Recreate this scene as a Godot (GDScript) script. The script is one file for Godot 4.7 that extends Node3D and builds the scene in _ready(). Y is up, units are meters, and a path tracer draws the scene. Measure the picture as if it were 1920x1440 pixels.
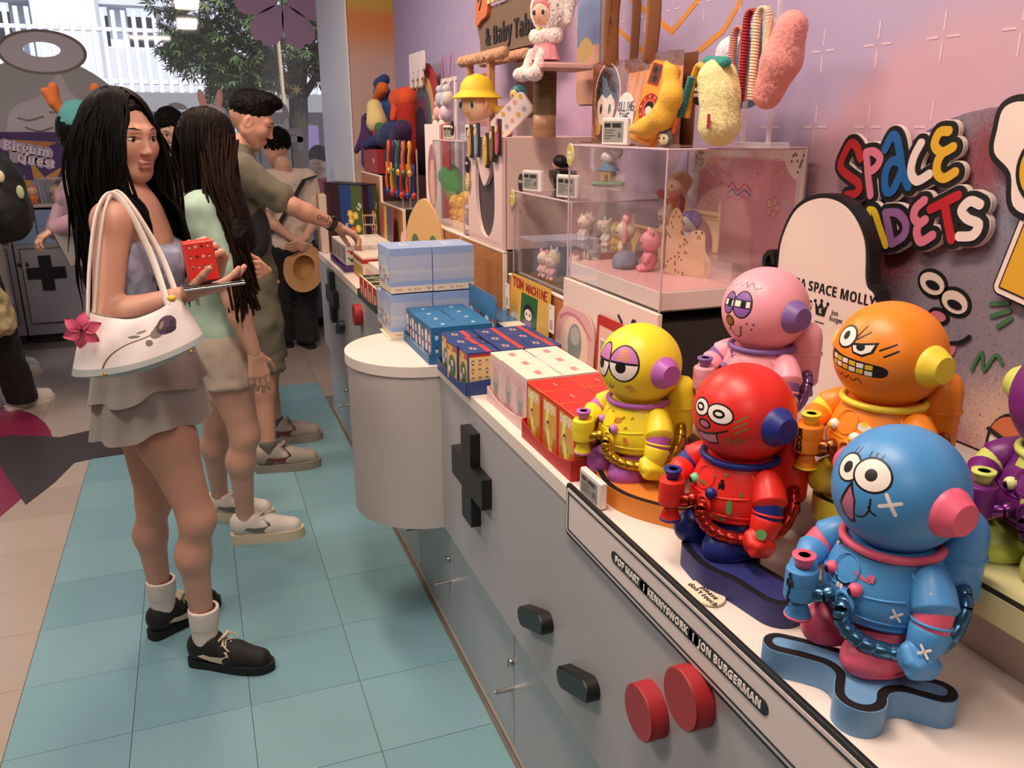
extends Node3D
class B extends RefCounted:
	var v := PackedVector3Array()
	var n := PackedVector3Array()
	var u := PackedVector2Array()
	var c := PackedColorArray()
	var ix := PackedInt32Array()
	var t := Transform3D.IDENTITY
	var col := Color.WHITE
	func at(x: float, y: float, z: float, ry := 0.0, rx := 0.0, rz := 0.0) -> B:
		t = Transform3D(Basis.from_euler(Vector3(rx, ry, rz)), Vector3(x, y, z))
		return self
	func tint(h: String) -> B:
		col = Color(h).srgb_to_linear()
		return self
	func p(a: Vector3, nn: Vector3, uv := Vector2.ZERO) -> int:
		v.append(t * a)
		n.append((t.basis * nn).normalized())
		u.append(uv)
		c.append(col)
		return v.size() - 1
	func tri(a: int, b: int, d: int) -> void:
		var g := (v[b] - v[a]).cross(v[d] - v[a])
		if g.dot(n[a] + n[b] + n[d]) > 0.0:
			ix.append(a); ix.append(d); ix.append(b)
		else:
			ix.append(a); ix.append(b); ix.append(d)
	func quad(a: int, b: int, d: int, e: int) -> void:
		tri(a, b, d)
		tri(a, d, e)
	func face(pts: Array, nn: Vector3, uvs := []) -> B:
		var k := v.size()
		for i in pts.size():
			p(pts[i], nn, uvs[i] if i < uvs.size() else Vector2.ZERO)
		for i in range(1, pts.size() - 1):
			tri(k, k + i, k + i + 1)
		return self
	func box(sx: float, sy: float, sz: float, cx := 0.0, cy := 0.0, cz := 0.0, bev := 0.003, cells := []) -> B:
		var h := Vector3(sx, sy, sz) * 0.5
		var o := Vector3(cx, cy, cz)
		bev = minf(bev, minf(h.x, minf(h.y, h.z)) * 0.9)
		var id := {}
		var dirs := [Vector3.RIGHT, Vector3.LEFT, Vector3.UP, Vector3.DOWN, Vector3.BACK, Vector3.FORWARD]
		for f in 6:
			var d: Vector3 = dirs[f]
			var up := Vector3.UP if f < 2 or f > 3 else (Vector3.LEFT)
			var rt := up.cross(d)
			var r: Rect2 = cells[f] if cells.size() > f else Rect2(0, 0, 1, 1)
			var k := []
			for q in [[-1, -1], [1, -1], [1, 1], [-1, 1]]:
				var s: Vector3 = d + rt * q[0] + up * q[1]
				var inn := h - Vector3.ONE * bev
				var pos := Vector3(s.x * inn.x, s.y * inn.y, s.z * inn.z) + d * bev
				var i := p(o + pos, d, r.position + r.size * Vector2(q[0] * 0.5 + 0.5, 0.5 - q[1] * 0.5))
				k.append(i)
				id[[f, s.sign()]] = i
			quad(k[0], k[1], k[2], k[3])
		if bev > 0.0:
			for a in [0, 1, 2]:
				for sb in [-1, 1]:
					for sc in [-1, 1]:
						var e := []
						for sa in [-1, 1]:
							var s := Vector3.ZERO
							s[a] = sa
							s[(a + 1) % 3] = sb
							s[(a + 2) % 3] = sc
							var f1: int = ((a + 1) % 3) * 2 + (0 if sb > 0 else 1)
							var f2: int = ((a + 2) % 3) * 2 + (0 if sc > 0 else 1)
							e.append([id[[f1, s]], id[[f2, s]]])
							if a == 0:
								tri(id[[0 if sa > 0 else 1, s]], id[[f1, s]], id[[f2, s]])
						quad(e[0][0], e[1][0], e[1][1], e[0][1])
		return self
	func grid(rows: Array, closed := true, flip := 0, uvr := Rect2(0, 0, 1, 1)) -> B:
		var R := rows.size()
		var C: int = rows[0].size()
		var base := v.size()
		var W := C + 1 if closed else C
		var nn := PackedVector3Array()
		var s := 0.0
		for i in R:
			var ctr := Vector3.ZERO
			for q in rows[i]:
				ctr += q
			ctr /= C
			for j in C:
				var a: Vector3 = rows[i][(j + 1) % C if closed else mini(j + 1, C - 1)] - rows[i][(j - 1 + C) % C if closed else maxi(j - 1, 0)]
				var b: Vector3 = rows[mini(i + 1, R - 1)][j] - rows[maxi(i - 1, 0)][j]
				var m := a.cross(b)
				if m.length_squared() < 1e-16:
					m = Vector3.ZERO
				else:
					m = m.normalized()
				nn.append(m)
				s += m.dot(rows[i][j] - ctr)
		var sg := float(flip) if flip != 0 else (1.0 if s >= 0.0 else -1.0)
		for i in R:
			for j in W:
				var m := nn[i * C + j % C] * sg
				if m == Vector3.ZERO:
					var o := 1 if i == 0 else -1
					var ca := Vector3.ZERO
					for q in rows[clampi(i + o, 0, R - 1)]:
						ca += q
					m = (rows[i][j % C] - ca / C).normalized()
				p(rows[i][j % C], m, uvr.position + uvr.size * Vector2(float(j) / (W - 1), float(i) / (R - 1)))
		for i in R - 1:
			for j in W - 1:
				var a := base + i * W + j
				quad(a, a + 1, a + W + 1, a + W)
		return self
	func lathe(prof: Array, seg := 24, sx := 1.0, sz := 1.0) -> B:
		var part := []
		for q in prof:
			if part.size() and part[-1] == q:
				_lathe(part, seg, sx, sz)
				part = []
			part.append(q)
		return _lathe(part, seg, sx, sz)
	func _lathe(prof: Array, seg: int, sx: float, sz: float) -> B:
		var rows := []
		for q in prof:
			var row := PackedVector3Array()
			for j in seg:
				var a := TAU * j / seg
				row.append(Vector3(cos(a) * q[0] * sx, q[1], sin(a) * q[0] * sz))
			rows.append(row)
		return grid(rows)
	func ell(x: float, y: float, z: float, rx: float, ry := -1.0, rz := -1.0, seg := 16) -> B:
		ry = rx if ry < 0 else ry
		rz = rx if rz < 0 else rz
		var rows := []
		var R := maxi(6, seg / 2)
		for i in R + 1:
			var e := PI * (float(i) / R - 0.5)
			var row := PackedVector3Array()
			for j in seg:
				var a := TAU * j / seg
				row.append(Vector3(x + cos(a) * cos(e) * rx, y + sin(e) * ry, z + sin(a) * cos(e) * rz))
			rows.append(row)
		return grid(rows)
	func tube(path: Array, r, seg := 8, capped := true, flat := 1.0) -> B:
		var N := path.size()
		var rows := []
		var up := Vector3.UP
		var d0: Vector3 = (path[1] - path[0]).normalized()
		if absf(d0.dot(up)) > 0.9:
			up = Vector3.RIGHT
		var x := d0.cross(up).normalized()
		for i in N:
			var d: Vector3 = (path[mini(i + 1, N - 1)] - path[maxi(i - 1, 0)]).normalized()
			x = (x - d * x.dot(d)).normalized()
			var y := d.cross(x)
			var rr: float = r[i] if r is Array else r
			var row := PackedVector3Array()
			for j in seg:
				var a := TAU * j / seg
				row.append(path[i] + (x * cos(a) + y * sin(a) * flat) * rr)
			if capped and i == 0:
				rows.append(_ring(path[0] - d * rr * 0.5, row, path[0], 0.0))
				rows.append(_ring(path[0] - d * rr * 0.4, row, path[0], 0.6))
			rows.append(row)
			if capped and i == N - 1:
				rows.append(_ring(path[i] + d * rr * 0.4, row, path[i], 0.6))
				rows.append(_ring(path[i] + d * rr * 0.5, row, path[i], 0.0))
		return grid(rows)
	func _ring(at_: Vector3, row: PackedVector3Array, from: Vector3, k: float) -> PackedVector3Array:
		var o := PackedVector3Array()
		for q in row:
			o.append(at_ + (q - from) * k)
		return o
	func torus(R: float, r: float, seg := 32, s2 := 10, sx := 1.0, sz := 1.0) -> B:
		var rows := []
		for i in seg + 1:
			var a := TAU * i / seg
			var row := PackedVector3Array()
			for j in s2:
				var b := TAU * j / s2
				row.append(Vector3(cos(a) * (R + r * cos(b)) * sx, r * sin(b), sin(a) * (R + r * cos(b)) * sz))
			rows.append(row)
		return grid(rows)
	func prism(poly: PackedVector2Array, depth: float, bev := 0.0, z0 := 0.0, uvr := Rect2()) -> B:
		if poly.size() < 3:
			return self
		var tr := Geometry2D.triangulate_polygon(poly)
		if tr.is_empty():
			return self
		var top := poly
		if bev > 0.0:
			var off := Geometry2D.offset_polygon(poly, -bev)
			top = off[0] if off.size() == 1 and off[0].size() == poly.size() else poly
		for side in 2:
			var k := v.size()
			var src := top if side == 1 else poly
			for q in src:
				var w := Vector2.ZERO
				if uvr.size != Vector2.ZERO:
					w = Vector2((q.x - uvr.position.x) / uvr.size.x, 1.0 - (q.y - uvr.position.y) / uvr.size.y)
				p(Vector3(q.x, q.y, z0 + depth * side), Vector3(0, 0, 1 if side else -1), w)
			for i in range(0, tr.size(), 3):
				tri(k + tr[i], k + tr[i + 1], k + tr[i + 2])
		var cw := Geometry2D.is_polygon_clockwise(poly)
		var m := poly.size()
		for i in m:
			var a := poly[i]
			var b := poly[(i + 1) % m]
			var d := (b - a).normalized()
			var o := Vector2(-d.y, d.x) if cw else Vector2(d.y, -d.x)
			var na := o
			var nb := o
			var dp := (a - poly[(i - 1 + m) % m]).normalized()
			var dn := (poly[(i + 2) % m] - b).normalized()
			if dp.dot(d) > 0.75:
				na = (o + (Vector2(-dp.y, dp.x) if cw else Vector2(dp.y, -dp.x))).normalized()
			if dn.dot(d) > 0.75:
				nb = (o + (Vector2(-dn.y, dn.x) if cw else Vector2(dn.y, -dn.x))).normalized()
			var zf := z0 + depth - (bev if top != poly else 0.0)
			var i0 := p(Vector3(a.x, a.y, z0), Vector3(na.x, na.y, 0))
			var i1 := p(Vector3(b.x, b.y, z0), Vector3(nb.x, nb.y, 0))
			var i2 := p(Vector3(b.x, b.y, zf), Vector3(nb.x, nb.y, 0))
			var i3 := p(Vector3(a.x, a.y, zf), Vector3(na.x, na.y, 0))
			quad(i0, i1, i2, i3)
			if top != poly:
				var ta := top[i]
				var tb := top[(i + 1) % m]
				var j0 := p(Vector3(ta.x, ta.y, z0 + depth), Vector3(na.x, na.y, 0.6))
				var j1 := p(Vector3(tb.x, tb.y, z0 + depth), Vector3(nb.x, nb.y, 0.6))
				quad(i3, i2, j1, j0)
		return self
	func mesh() -> ArrayMesh:
		var a := []
		a.resize(Mesh.ARRAY_MAX)
		a[Mesh.ARRAY_VERTEX] = v
		a[Mesh.ARRAY_NORMAL] = n
		a[Mesh.ARRAY_TEX_UV] = u
		a[Mesh.ARRAY_COLOR] = c
		a[Mesh.ARRAY_INDEX] = ix
		var m := ArrayMesh.new()
		if v.size():
			m.add_surface_from_arrays(Mesh.PRIMITIVE_TRIANGLES, a)
		return m
class Blob extends RefCounted:
	var ops := []
	var lo := Vector3.ONE * 1e9
	var hi := Vector3.ONE * -1e9
	var clips := []
	var paint := []            # [centre, radii, colour] tints vertices inside an ellipsoid
	var rough := 0.0
	var freq := 20.0
	var skin := Color.WHITE
	func cap(a: Vector3, b: Vector3, ra: float, rb := -1.0, k := 0.02, cut := false) -> Blob:
		rb = ra if rb < 0 else rb
		var m := Vector3.ONE * maxf(ra, rb)
		ops.append([0, a, b, ra, rb, k, cut])
		if not cut:
			_grow(a.min(b) - m, a.max(b) + m)
		return self
	func path(pts: Array, rr: Array, k := 0.02) -> Blob:
		for i in pts.size() - 1:
			cap(pts[i], pts[i + 1], rr[i], rr[i + 1], k)
		return self
	func ell(c: Vector3, r: Vector3, k := 0.02, bas := Basis.IDENTITY, cut := false) -> Blob:
		ops.append([1, c, bas, r, 0.0, k, cut])
		var m := Vector3.ONE * maxf(r.x, maxf(r.y, r.z))
		if not cut:
			_grow(c - m, c + m)
		return self
	func clip(nrm: Vector3, at_: Vector3) -> Blob:   # keeps the side nrm points away from
		clips.append([nrm.normalized(), at_])
		return self
	func _grow(a: Vector3, b: Vector3) -> void:
		lo = lo.min(a)
		hi = hi.max(b)
	func into(bb: B, h: float) -> B:
		var l := lo - Vector3.ONE * h * 3.0
		var e := hi + Vector3.ONE * h * 3.0
		var nx := int((e.x - l.x) / h) + 1
		var ny := int((e.y - l.y) / h) + 1
		var nz := int((e.z - l.z) / h) + 1
		var f := PackedFloat32Array()
		f.resize(nx * ny * nz)
		f.fill(1.0)
		var sy := nx
		var sz := nx * ny
		for op in ops:
			var k: float = op[5]
			var cutting: bool = op[6]
			var a: Vector3 = op[1]
			var mlo: Vector3
			var mhi: Vector3
			var pad := h * 2.5 + k
			var b := Vector3.ZERO
			var ra := 0.0
			var rb := 0.0
			var r3 := Vector3.ONE
			var inv := Basis.IDENTITY
			if op[0] == 0:
				b = op[2]
				ra = op[3]
				rb = op[4]
				var mm := Vector3.ONE * (maxf(ra, rb) + pad)
				mlo = a.min(b) - mm
				mhi = a.max(b) + mm
			else:
				r3 = op[3]
				inv = (op[2] as Basis).inverse()
				var ab := op[2] as Basis
				var ex := (ab.x * r3.x).abs() + (ab.y * r3.y).abs() + (ab.z * r3.z).abs() + Vector3.ONE * pad
				mlo = a - ex
				mhi = a + ex
			var i0 := maxi(0, int((mlo.x - l.x) / h))
			var i1 := mini(nx - 1, int((mhi.x - l.x) / h) + 1)
			var j0 := maxi(0, int((mlo.y - l.y) / h))
			var j1 := mini(ny - 1, int((mhi.y - l.y) / h) + 1)
			var k0 := maxi(0, int((mlo.z - l.z) / h))
			var k1 := mini(nz - 1, int((mhi.z - l.z) / h) + 1)
			var ba := b - a
			var bl := maxf(ba.length_squared(), 1e-12)
			for kk in range(k0, k1 + 1):
				for jj in range(j0, j1 + 1):
					var id := kk * sz + jj * sy + i0
					for ii in range(i0, i1 + 1):
						var q := Vector3(l.x + ii * h, l.y + jj * h, l.z + kk * h)
						var d: float
						if op[0] == 0:
							var w := clampf((q - a).dot(ba) / bl, 0.0, 1.0)
							d = (q - a - ba * w).length() - (ra + (rb - ra) * w)
						else:
							var s := inv * (q - a)
							var g := s / r3
							var g0 := g.length()
							var g1 := (g / r3).length()
							d = g0 * (g0 - 1.0) / g1 if g1 > 1e-9 else -minf(r3.x, r3.y)
						var o := f[id]
						if cutting:
							d = -d
							if k > 0.0 and absf(o - d) < k:
								var hh := (k - absf(o - d)) / k
								f[id] = maxf(o, d) + hh * hh * k * 0.25
							elif d > o:
								f[id] = d
						elif absf(o - d) < k:
							var hh := (k - absf(o - d)) / k
							f[id] = minf(o, d) - hh * hh * k * 0.25
						elif d < o:
							f[id] = d
						id += 1
		if clips.size():
			for kk in nz:
				for jj in ny:
					for ii in nx:
						var id := kk * sz + jj * sy + ii
						if f[id] < h * 3.0:
							var q := Vector3(l.x + ii * h, l.y + jj * h, l.z + kk * h)
							for cl in clips:
								f[id] = maxf(f[id], (q - cl[1]).dot(cl[0]))
		var noise: FastNoiseLite
		if rough > 0.0:
			noise = FastNoiseLite.new()
			noise.seed = 7
			noise.frequency = freq
			noise.fractal_octaves = 2
		var at_ := PackedInt32Array()
		at_.resize(nx * ny * nz)
		at_.fill(-1)
		var corner := [0, 1, sy, sy + 1, sz, sz + 1, sz + sy, sz + sy + 1]
		var edges := [[0, 1], [2, 3], [4, 5], [6, 7], [0, 2], [1, 3], [4, 6], [5, 7], [0, 4], [1, 5], [2, 6], [3, 7]]
		var cpos := [Vector3(0, 0, 0), Vector3(1, 0, 0), Vector3(0, 1, 0), Vector3(1, 1, 0), Vector3(0, 0, 1), Vector3(1, 0, 1), Vector3(0, 1, 1), Vector3(1, 1, 1)]
		var lim := h * 1.8
		var vals := PackedFloat32Array()
		vals.resize(8)
		var old := bb.col
		for kk in nz - 1:
			for jj in ny - 1:
				var row := kk * sz + jj * sy
				for ii in nx - 1:
					var id := row + ii
					if absf(f[id]) > lim:
						continue
					var mask := 0
					for q in 8:
						vals[q] = f[id + corner[q]]
						if vals[q] < 0.0:
							mask += 1
					if mask == 0 or mask == 8:
						continue
					var sum := Vector3.ZERO
					var cnt := 0
					for ed in edges:
						var v0 := vals[ed[0]]
						var v1 := vals[ed[1]]
						if (v0 < 0.0) != (v1 < 0.0):
							sum += (cpos[ed[0]] as Vector3).lerp(cpos[ed[1]], v0 / (v0 - v1))
							cnt += 1
					var pos := l + (Vector3(ii, jj, kk) + sum / cnt) * h
					var g := Vector3(vals[1] + vals[3] + vals[5] + vals[7] - vals[0] - vals[2] - vals[4] - vals[6], vals[2] + vals[3] + vals[6] + vals[7] - vals[0] - vals[1] - vals[4] - vals[5], vals[4] + vals[5] + vals[6] + vals[7] - vals[0] - vals[1] - vals[2] - vals[3])
					if noise:
						var w := noise.get_noise_3dv(pos)
						var e2 := 0.3 / freq
						var gn := Vector3(noise.get_noise_3d(pos.x + e2, pos.y, pos.z) - w, noise.get_noise_3d(pos.x, pos.y + e2, pos.z) - w, noise.get_noise_3d(pos.x, pos.y, pos.z + e2) - w) / e2
						pos += g.normalized() * w * rough
						g = g.normalized() - gn * rough
					bb.col = skin
					for pt in paint:
						var s: Vector3 = (pt[3] as Basis) * (pos - pt[0]) / pt[1]
						var q2 := s.length_squared()
						if q2 < 1.0:
							bb.col = bb.col.lerp(pt[2], clampf((1.0 - q2) * 1.8, 0.0, 1.0))
					at_[id] = bb.p(pos, g)
		bb.col = old
		for kk in range(1, nz - 1):
			for jj in range(1, ny - 1):
				for ii in range(1, nx - 1):
					var id := kk * sz + jj * sy + ii
					var s := f[id]
					if absf(s) > lim:
						continue
					var inside := s < 0.0
					if inside != (f[id + 1] < 0.0):
						_q(bb, at_, id, id - sy, id - sy - sz, id - sz)
					if inside != (f[id + sy] < 0.0):
						_q(bb, at_, id, id - 1, id - 1 - sz, id - sz)
					if inside != (f[id + sz] < 0.0):
						_q(bb, at_, id, id - 1, id - 1 - sy, id - sy)
		return bb
	func _q(bb: B, at_: PackedInt32Array, a: int, b: int, c: int, d: int) -> void:
		if at_[a] >= 0 and at_[b] >= 0 and at_[c] >= 0 and at_[d] >= 0:
			bb.quad(at_[a], at_[b], at_[c], at_[d])
class Pic extends RefCounted:
	var im: Image
	var w: int
	var h: int
	func _init(ww: int, hh: int, bg: String) -> void:
		w = ww
		h = hh
		im = Image.create(w, h, false, Image.FORMAT_RGB8)
		im.fill(Color(bg))
	func rect(x: float, y: float, ww: float, hh: float, c: String) -> Pic:
		im.fill_rect(Rect2i(roundi(x * w), roundi(y * h), maxi(1, roundi(ww * w)), maxi(1, roundi(hh * h))), Color(c))
		return self
	func poly(pts: Array, c: String) -> Pic:
		var co := Color(c)
		var y0 := 1e9
		var y1 := -1e9
		for q in pts:
			y0 = minf(y0, q.y * h)
			y1 = maxf(y1, q.y * h)
		for y in range(maxi(0, int(y0)), mini(h - 1, int(y1)) + 1):
			var xs := []
			var yy := y + 0.5
			for i in pts.size():
				var a: Vector2 = pts[i]
				var b: Vector2 = pts[(i + 1) % pts.size()]
				var ay := a.y * h
				var by := b.y * h
				if (ay <= yy) != (by <= yy):
					xs.append(lerpf(a.x * w, b.x * w, (yy - ay) / (by - ay)))
			xs.sort()
			for i in range(0, xs.size() - 1, 2):
				var a0 := roundi(xs[i])
				im.fill_rect(Rect2i(a0, y, maxi(1, roundi(xs[i + 1]) - a0), 1), co)
		return self
	func ell(x: float, y: float, rx: float, ry: float, c: String, rot := 0.0) -> Pic:
		var pts := []
		for i in 28:
			var a := TAU * i / 28
			var q := Vector2(cos(a) * rx * w, sin(a) * ry * h).rotated(rot)
			pts.append(Vector2(x + q.x / w, y + q.y / h))
		return poly(pts, c)
	func line(pts: Array, wd: float, c: String) -> Pic:
		for i in pts.size():
			var a: Vector2 = pts[i]
			ell(a.x, a.y, wd * 0.5, wd * 0.5 * w / h, c)
			if i + 1 < pts.size():
				var A := a * Vector2(w, h)
				var D: Vector2 = pts[i + 1] * Vector2(w, h)
				var s := (D - A).normalized().orthogonal() * wd * w * 0.5
				var inv := Vector2(1.0 / w, 1.0 / h)
				poly([(A + s) * inv, (D + s) * inv, (D - s) * inv, (A - s) * inv], c)
		return self
	const STROKES := {"A": "04 20 44|13 33", "B": "00 30 32 02|32 44 04 00", "C": "41 20 01 03 24 43", "D": "00 20 42 24 04 00", "E": "40 00 04 44|02 32", "F": "40 00 04|02 32", "G": "40 10 02 14 44 42 22", "H": "00 04|40 44|02 42", "I": "20 24", "J": "30 33 14 03", "K": "00 04|40 02 44", "L": "00 04 44", "M": "04 00 23 40 44", "N": "04 00 44 40", "O": "10 30 42 34 14 02 10", "P": "04 00 30 42 02", "R": "04 00 30 41 02 44", "S": "41 20 01 43 24 03", "T": "00 40|20 24", "U": "00 03 24 43 40", "V": "00 24 40", "W": "00 14 21 34 40", "X": "00 44|40 04", "Y": "00 22 40|22 24", "&": "44 11 20 31 03 14 33", "'": "20 21", " ": ""}
	func text(s: String, x: float, y: float, cw: float, ch: float, wd: float, c: String, rot := 0.0) -> Pic:
		for i in s.length():
			for st in String(STROKES.get(s[i].to_upper(), "00 40 44 04")).split("|", false):
				var pts := []
				for q in st.split(" ", false):
					var o := Vector2((i + int(q[0]) * 0.19) * cw * w, int(q[1]) * 0.25 * ch * h).rotated(rot)
					pts.append(Vector2(x + o.x / w, y + o.y / h))
				line(pts, wd, c)
		return self
	func tex() -> ImageTexture:
		return ImageTexture.create_from_image(im)
var mats := {}
var grain: NoiseTexture2D
var weave: NoiseTexture2D
func M(c: String, rough := 0.6, metal := 0.0, kind := "") -> StandardMaterial3D:
	var key := [c, rough, metal, kind]
	if mats.has(key):
		return mats[key]
	var m := StandardMaterial3D.new()
	m.albedo_color = Color(c)
	m.roughness = rough
	m.metallic = metal
	if kind == "vc":
		m.vertex_color_use_as_albedo = true
	elif kind == "cloth" or kind == "skin" or kind == "fur":
		m.vertex_color_use_as_albedo = kind == "skin"
		m.normal_enabled = true
		m.normal_texture = weave if kind != "skin" else grain
		m.normal_scale = {"cloth": 0.35, "skin": 0.08, "fur": 0.5}[kind]
		m.uv1_triplanar = true
		m.uv1_scale = Vector3.ONE * {"cloth": 9.0, "skin": 12.0, "fur": 7.0}[kind]
		if kind == "skin":
			m.subsurf_scatter_enabled = true
			m.subsurf_scatter_strength = 0.06
		else:
			m.rim_enabled = true
			m.rim = 0.35
	elif kind == "glass":
		m.transparency = BaseMaterial3D.TRANSPARENCY_ALPHA
		m.albedo_color.a = rough
		m.roughness = 0.03
	elif kind == "glow":
		m.emission_enabled = true
		m.emission = Color(c)
		m.emission_energy_multiplier = metal
		m.metallic = 0.0
	elif kind == "hair":
		m.metallic_specular = 0.22
	elif kind == "film":
		m.vertex_color_use_as_albedo = true
		m.backlight_enabled = true
		m.backlight = Color(c) * 1.1
	elif kind == "coat":
		m.clearcoat_enabled = true
		m.clearcoat = 0.6
		m.clearcoat_roughness = 0.15
	m.resource_name = "paint " + c
	mats[key] = m
	return m
func T(pic: Pic, rough := 0.5) -> StandardMaterial3D:
	var m := StandardMaterial3D.new()
	m.albedo_texture = pic.tex()
	m.roughness = rough
	return m
func obj(called: String, mesh: Mesh, m: Material, parent: Node = self, pos := Vector3.ZERO) -> MeshInstance3D:
	var o := MeshInstance3D.new()
	o.name = called
	o.mesh = mesh
	o.material_override = m
	o.position = pos
	parent.add_child(o, true)
	return o
func tag(o: Node3D, label: String, category := "", group := "", kind := "") -> Node3D:
	if label:
		o.set_meta("label", label)
	if category:
		o.set_meta("category", category)
	if group:
		o.set_meta("group", group)
	if kind:
		o.set_meta("kind", kind)
	return o
func thing(called: String, label: String, category: String, pos: Vector3, yaw := 0.0, group := "") -> Node3D:
	var o := Node3D.new()
	o.name = called
	add_child(o, true)
	o.position = pos
	o.rotation_degrees.y = yaw
	tag(o, label, category, group)
	return o
func struct(called: String, mesh: Mesh, m: Material, label := "") -> MeshInstance3D:
	var o := obj(called, mesh, m)
	tag(o, label, "", "", "structure")
	return o
func dup(o: Node3D, pos: Vector3, yaw: float, label: String) -> Node3D:
	var d: Node3D = o.duplicate()
	d.name = String(o.name)
	add_child(d, true)
	d.position = pos
	d.rotation_degrees.y = yaw
	d.set_meta("label", label)
	return d
func words(s: String, size: float, depth := 0.001, bold := true) -> TextMesh:
	var t := TextMesh.new()
	var f := SystemFont.new()
	f.font_names = PackedStringArray(["Droid Sans"])
	if bold:
		f.font_weight = 700
	t.font = f
	t.text = s
	t.font_size = 32
	t.pixel_size = size / 32.0
	t.depth = depth
	return t
func ring2(cx: float, cy: float, rx: float, ry: float, seg := 28, rot := 0.0) -> PackedVector2Array:
	var o := PackedVector2Array()
	for i in seg:
		var a := TAU * i / seg
		o.append(Vector2(cx, cy) + Vector2(cos(a) * rx, sin(a) * ry).rotated(rot))
	return o
func curve2(pts: Array, per := 6, closed := false) -> PackedVector2Array:
	var o := PackedVector2Array()
	var m := pts.size()
	for i in (m if closed else m - 1):
		var a: Vector2 = pts[(i - 1 + m) % m] if closed else pts[maxi(i - 1, 0)]
		var b: Vector2 = pts[i]
		var c: Vector2 = pts[(i + 1) % m]
		var d: Vector2 = pts[(i + 2) % m] if closed else pts[mini(i + 2, m - 1)]
		for k in per:
			o.append(b.cubic_interpolate(c, a, d, float(k) / per))
	if not closed:
		o.append(pts[m - 1])
	return o
func curve3(pts: Array, per := 6) -> Array:
	var o := []
	var m := pts.size()
	for i in m - 1:
		for k in per:
			o.append((pts[i] as Vector3).cubic_interpolate(pts[i + 1], pts[maxi(i - 1, 0)], pts[mini(i + 2, m - 1)], float(k) / per))
	o.append(pts[m - 1])
	return o
func V(a: Array) -> Vector3:
	return Vector3(a[0], a[1], a[2])
func stroke(pts: PackedVector2Array, half: float) -> PackedVector2Array:
	var big := Transform2D(0, Vector2(1e4, 1e4), 0, Vector2.ZERO) * pts
	var best := PackedVector2Array()
	for q in Geometry2D.offset_polyline(big, half * 1e4, Geometry2D.JOIN_ROUND, Geometry2D.END_ROUND):
		if not Geometry2D.is_polygon_clockwise(q) and q.size() > best.size():
			best = q
	return thin(Transform2D(0, Vector2(1e-4, 1e-4), 0, Vector2.ZERO) * best, half * 0.12)
func thin(p: PackedVector2Array, gap: float) -> PackedVector2Array:
	var o := PackedVector2Array()
	for q in p:
		if o.is_empty() or o[-1].distance_to(q) > gap:
			o.append(q)
	return o
func grow(p: PackedVector2Array, d: float) -> Array:
	var o := []
	for q in Geometry2D.offset_polygon(Transform2D(0, Vector2(1e4, 1e4), 0, Vector2.ZERO) * p, d * 1e4, Geometry2D.JOIN_ROUND):
		o.append(thin(Transform2D(0, Vector2(1e-4, 1e-4), 0, Vector2.ZERO) * q, 0.0008))
	return o
func _ready() -> void:
	var cam := Camera3D.new()
	cam.name = "camera"
	add_child(cam)
	cam.position = Vector3(0, 1.52, 0)
	cam.rotation_degrees = Vector3(-17.274, -20.596, 0)
	cam.fov = 49.83
	cam.near = 0.02
	cam.current = true
	var env := Environment.new()
	env.background_mode = Environment.BG_SKY
	var sky := Sky.new()
	var sm := ProceduralSkyMaterial.new()
	sm.sky_top_color = Color("9fc0ea")
	sm.sky_horizon_color = Color("e8eefc")
	sm.ground_bottom_color = Color("5a5a5e")
	sm.ground_horizon_color = Color("c9ccd4")
	sky.sky_material = sm
	env.sky = sky
	env.background_energy_multiplier = 1.5
	env.tonemap_mode = Environment.TONE_MAPPER_LINEAR
	env.tonemap_exposure = 1.0
	env.sdfgi_enabled = true
	env.ssao_enabled = true
	env.ssil_enabled = true
	var we := WorldEnvironment.new()
	we.name = "surroundings"
	we.environment = env
	add_child(we)
	var sun := DirectionalLight3D.new()
	sun.name = "sun"
	add_child(sun)
	sun.rotation_degrees = Vector3(-52, 24, 0)
	sun.light_color = Color("fff3e2")
	sun.light_energy = 2.1
	sun.light_angular_distance = 0.6
	sun.shadow_enabled = true
	for q in LAMPS:
		var lamp := thing("ceiling_light", q[6], "ceiling light", Vector3(q[0], 2.9, q[1]))
		obj("housing", B.new().box(q[2] + 0.05, 0.05, q[3] + 0.05, 0, 0.02, 0, 0.006).mesh(), M("d8d4d0", 0.5), lamp)
		obj("diffuser", B.new().box(q[2], 0.012, q[3], 0, -0.008, 0, 0.003).mesh(), M(q[5], 0.5, 3.0, "glow"), lamp)
		var al := AreaLight3D.new()
		al.name = "area_light"
		lamp.add_child(al)
		al.position = Vector3(0, -0.03, 0)
		al.rotation_degrees = Vector3(-90, 0, 0)
		al.area_size = Vector2(q[2], q[3])
		al.light_color = Color(q[5])
		al.light_energy = q[4]
		al.area_range = 12.0
		al.shadow_enabled = true
	textures()
	room()
	outside()
	counter()
	wall_display()
	toys()
	products()
	shelf_goods()
	back_area()
	people()
const LAMPS := [
	[-1.3, -1.6, 0.6, 0.6, 2.7, "fff0e6", "square ceiling panel over the near end of the aisle"],
	[0.15, -1.0, 0.25, 1.2, 4.0, "ffe6d6", "warm ceiling strip over the near toys on the counter"],
	[0.15, -3.2, 0.25, 1.2, 4.0, "ffe0c8", "warm ceiling strip over the middle of the counter"],
	[-1.3, -4.2, 0.6, 0.6, 2.6, "fff0e6", "square ceiling panel over the far end of the aisle"],
	[-0.4, 1.2, 0.6, 0.6, 1.8, "fff0e6", "square ceiling panel behind the camera"],
]
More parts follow.
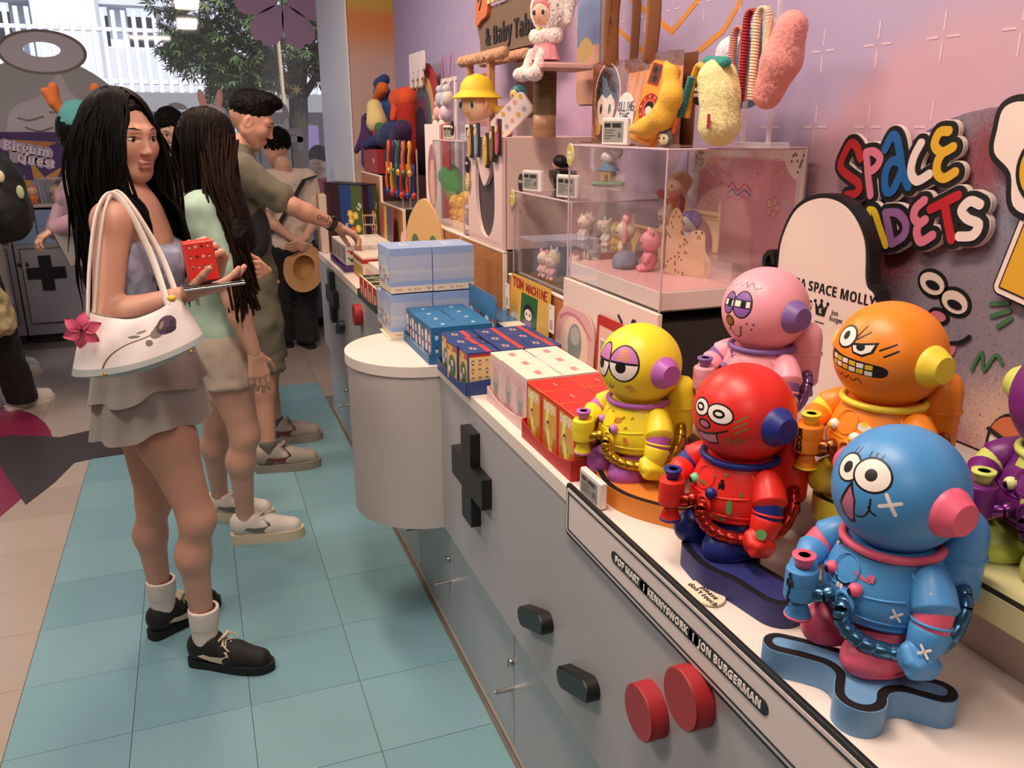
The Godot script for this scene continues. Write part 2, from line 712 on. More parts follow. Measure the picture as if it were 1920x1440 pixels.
func textures() -> void:
	var fn := FastNoiseLite.new()
	fn.seed = 3
	fn.frequency = 0.05
	fn.fractal_octaves = 4
	grain = NoiseTexture2D.new()
	grain.width = 256
	grain.height = 256
	grain.seamless = true
	grain.as_normal_map = true
	grain.bump_strength = 4.0
	grain.noise = fn
	var f2 := FastNoiseLite.new()
	f2.seed = 5
	f2.frequency = 0.11
	f2.fractal_octaves = 3
	weave = NoiseTexture2D.new()
	weave.width = 256
	weave.height = 256
	weave.seamless = true
	weave.as_normal_map = true
	weave.bump_strength = 5.0
	weave.noise = f2
func room() -> void:
	var slab := struct("floor", B.new().box(6.6, 0.1, 12.0, -1.4, -0.054, -1.2, 0.0).mesh(), M("6d6560", 0.7), "vinyl tile floor, pale blue aisle beside the counter and beige beyond")
	var rg := RandomNumberGenerator.new()
	rg.seed = 11
	var tile := B.new().box(0.2985, 0.004, 0.2985, 0, -0.002, 0, 0.0006).mesh()
	var fm := {}
	for c in ["78a0a8", "7ca3ab", "749ca5", "a99a8e", "ad9e92", "a5968a"]:
		var m: StandardMaterial3D = M(c, 1.0).duplicate()
		m.roughness = 0.24
		fm[c] = m
	for i in range(-8, 3):
		for k in range(-21, -2):
			var blue := i >= -2 and k >= -16 and i < 2
			if i >= 2 and k >= -15:
				continue
			if i < -4 and k > -9:
				continue
			var c: String = (["78a0a8", "7ca3ab", "749ca5"] if blue else ["a99a8e", "ad9e92", "a5968a"])[rg.randi() % 3]
			if i == 2 and k < -15 or true:
				obj("tile", tile, fm[c], slab, Vector3(0.15 + 0.3 * i, 0.0, -0.09 + 0.3 * k - 0.0))
	var mg := B.new().prism(ring2(-1.3, 4.2, 0.52, 1.02, 40), 0.0025)
	var inlay := obj("floor_inlay", mg.mesh(), M("7d1f3f", 0.35), slab, Vector3(0, 0.0, 0))
	inlay.rotation_degrees.x = -90
	var star := PackedVector2Array([Vector2(-1.02, 4.648), Vector2(-0.773, 4.522), Vector2(-0.625, 4.587), Vector2(-0.5, 4.6), Vector2(-0.573, 4.371), Vector2(-0.36, 4.17), Vector2(-0.576, 4.154), Vector2(-0.664, 4.128), Vector2(-0.72, 3.9), Vector2(-0.80, 3.69), Vector2(-0.88, 3.9), Vector2(-0.99, 4.22), Vector2(-1.3, 4.25), Vector2(-1.3, 4.5)])
	var st := obj("floor_inlay", B.new().prism(star, 0.0035).mesh(), M("3a3231", 0.4), slab)
	st.rotation_degrees.x = -90
	struct("ceiling", B.new().box(6.6, 0.1, 12.0, -1.4, 3.0, -1.2, 0.0).mesh(), M("8f8880", 0.8), "ceiling of the shop")
	struct("wall_left", B.new().box(0.1, 3.0, 12.0, -4.65, 1.45, -1.2, 0.0).mesh(), M("b9aeb4", 0.8), "plain wall on the far side of the shop")
	struct("wall_back", B.new().box(6.6, 3.0, 0.1, -1.4, 1.45, 4.75, 0.0).mesh(), M("b3a8a6", 0.8), "plain wall behind the camera")
	struct("wall_right_rear", B.new().box(0.12, 3.0, 2.9, 1.31, 1.45, 3.4, 0.0).mesh(), M("b8a3bc", 0.7), "plain lilac wall behind the camera on the counter side")
	struct("wall_right_end", B.new().box(0.12, 3.0, 1.15, 1.34, 1.45, -6.55, 0.0).mesh(), M("b8a3bc", 0.7), "short wall beside the pillar")
	struct("wall_end", B.new().box(0.6, 3.0, 0.1, 1.55, 1.45, -7.15, 0.0).mesh(), M("b9aeb4", 0.8), "wall beside the street window")
	var im := Image.create(96, 48, false, Image.FORMAT_RGB8)
	for y in 48:
		for x in 96:
			var z := -6.0 + 8.0 * (x + 0.5) / 96
			var yy := 2.95 * (1.0 - (y + 0.5) / 48)
			var c := Color("b3aee0").lerp(Color("bda8ca"), smoothstep(-5.6, -3.0, z))
			c = c.lerp(Color("b3a2c2"), smoothstep(-2.6, -1.6, z))
			var edge := 1.38 + 0.33 * smoothstep(-1.75, -1.15, z)
			c = c.lerp(Color("cca4b2"), smoothstep(edge + 0.05, edge - 0.05, yy) * smoothstep(-2.1, -1.6, z))
			var edge2 := 1.75 + 0.2 * sin(z * 1.7)
			c = c.lerp(Color("c9a6c6"), smoothstep(edge2 + 0.25, edge2 - 0.25, yy) * smoothstep(-1.9, -2.6, z) * 0.7)
			im.set_pixel(x, y, c)
	im.resize(768, 384, Image.INTERPOLATE_CUBIC)
	var wm := StandardMaterial3D.new()
	wm.albedo_texture = ImageTexture.create_from_image(im)
	wm.roughness = 0.45
	var wb := B.new().box(0.12, 2.95, 8.0, 1.31, 1.475, -2.0, 0.0)
	var wall := struct("wall_right", wb.mesh(), wm, "printed wall behind the counter, lavender with pink clouds and white crosses")
	var cr := B.new()
	for k in 30:
		for r in [1.67, 1.52, 1.82, 1.97, 2.12]:
			var z := -1.495 + 0.152 * (k - 20)
			if z > -0.3 or z < -5.2 or (z < -1.9 and r < 1.7):
				continue
			for s in [-1, 1]:
				cr.box(0.001, 0.0045, 0.026, 1.2497, r, z + s * 0.022, 0.0)
				cr.box(0.001, 0.033, 0.0045, 1.2497, r + s * 0.026, z, 0.0)
	obj("cross_print", cr.mesh(), M("d9bfc8", 0.5), wall)
	var ol := B.new()
	for seg in ORANGE:
		var pts := PackedVector2Array()
		for q in seg:
			pts.append(Vector2(q[0], q[1]))
		ol.prism(stroke(pts, 0.0075), 0.001)
	var on := obj("line_print", ol.mesh(), M("e0913a", 0.5), wall, Vector3(1.25, 0, 0))
	on.rotation_degrees.y = -90
	var pc := Pic.new(16, 128, "cdb3a6")
	for y in 128:
		var t := y / 128.0
		var c := Color("3f5a86").lerp(Color("d8b24a"), smoothstep(0.17, 0.235, t)).lerp(Color("e08a4a"), smoothstep(0.235, 0.27, t)).lerp(Color("d2b0a2"), smoothstep(0.27, 0.36, t))
		pc.im.fill_rect(Rect2i(0, y, 16, 1), c)
	var pillar := struct("trim_1", B.new().box(0.30, 2.95, 1.16, 1.124, 1.475, -5.98, 0.0).mesh(), T(pc, 0.5), "printed pillar beside the street window, orange fading to cream")
	var pl := B.new()
	var row0 := PackedVector3Array()
	var row1 := PackedVector3Array()
	for k in 8:
		var a := PI / 2 * k / 7.0
		row0.append(Vector3(0.974 - sin(a) * 0.018 , 0.0, -5.4 - 0.0 - (1.0 - cos(a)) * 0.03))
		row1.append(row0[k] + Vector3(0, 2.95, 0))
	row0.append(Vector3(0.956, 0, -6.56))
	row1.append(Vector3(0.956, 2.95, -6.56))
	pl.grid([row0, row1], false, 0)
	obj("side_panel", B.new().box(0.018, 2.95, 1.15, 0.965, 1.475, -5.98, 0.008).mesh(), M("f6f3f8", 0.4), pillar)
	var win := struct("window_1", B.new().box(5.87, 2.9, 0.012, -1.69, 1.47, -7.05, 0.0).mesh(), M("ffffff", 0.06, 0.0, "glass"), "full height shop window onto the street")
	obj("window_frame", B.new().box(5.87, 0.08, 0.08, -1.69, 0.0, -7.05).mesh(), M("5a5654", 0.4, 0.6), win)
	obj("window_frame", B.new().box(5.87, 0.16, 0.08, -1.69, 2.88, -7.05).mesh(), M("5a5654", 0.4, 0.6), win)
	obj("window_frame", B.new().box(0.04, 2.9, 0.08, 1.23, 1.45, -7.05).mesh(), M("5a5654", 0.4, 0.6), win)
	decals(win)
const ORANGE := [[[-2.63, 1.9], [-2.10, 1.655], [-1.86, 1.745], [-1.80, 1.80], [-1.80, 1.9]], [[-2.35, 1.88], [-2.10, 1.765], [-1.9, 1.87]]]
func flat(poly: PackedVector2Array, m: Material, called: String, parent: Node, z: float) -> void:
	obj(called, B.new().prism(poly, 0.002, 0.0, z).mesh(), m, parent)
func film(poly: PackedVector2Array, m: Material, called: String, parent: Node, z: float) -> void:
	var b := B.new()
	var tr := Geometry2D.triangulate_polygon(poly)
	for q in poly:
		b.p(Vector3(q.x, q.y, z), Vector3.BACK)
	for i in range(0, tr.size(), 3):
		b.tri(tr[i], tr[i + 1], tr[i + 2])
	obj(called, b.mesh(), m, parent)
func decals(win: Node) -> void:
	var pale := M("d2c4be", 0.6, 0.0, "film")
	var hair := M("b5aea6", 0.6, 0.0, "film")
	var line := M("8a8078", 0.6)
	var z := -7.043
	var halo := thing("halo_sticker", "pale oval halo sticker on the window above the drawn head", "sticker", Vector3(-0.9, 1.95, z))
	for e in [[0.285, 0.15, 0.075, "outer_ring"], [0.262, 0.132, 0.075, "ring"]]:
		var out := ring2(0, e[2], e[0], e[1], 40)
		var inn := ring2(0, 0.092, 0.118 if e[3] == "ring" else 0.11, 0.05 if e[3] == "ring" else 0.044, 40)
		if e[3] == "outer_ring":
			inn = ring2(0, e[2], 0.262, 0.132, 40)
		var hb := B.new()
		for i in 41:
			hb.p(Vector3(out[i % 40].x, out[i % 40].y, 0), Vector3.BACK)
			hb.p(Vector3(inn[i % 40].x, inn[i % 40].y, 0), Vector3.BACK)
			if i:
				hb.quad(i * 2 - 2, i * 2 - 1, i * 2 + 1, i * 2)
		obj(e[3], hb.mesh(), pale if e[3] == "ring" else line, halo)
	var angel := thing("head_sticker", "large grey sticker of a sleepy head with swept fringe on the window", "sticker", Vector3(-0.95, 1.46, z))
	var fp := curve2([Vector2(-0.27, -0.02), Vector2(-0.2, 0.18), Vector2(0.0, 0.28), Vector2(0.13, 0.42), Vector2(0.19, 0.3), Vector2(0.29, 0.18), Vector2(0.31, -0.02)], 6)
	for q in Geometry2D.clip_polygons(curve2([Vector2(-0.45, 0.0), Vector2(-0.42, 0.3), Vector2(-0.22, 0.48), Vector2(0.03, 0.54), Vector2(0.25, 0.49), Vector2(0.46, 0.34), Vector2(0.55, 0.12), Vector2(0.55, 0.0)], 6), fp):
		for r in Geometry2D.clip_polygons(q, ring2(0.05, 0.565, 0.285, 0.15, 40)):
			film(r, hair, "hair", angel, 0.0)
	film(fp, pale, "face", angel, 0.0)
	for p in [[Vector2(-0.17, 0.12), Vector2(-0.1, 0.105), Vector2(-0.01, 0.13)], [Vector2(0.04, 0.16), Vector2(0.12, 0.17), Vector2(0.18, 0.22)], [Vector2(-0.13, 0.055), Vector2(-0.05, 0.03), Vector2(0.04, 0.055)]]:
		film(stroke(curve2(p, 5), 0.007), line, "line", angel, 0.002)
	var fl := thing("flower_sticker", "big dusty pink flower sticker at the top of the window", "sticker", Vector3(0.76, 2.1, z))
	for k in 6:
		var a := -PI / 2 + TAU * (k + 0.45) / 6
		var d := Vector2(cos(a), sin(a))
		var s := d.orthogonal()
		var c := Vector2(0.02, 0.33)
		film(curve2([c + d * 0.03, c + d * 0.17 + s * 0.1, c + d * 0.29 + s * 0.11, c + d * 0.35 + s * 0.04, c + d * 0.33, c + d * 0.35 - s * 0.04, c + d * 0.29 - s * 0.11, c + d * 0.17 - s * 0.1], 5, true), M("c9a9b4", 0.6, 0.0, "film"), "petal", fl, 0.0)
	var star := PackedVector2Array()
	for k in 14:
		var a := TAU * k / 14 + 0.2
		star.append(Vector2(cos(a), sin(a)) * (0.052 if k % 2 == 0 else 0.016))
	tag(obj("star_sticker", B.new().prism(star, 0.002).mesh(), M("d8cfb4", 0.5), self, Vector3(0.84, 1.80, z)), "small cream star sticker on the window by the tree trunk", "sticker")
	var dim := M("c4c4c8", 0.5, 0.0, "film")
	var arc := []
	for k in 15:
		var a := PI * 0.86 - k * PI * 1.72 / 14
		arc.append(Vector2(cos(a) * 0.052, sin(a) * 0.056))
	var cs := stroke(PackedVector2Array(arc), 0.022)
	tag(obj("letter_sticker", B.new().prism(cs, 0.003).mesh(), dim, self, Vector3(0.688, 1.635, z)), "grey backwards C letter sticker, upper one on the window", "sticker")
	tag(obj("letter_sticker", B.new().prism(cs, 0.003).mesh(), dim, self, Vector3(0.68, 1.45, z)), "grey backwards C letter sticker behind the white shirt head", "sticker")
	var fs := B.new().prism(stroke(PackedVector2Array([Vector2(-0.05, 0.06), Vector2(0.03, 0.06), Vector2(0.03, -0.07)]), 0.024), 0.003)
	fs.prism(stroke(PackedVector2Array([Vector2(-0.04, 0.0), Vector2(0.03, 0.0)]), 0.022), 0.003)
	tag(obj("letter_sticker", fs.mesh(), dim, self, Vector3(0.81, 1.425, z)), "grey backwards F letter sticker at the right of the window", "sticker")
	var arch := PackedVector2Array()
	for k in 13:
		arch.append(Vector2(cos(PI * k / 12.0) * 0.078, sin(PI * k / 12.0) * 0.05))
	tag(obj("letter_sticker", B.new().prism(arch, 0.003).mesh(), dim, self, Vector3(-0.057, 1.645, z)), "grey half round sticker on the window over the dark haired head", "sticker")
func outside() -> void:
	struct("street", B.new().box(30, 0.1, 30, 0, -0.3, -22.2, 0.0).mesh(), M("77757a", 0.9), "grey street outside the window")
	var walk := thing("walkway", "raised concrete walkway across the street with a white slat fence", "walkway", Vector3(0, -0.25, -14))
	obj("deck", B.new().box(16, 0.3, 1.5, 0, 2.12, -0.7, 0.02).mesh(), M("85868c", 0.8), walk)
	for k in 6:
		obj("pillar", B.new().box(0.35, 2.0, 0.35, -6.0 + 2.6 * k, 1.0, -1.0, 0.02).mesh(), M("4b4b50", 0.8), walk)
	obj("rail", B.new().box(16, 0.07, 0.06, 0, 2.4, 0, 0.01).mesh(), M("e4e8f4", 0.6), walk)
	obj("rail", B.new().box(16, 0.06, 0.06, 0, 3.1, 0, 0.01).mesh(), M("e4e8f4", 0.6), walk)
	var slat := B.new().box(0.06, 1.15, 0.03, 0, 2.78, 0.03, 0.006).mesh()
	for k in 62:
		obj("slat", slat, M("e4e8f4", 0.6), walk, Vector3(-4.2 + 0.135 * k, 0, 0))
	var bl := thing("office_block", "white multi storey block with open balconies behind the fence", "building", Vector3(0, -0.25, -18))
	for k in 5:
		obj("storey", B.new().box(22, 0.85, 0.3, 0, 1.2 + 1.55 * k, 0, 0.02).mesh(), M("c9cdd8", 0.7), bl)
		obj("back_wall", B.new().box(22, 0.75, 0.2, 0, 1.95 + 1.55 * k, -1.6, 0.0).mesh(), M("a9a39c", 0.8), bl)
		obj("slab", B.new().box(22, 0.08, 1.7, 0, 1.6 + 1.55 * k, -0.85, 0.0).mesh(), M("d0d0d4", 0.8), bl)
		for j in 24:
			obj("column", B.new().box(0.32, 0.75, 0.3, -9.0 + 0.8 * j, 1.98 + 1.55 * k, -0.4, 0.0).mesh(), M(["c9c6cc", "8d8a90", "dfe2ee"][(j + k) % 3], 0.7), bl)
	obj("tower", B.new().box(1.0, 9, 0.8, -1.75, 4.5, 0.7, 0.02).mesh(), M("d6d9e2", 0.7), bl)
	var shop := thing("dark_shopfront", "dark glazed shopfront under the walkway behind the tree", "shopfront", Vector3(2.0, -0.25, -13.2))
	obj("facade", B.new().box(6.0, 1.95, 0.2, -1.2, 1.0, 0, 0.0).mesh(), M("35353b", 0.5), shop)
	for q in [[-1.35, 0.04, "57c8e8"], [-0.42, 0.04, "57c8e8"]]:
		obj("light_tube", B.new().tube([Vector3(q[0], 0.3, 0.14), Vector3(q[0] + 0.02, 1.75, 0.14)], 0.022).mesh(), M(q[2], 0.5, 1.4, "glow"), shop)
	for q in [[-1.25, 1.55, "8d3f83"], [-1.3, 0.95, "8d3f83"], [-0.3, 1.6, "6b5a8a"]]:
		obj("sign", B.new().box(0.26, 0.36, 0.05, q[0], q[1], 0.13, 0.01).mesh(), M(q[2], 0.6), shop)
	for k in 5:
		obj("panel", B.new().box(0.85, 1.7, 0.06, -3.6 + 1.0 * k, 0.95, 0.11, 0.01).mesh(), M(["3f3d44", "4a484f", "2d2c33"][k % 3], 0.35), shop)
	var tr := thing("street_tree", "leafy street tree with dark trunk just outside the window", "tree", Vector3(1.1, -0.25, -9.5))
	var tb := B.new()
	tb.tube(curve3([Vector3(-0.02, 0, 0), Vector3(0.0, 1.2, 0), Vector3(0.05, 2.4, 0), Vector3(0.02, 3.6, -0.1)], 5), 0.1, 10)
	for q in [[0.03, 2.0, 0.45, 2.75], [0.03, 2.2, -0.6, 2.7], [0.04, 2.5, -0.9, 3.3], [0.04, 2.6, 0.3, 3.6], [0.02, 2.1, -0.35, 2.35]]:
		tb.tube(curve3([Vector3(q[0], q[1], 0), Vector3(lerpf(q[0], q[2], 0.5), lerpf(q[1], q[3], 0.4), 0.15), Vector3(q[2], q[3], 0.2)], 4), [0.05, 0.047, 0.044, 0.04, 0.035, 0.03, 0.026, 0.022, 0.018], 7)
	obj("trunk", tb.mesh(), M("2a221e", 0.9), tr)
	var leaf := B.new()
	for k in 7:
		var a := TAU * k / 7
		leaf.face([Vector3(0, 0, 0), Vector3(cos(a) * 0.03 - sin(a) * 0.009, -0.01, sin(a) * 0.03 + cos(a) * 0.009), Vector3(cos(a) * 0.075, -0.03, sin(a) * 0.075), Vector3(cos(a) * 0.03 + sin(a) * 0.009, -0.01, sin(a) * 0.03 - cos(a) * 0.009)], Vector3(0, 1, 0.2).normalized())
	var mm := MultiMesh.new()
	mm.transform_format = MultiMesh.TRANSFORM_3D
	mm.use_colors = true
	mm.mesh = leaf.mesh()
	var rg := RandomNumberGenerator.new()
	rg.seed = 4
	var blobs := []
	for q in [[-0.65, 2.55, 0.55], [-0.1, 2.75, 0.55], [0.35, 2.7, 0.45], [-0.95, 2.55, 0.35], [-0.6, 2.15, 0.33], [-0.35, 2.3, 0.4], [0.45, 2.4, 0.3], [-0.2, 3.3, 0.7], [-0.9, 3.1, 0.5]]:
		for i in 330:
			var d := Vector3(rg.randfn(), rg.randfn() * 0.7, rg.randfn()).normalized() * pow(rg.randf(), 0.4)
			blobs.append([Vector3(q[0], q[1], 0.15) + d * q[2], q[2]])
	mm.instance_count = blobs.size()
	for i in blobs.size():
		mm.set_instance_transform(i, Transform3D(Basis.from_euler(Vector3(rg.randf_range(-0.9, 0.9), rg.randf() * TAU, rg.randf_range(-0.9, 0.9))).scaled(Vector3.ONE * rg.randf_range(0.8, 1.5)), blobs[i][0]))
		mm.set_instance_color(i, Color(0.035, 0.075, 0.025).lerp(Color(0.10, 0.17, 0.06), rg.randf()))
	var mi := MultiMeshInstance3D.new()
	mi.name = "foliage"
	mi.multimesh = mm
	var lm := StandardMaterial3D.new()
	lm.vertex_color_use_as_albedo = true
	lm.backlight_enabled = true
	lm.backlight = Color(0.1, 0.16, 0.05)
	lm.roughness = 0.6
	mi.material_override = lm
	mi.set_meta("kind", "stuff")
	tr.add_child(mi)
	var pole := thing("lamp_post", "thin pale lamp post leaning beside the tree trunk", "lamp post", Vector3(0.86, -0.25, -8.2))
	obj("post", B.new().tube([Vector3(0.03, 0, 0), Vector3(-0.03, 3.4, 0)], 0.017).mesh(), M("b5a58c", 0.5), pole)
	obj("base", B.new().lathe([[0.0, 0.05], [0.06, 0.05], [0.06, 0.05], [0.06, 0.0]], 12).mesh(), M("8d8272", 0.5), pole)
func counter() -> void:
	var ct := thing("display_counter", "long grey counter with white top, black plus plates, red discs and a rounded bay", "counter", Vector3(0.6, 0, -2.1))
	var grey := M("aaa7a9", 0.42)
	var black := M("0e0f10", 0.4)
	var white := M("e6d8cc", 0.5)
	var bay := PackedVector2Array([Vector2(0.3, -2.5), Vector2(0.3, 2.4), Vector2(-0.012, 2.4)])
	for k in 25:
		var a := PI * k / 24.0
		bay.append(Vector2(-0.012 - sin(a) * 0.222, 0.265 + cos(a) * 0.225))
	bay.append(Vector2(-0.012, -2.5))
	var top := obj("worktop", B.new().prism(bay, 0.03, 0.002).mesh(), white, ct, Vector3(0, 0.855, 0))
	top.rotation_degrees.x = -90
	obj("front_panel", B.new().box(0.27, 0.47, 4.9, 0.125, 0.622, 0.05, 0.004).mesh(), grey, ct)
	var drum := PackedVector2Array()
	for k in 33:
		var a := PI * k / 32.0
		drum.append(Vector2(-0.009 - sin(a) * 0.218, 0.265 + cos(a) * 0.221))
	var dr := obj("rounded_bay", B.new().prism(drum, 0.468, 0.001).mesh(), M("bdb4ae", 0.45), ct, Vector3(0, 0.387, 0))
	dr.rotation_degrees.x = -90
	obj("base_cabinet", B.new().box(0.26, 0.388, 4.9, 0.16, 0.194, 0.05, 0.002).mesh(), M("8f9092", 0.5), ct)
	obj("base_strip", B.new().box(0.012, 0.022, 4.9, 0.018, 0.012, 0.05, 0.002).mesh(), M("d8c5ae", 0.5), ct)
	var zs := [2.4, 1.57, 1.03, 0.49, -0.05, -0.43, -0.77, -1.31, -1.85, -2.39]
	for i in zs.size() - 1:
		var w: float = zs[i] - zs[i + 1]
		var zc: float = (zs[i] + zs[i + 1]) * 0.5
		var door := obj("door", B.new().box(0.018, 0.36, w - 0.004, 0.02, 0.205, 0, 0.0015).mesh(), M("a3a5a7", 0.3), ct, Vector3(0, 0, zc))
		obj("handle", B.new().tube([Vector3(0.01, 0, 0), Vector3(-0.035, 0, 0)], 0.006, 10).mesh(), M("cfcac4", 0.2, 1.0), door, Vector3(0, 0.19, w * 0.5 - 0.012))
		var lk := B.new().tube([Vector3(0.012, 0, 0), Vector3(0.003, 0, 0)], 0.009, 12)
		lk.box(0.006, 0.022, 0.004, 0, 0, 0, 0.001)
		obj("lock", lk.mesh(), M("b9b3ac", 0.25, 1.0), door, Vector3(0, 0.268, w * 0.5 - 0.012))
	var pad := Basis.from_euler(Vector3(0, -PI / 2, 0))
	for q in [[-1.83, 0.683], [-4.02, 0.735]]:
		var s := 0.124
		var t := 0.039
		var plus := PackedVector2Array([Vector2(-t, -s), Vector2(t, -s), Vector2(t, -t), Vector2(s, -t), Vector2(s, t), Vector2(t, t), Vector2(t, s), Vector2(-t, s), Vector2(-t, t), Vector2(-s, t), Vector2(-s, -t), Vector2(-t, -t)])
		var o := obj("plus_plate", B.new().prism(plus, 0.026, 0.0025).mesh(), black, ct, Vector3(-0.01, q[1], q[0] + 2.1))
		o.rotation_degrees.y = -90
	for q in [[-1.4, 0.531], [-1.188, 0.524], [-3.83, 0.62]]:
		var o := obj("pill_button", B.new().prism(stroke(PackedVector2Array([Vector2(-0.052, 0), Vector2(0.052, 0)]), 0.0225), 0.026, 0.003).mesh(), black, ct, Vector3(-0.01, q[1], q[0] + 2.1))
		o.rotation_degrees = Vector3(0, -90, 0)
		o.basis = o.basis * Basis(Vector3(0, 0, 1), deg_to_rad(23.0))
	for q in [[-0.936, 0.652], [-0.826, 0.758], [-3.33, 0.785]]:
		var o := obj("red_disc", B.new().prism(ring2(0, 0, 0.0445, 0.0445, 44), 0.03, 0.002).mesh(), M("a3242b", 0.45), ct, Vector3(-0.01, q[1], q[0] + 2.1))
		o.rotation_degrees.y = -90
	var sg := obj("sign_board", B.new().prism(rounded(0.79, 0.104, 0.008), 0.006, 0.0015).mesh(), M("17181a", 0.4), ct, Vector3(-0.0105, 0.847, 1.225))
	sg.rotation_degrees.y = -90
	obj("face", B.new().prism(rounded(0.779, 0.088, 0.006), 0.001, 0.0, 0.006).mesh(), M("ddd0cb", 0.5), sg)
	var ln := B.new()
	for q in [[0, 0.0365, 0.762, 0.0028], [0, -0.0365, 0.762, 0.0028]]:
		ln.box(q[2], q[3], 0.001, q[0], q[1], 0.0075, 0.0)
	for x in [-0.3805, 0.3805]:
		ln.box(0.0028, 0.076, 0.001, x, 0, 0.0075, 0.0)
	obj("inner_line", ln.mesh(), M("17181a", 0.4), sg)
	for q in [["POP MART", -0.153, 0.092], ["I", -0.098, 0.008], ["KENNYSWORK", -0.031, 0.124], ["I", 0.04, 0.008], ["JON BURGERMAN", 0.122, 0.146]]:
		obj("name_plate", B.new().prism(stroke(PackedVector2Array([Vector2(-q[2] * 0.5 + 0.002, 0), Vector2(q[2] * 0.5 - 0.002, 0)]), 0.0105), 0.001, 0.0, 0.007).mesh(), M("17181a", 0.4), sg, Vector3(q[1], 0, 0))
		if q[0] != "I":
			obj("lettering", words(q[0], 0.0165), M("eee6e0", 0.5), sg, Vector3(q[1], 0, 0.0085))
		else:
			obj("lettering", B.new().box(0.003, 0.012, 0.001).mesh(), M("eee6e0", 0.5), sg, Vector3(q[1], 0, 0.0085))
	var tier := thing("toy_stand", "low grey back step along the counter under the orange and pink toys", "display stand", Vector3(0.87, 0.885, -0.62))
	var prof := PackedVector2Array([Vector2(-0.005, 0.0), Vector2(0.37, 0.0), Vector2(0.37, 0.092), Vector2(-0.05, 0.092)])
	obj("step", B.new().prism(prof, 1.69, 0.0, -0.84).mesh(), M("b9aaa2", 0.5), tier)
	var cs := thing("case_stand", "white fronted stand with black sides carrying the big clear case", "display stand", Vector3(1.06, 0.885, -1.71))
	obj("body", B.new().box(0.352, 0.24, 0.47, 0.004, 0.12, 0, 0.0).mesh(), M("15130f", 0.5), cs)
	obj("front_panel", B.new().box(0.012, 0.262, 0.482, -0.178, 0.131, 0.0, 0.002).mesh(), M("e3cdc2", 0.5), cs)
	var scr := B.new()
	for q in [[[-0.03, 0.225], [-0.012, 0.21], [-0.026, 0.2]], [[0.03, 0.2], [0.036, 0.225], [0.05, 0.225], [0.052, 0.2], [0.04, 0.195]], [[0.05, 0.215], [0.07, 0.222], [0.078, 0.2], [0.06, 0.19]], [[0.032, 0.19], [0.034, 0.16]], [[0.076, 0.2], [0.078, 0.17]]]:
		var pts := []
		for e in q:
			pts.append(Vector2(e[0] + 0.1, e[1]))
		scr.prism(stroke(curve2(pts, 4), 0.0035), 0.001)
	var sc := obj("ink_doodle", scr.mesh(), M("17181a", 0.5), cs, Vector3(-0.1845, 0, 0))
	sc.rotation_degrees.y = -90
	var ps := thing("wood_stand", "orange wood fronted stand between the clear cases", "display stand", Vector3(1.06, 0.885, -2.4))
	var wood := wood_mat("b5713a")
	obj("low_step", B.new().box(0.34, 0.2, 0.42, 0.0, 0.1, 0.24, 0.002).mesh(), M("57504c", 0.5), ps)
	obj("low_front", B.new().box(0.008, 0.2, 0.42, -0.176, 0.1, 0.24, 0.001).mesh(), M("b7713f", 0.5), ps)
	obj("white_edge", B.new().box(0.012, 0.006, 0.42, -0.176, 0.203, 0.24, 0.001).mesh(), M("ecd5c4", 0.5), ps)
	obj("step", B.new().box(0.35, 0.266, 0.8, 0.0, 0.133, -0.39, 0.0).mesh(), M("5d4a40", 0.5), ps)
	for q in [[-0.215, 0.435], [-0.62, 0.36]]:
		obj("front_board", B.new().box(0.012, 0.262, q[1], -0.182, 0.131, q[0], 0.002).mesh(), wood, ps)
		obj("white_edge", B.new().box(0.014, 0.007, q[1] + 0.006, -0.182, 0.266, q[0], 0.001).mesh(), M("ecd5c4", 0.5), ps)
		obj("white_edge", B.new().box(0.014, 0.266, 0.006, -0.182, 0.133, q[0] + q[1] * 0.5, 0.001).mesh(), M("ecd5c4", 0.5), ps)
	var st := thing("stepped_stand", "stair shaped orange wood stand at the far end of the counter", "display stand", Vector3(1.06, 0.885, -4.0))
	var stair := PackedVector2Array([Vector2(-0.68, 0.0), Vector2(0.78, 0.0), Vector2(0.78, 0.165), Vector2(0.28, 0.165), Vector2(0.28, 0.275), Vector2(-0.19, 0.275), Vector2(-0.19, 0.4), Vector2(-0.68, 0.4)])
	var fb := obj("front_board", B.new().prism(stair, 0.012, 0.001).mesh(), wood, st, Vector3(-0.176, 0, 0))
	fb.rotation_degrees.y = -90
	var ed := B.new()
	for q in [[0.53, 0.165, 0.5, 0.006], [0.28, 0.22, 0.006, 0.11], [0.045, 0.275, 0.47, 0.006], [-0.19, 0.3375, 0.006, 0.125], [-0.435, 0.4, 0.49, 0.006]]:
		ed.box(0.014, q[3] + 0.001, q[2] + 0.001, -0.182, q[1], q[0], 0.001)
	obj("white_edge", ed.mesh(), M("ecd5c4", 0.5), st)
	obj("step", B.new().box(0.34, 0.16, 0.5, 0.0, 0.08, 0.53, 0.0).mesh(), M("1b1614", 0.5), st)
	obj("step", B.new().box(0.34, 0.27, 0.47, 0.0, 0.135, 0.045, 0.0).mesh(), M("1b1614", 0.5), st)
	obj("step", B.new().box(0.34, 0.395, 0.49, 0.0, 0.1975, -0.435, 0.0).mesh(), M("3a1d1a", 0.5), st)
func rounded(w: float, h: float, r: float) -> PackedVector2Array:
	var o := PackedVector2Array()
	for c in [[1, 1, 0], [-1, 1, 1], [-1, -1, 2], [1, -1, 3]]:
		for k in 6:
			var a: float = PI / 2 * (c[2] + k / 5.0)
			o.append(Vector2(c[0] * (w * 0.5 - r) + cos(a) * r, c[1] * (h * 0.5 - r) + sin(a) * r))
	return o
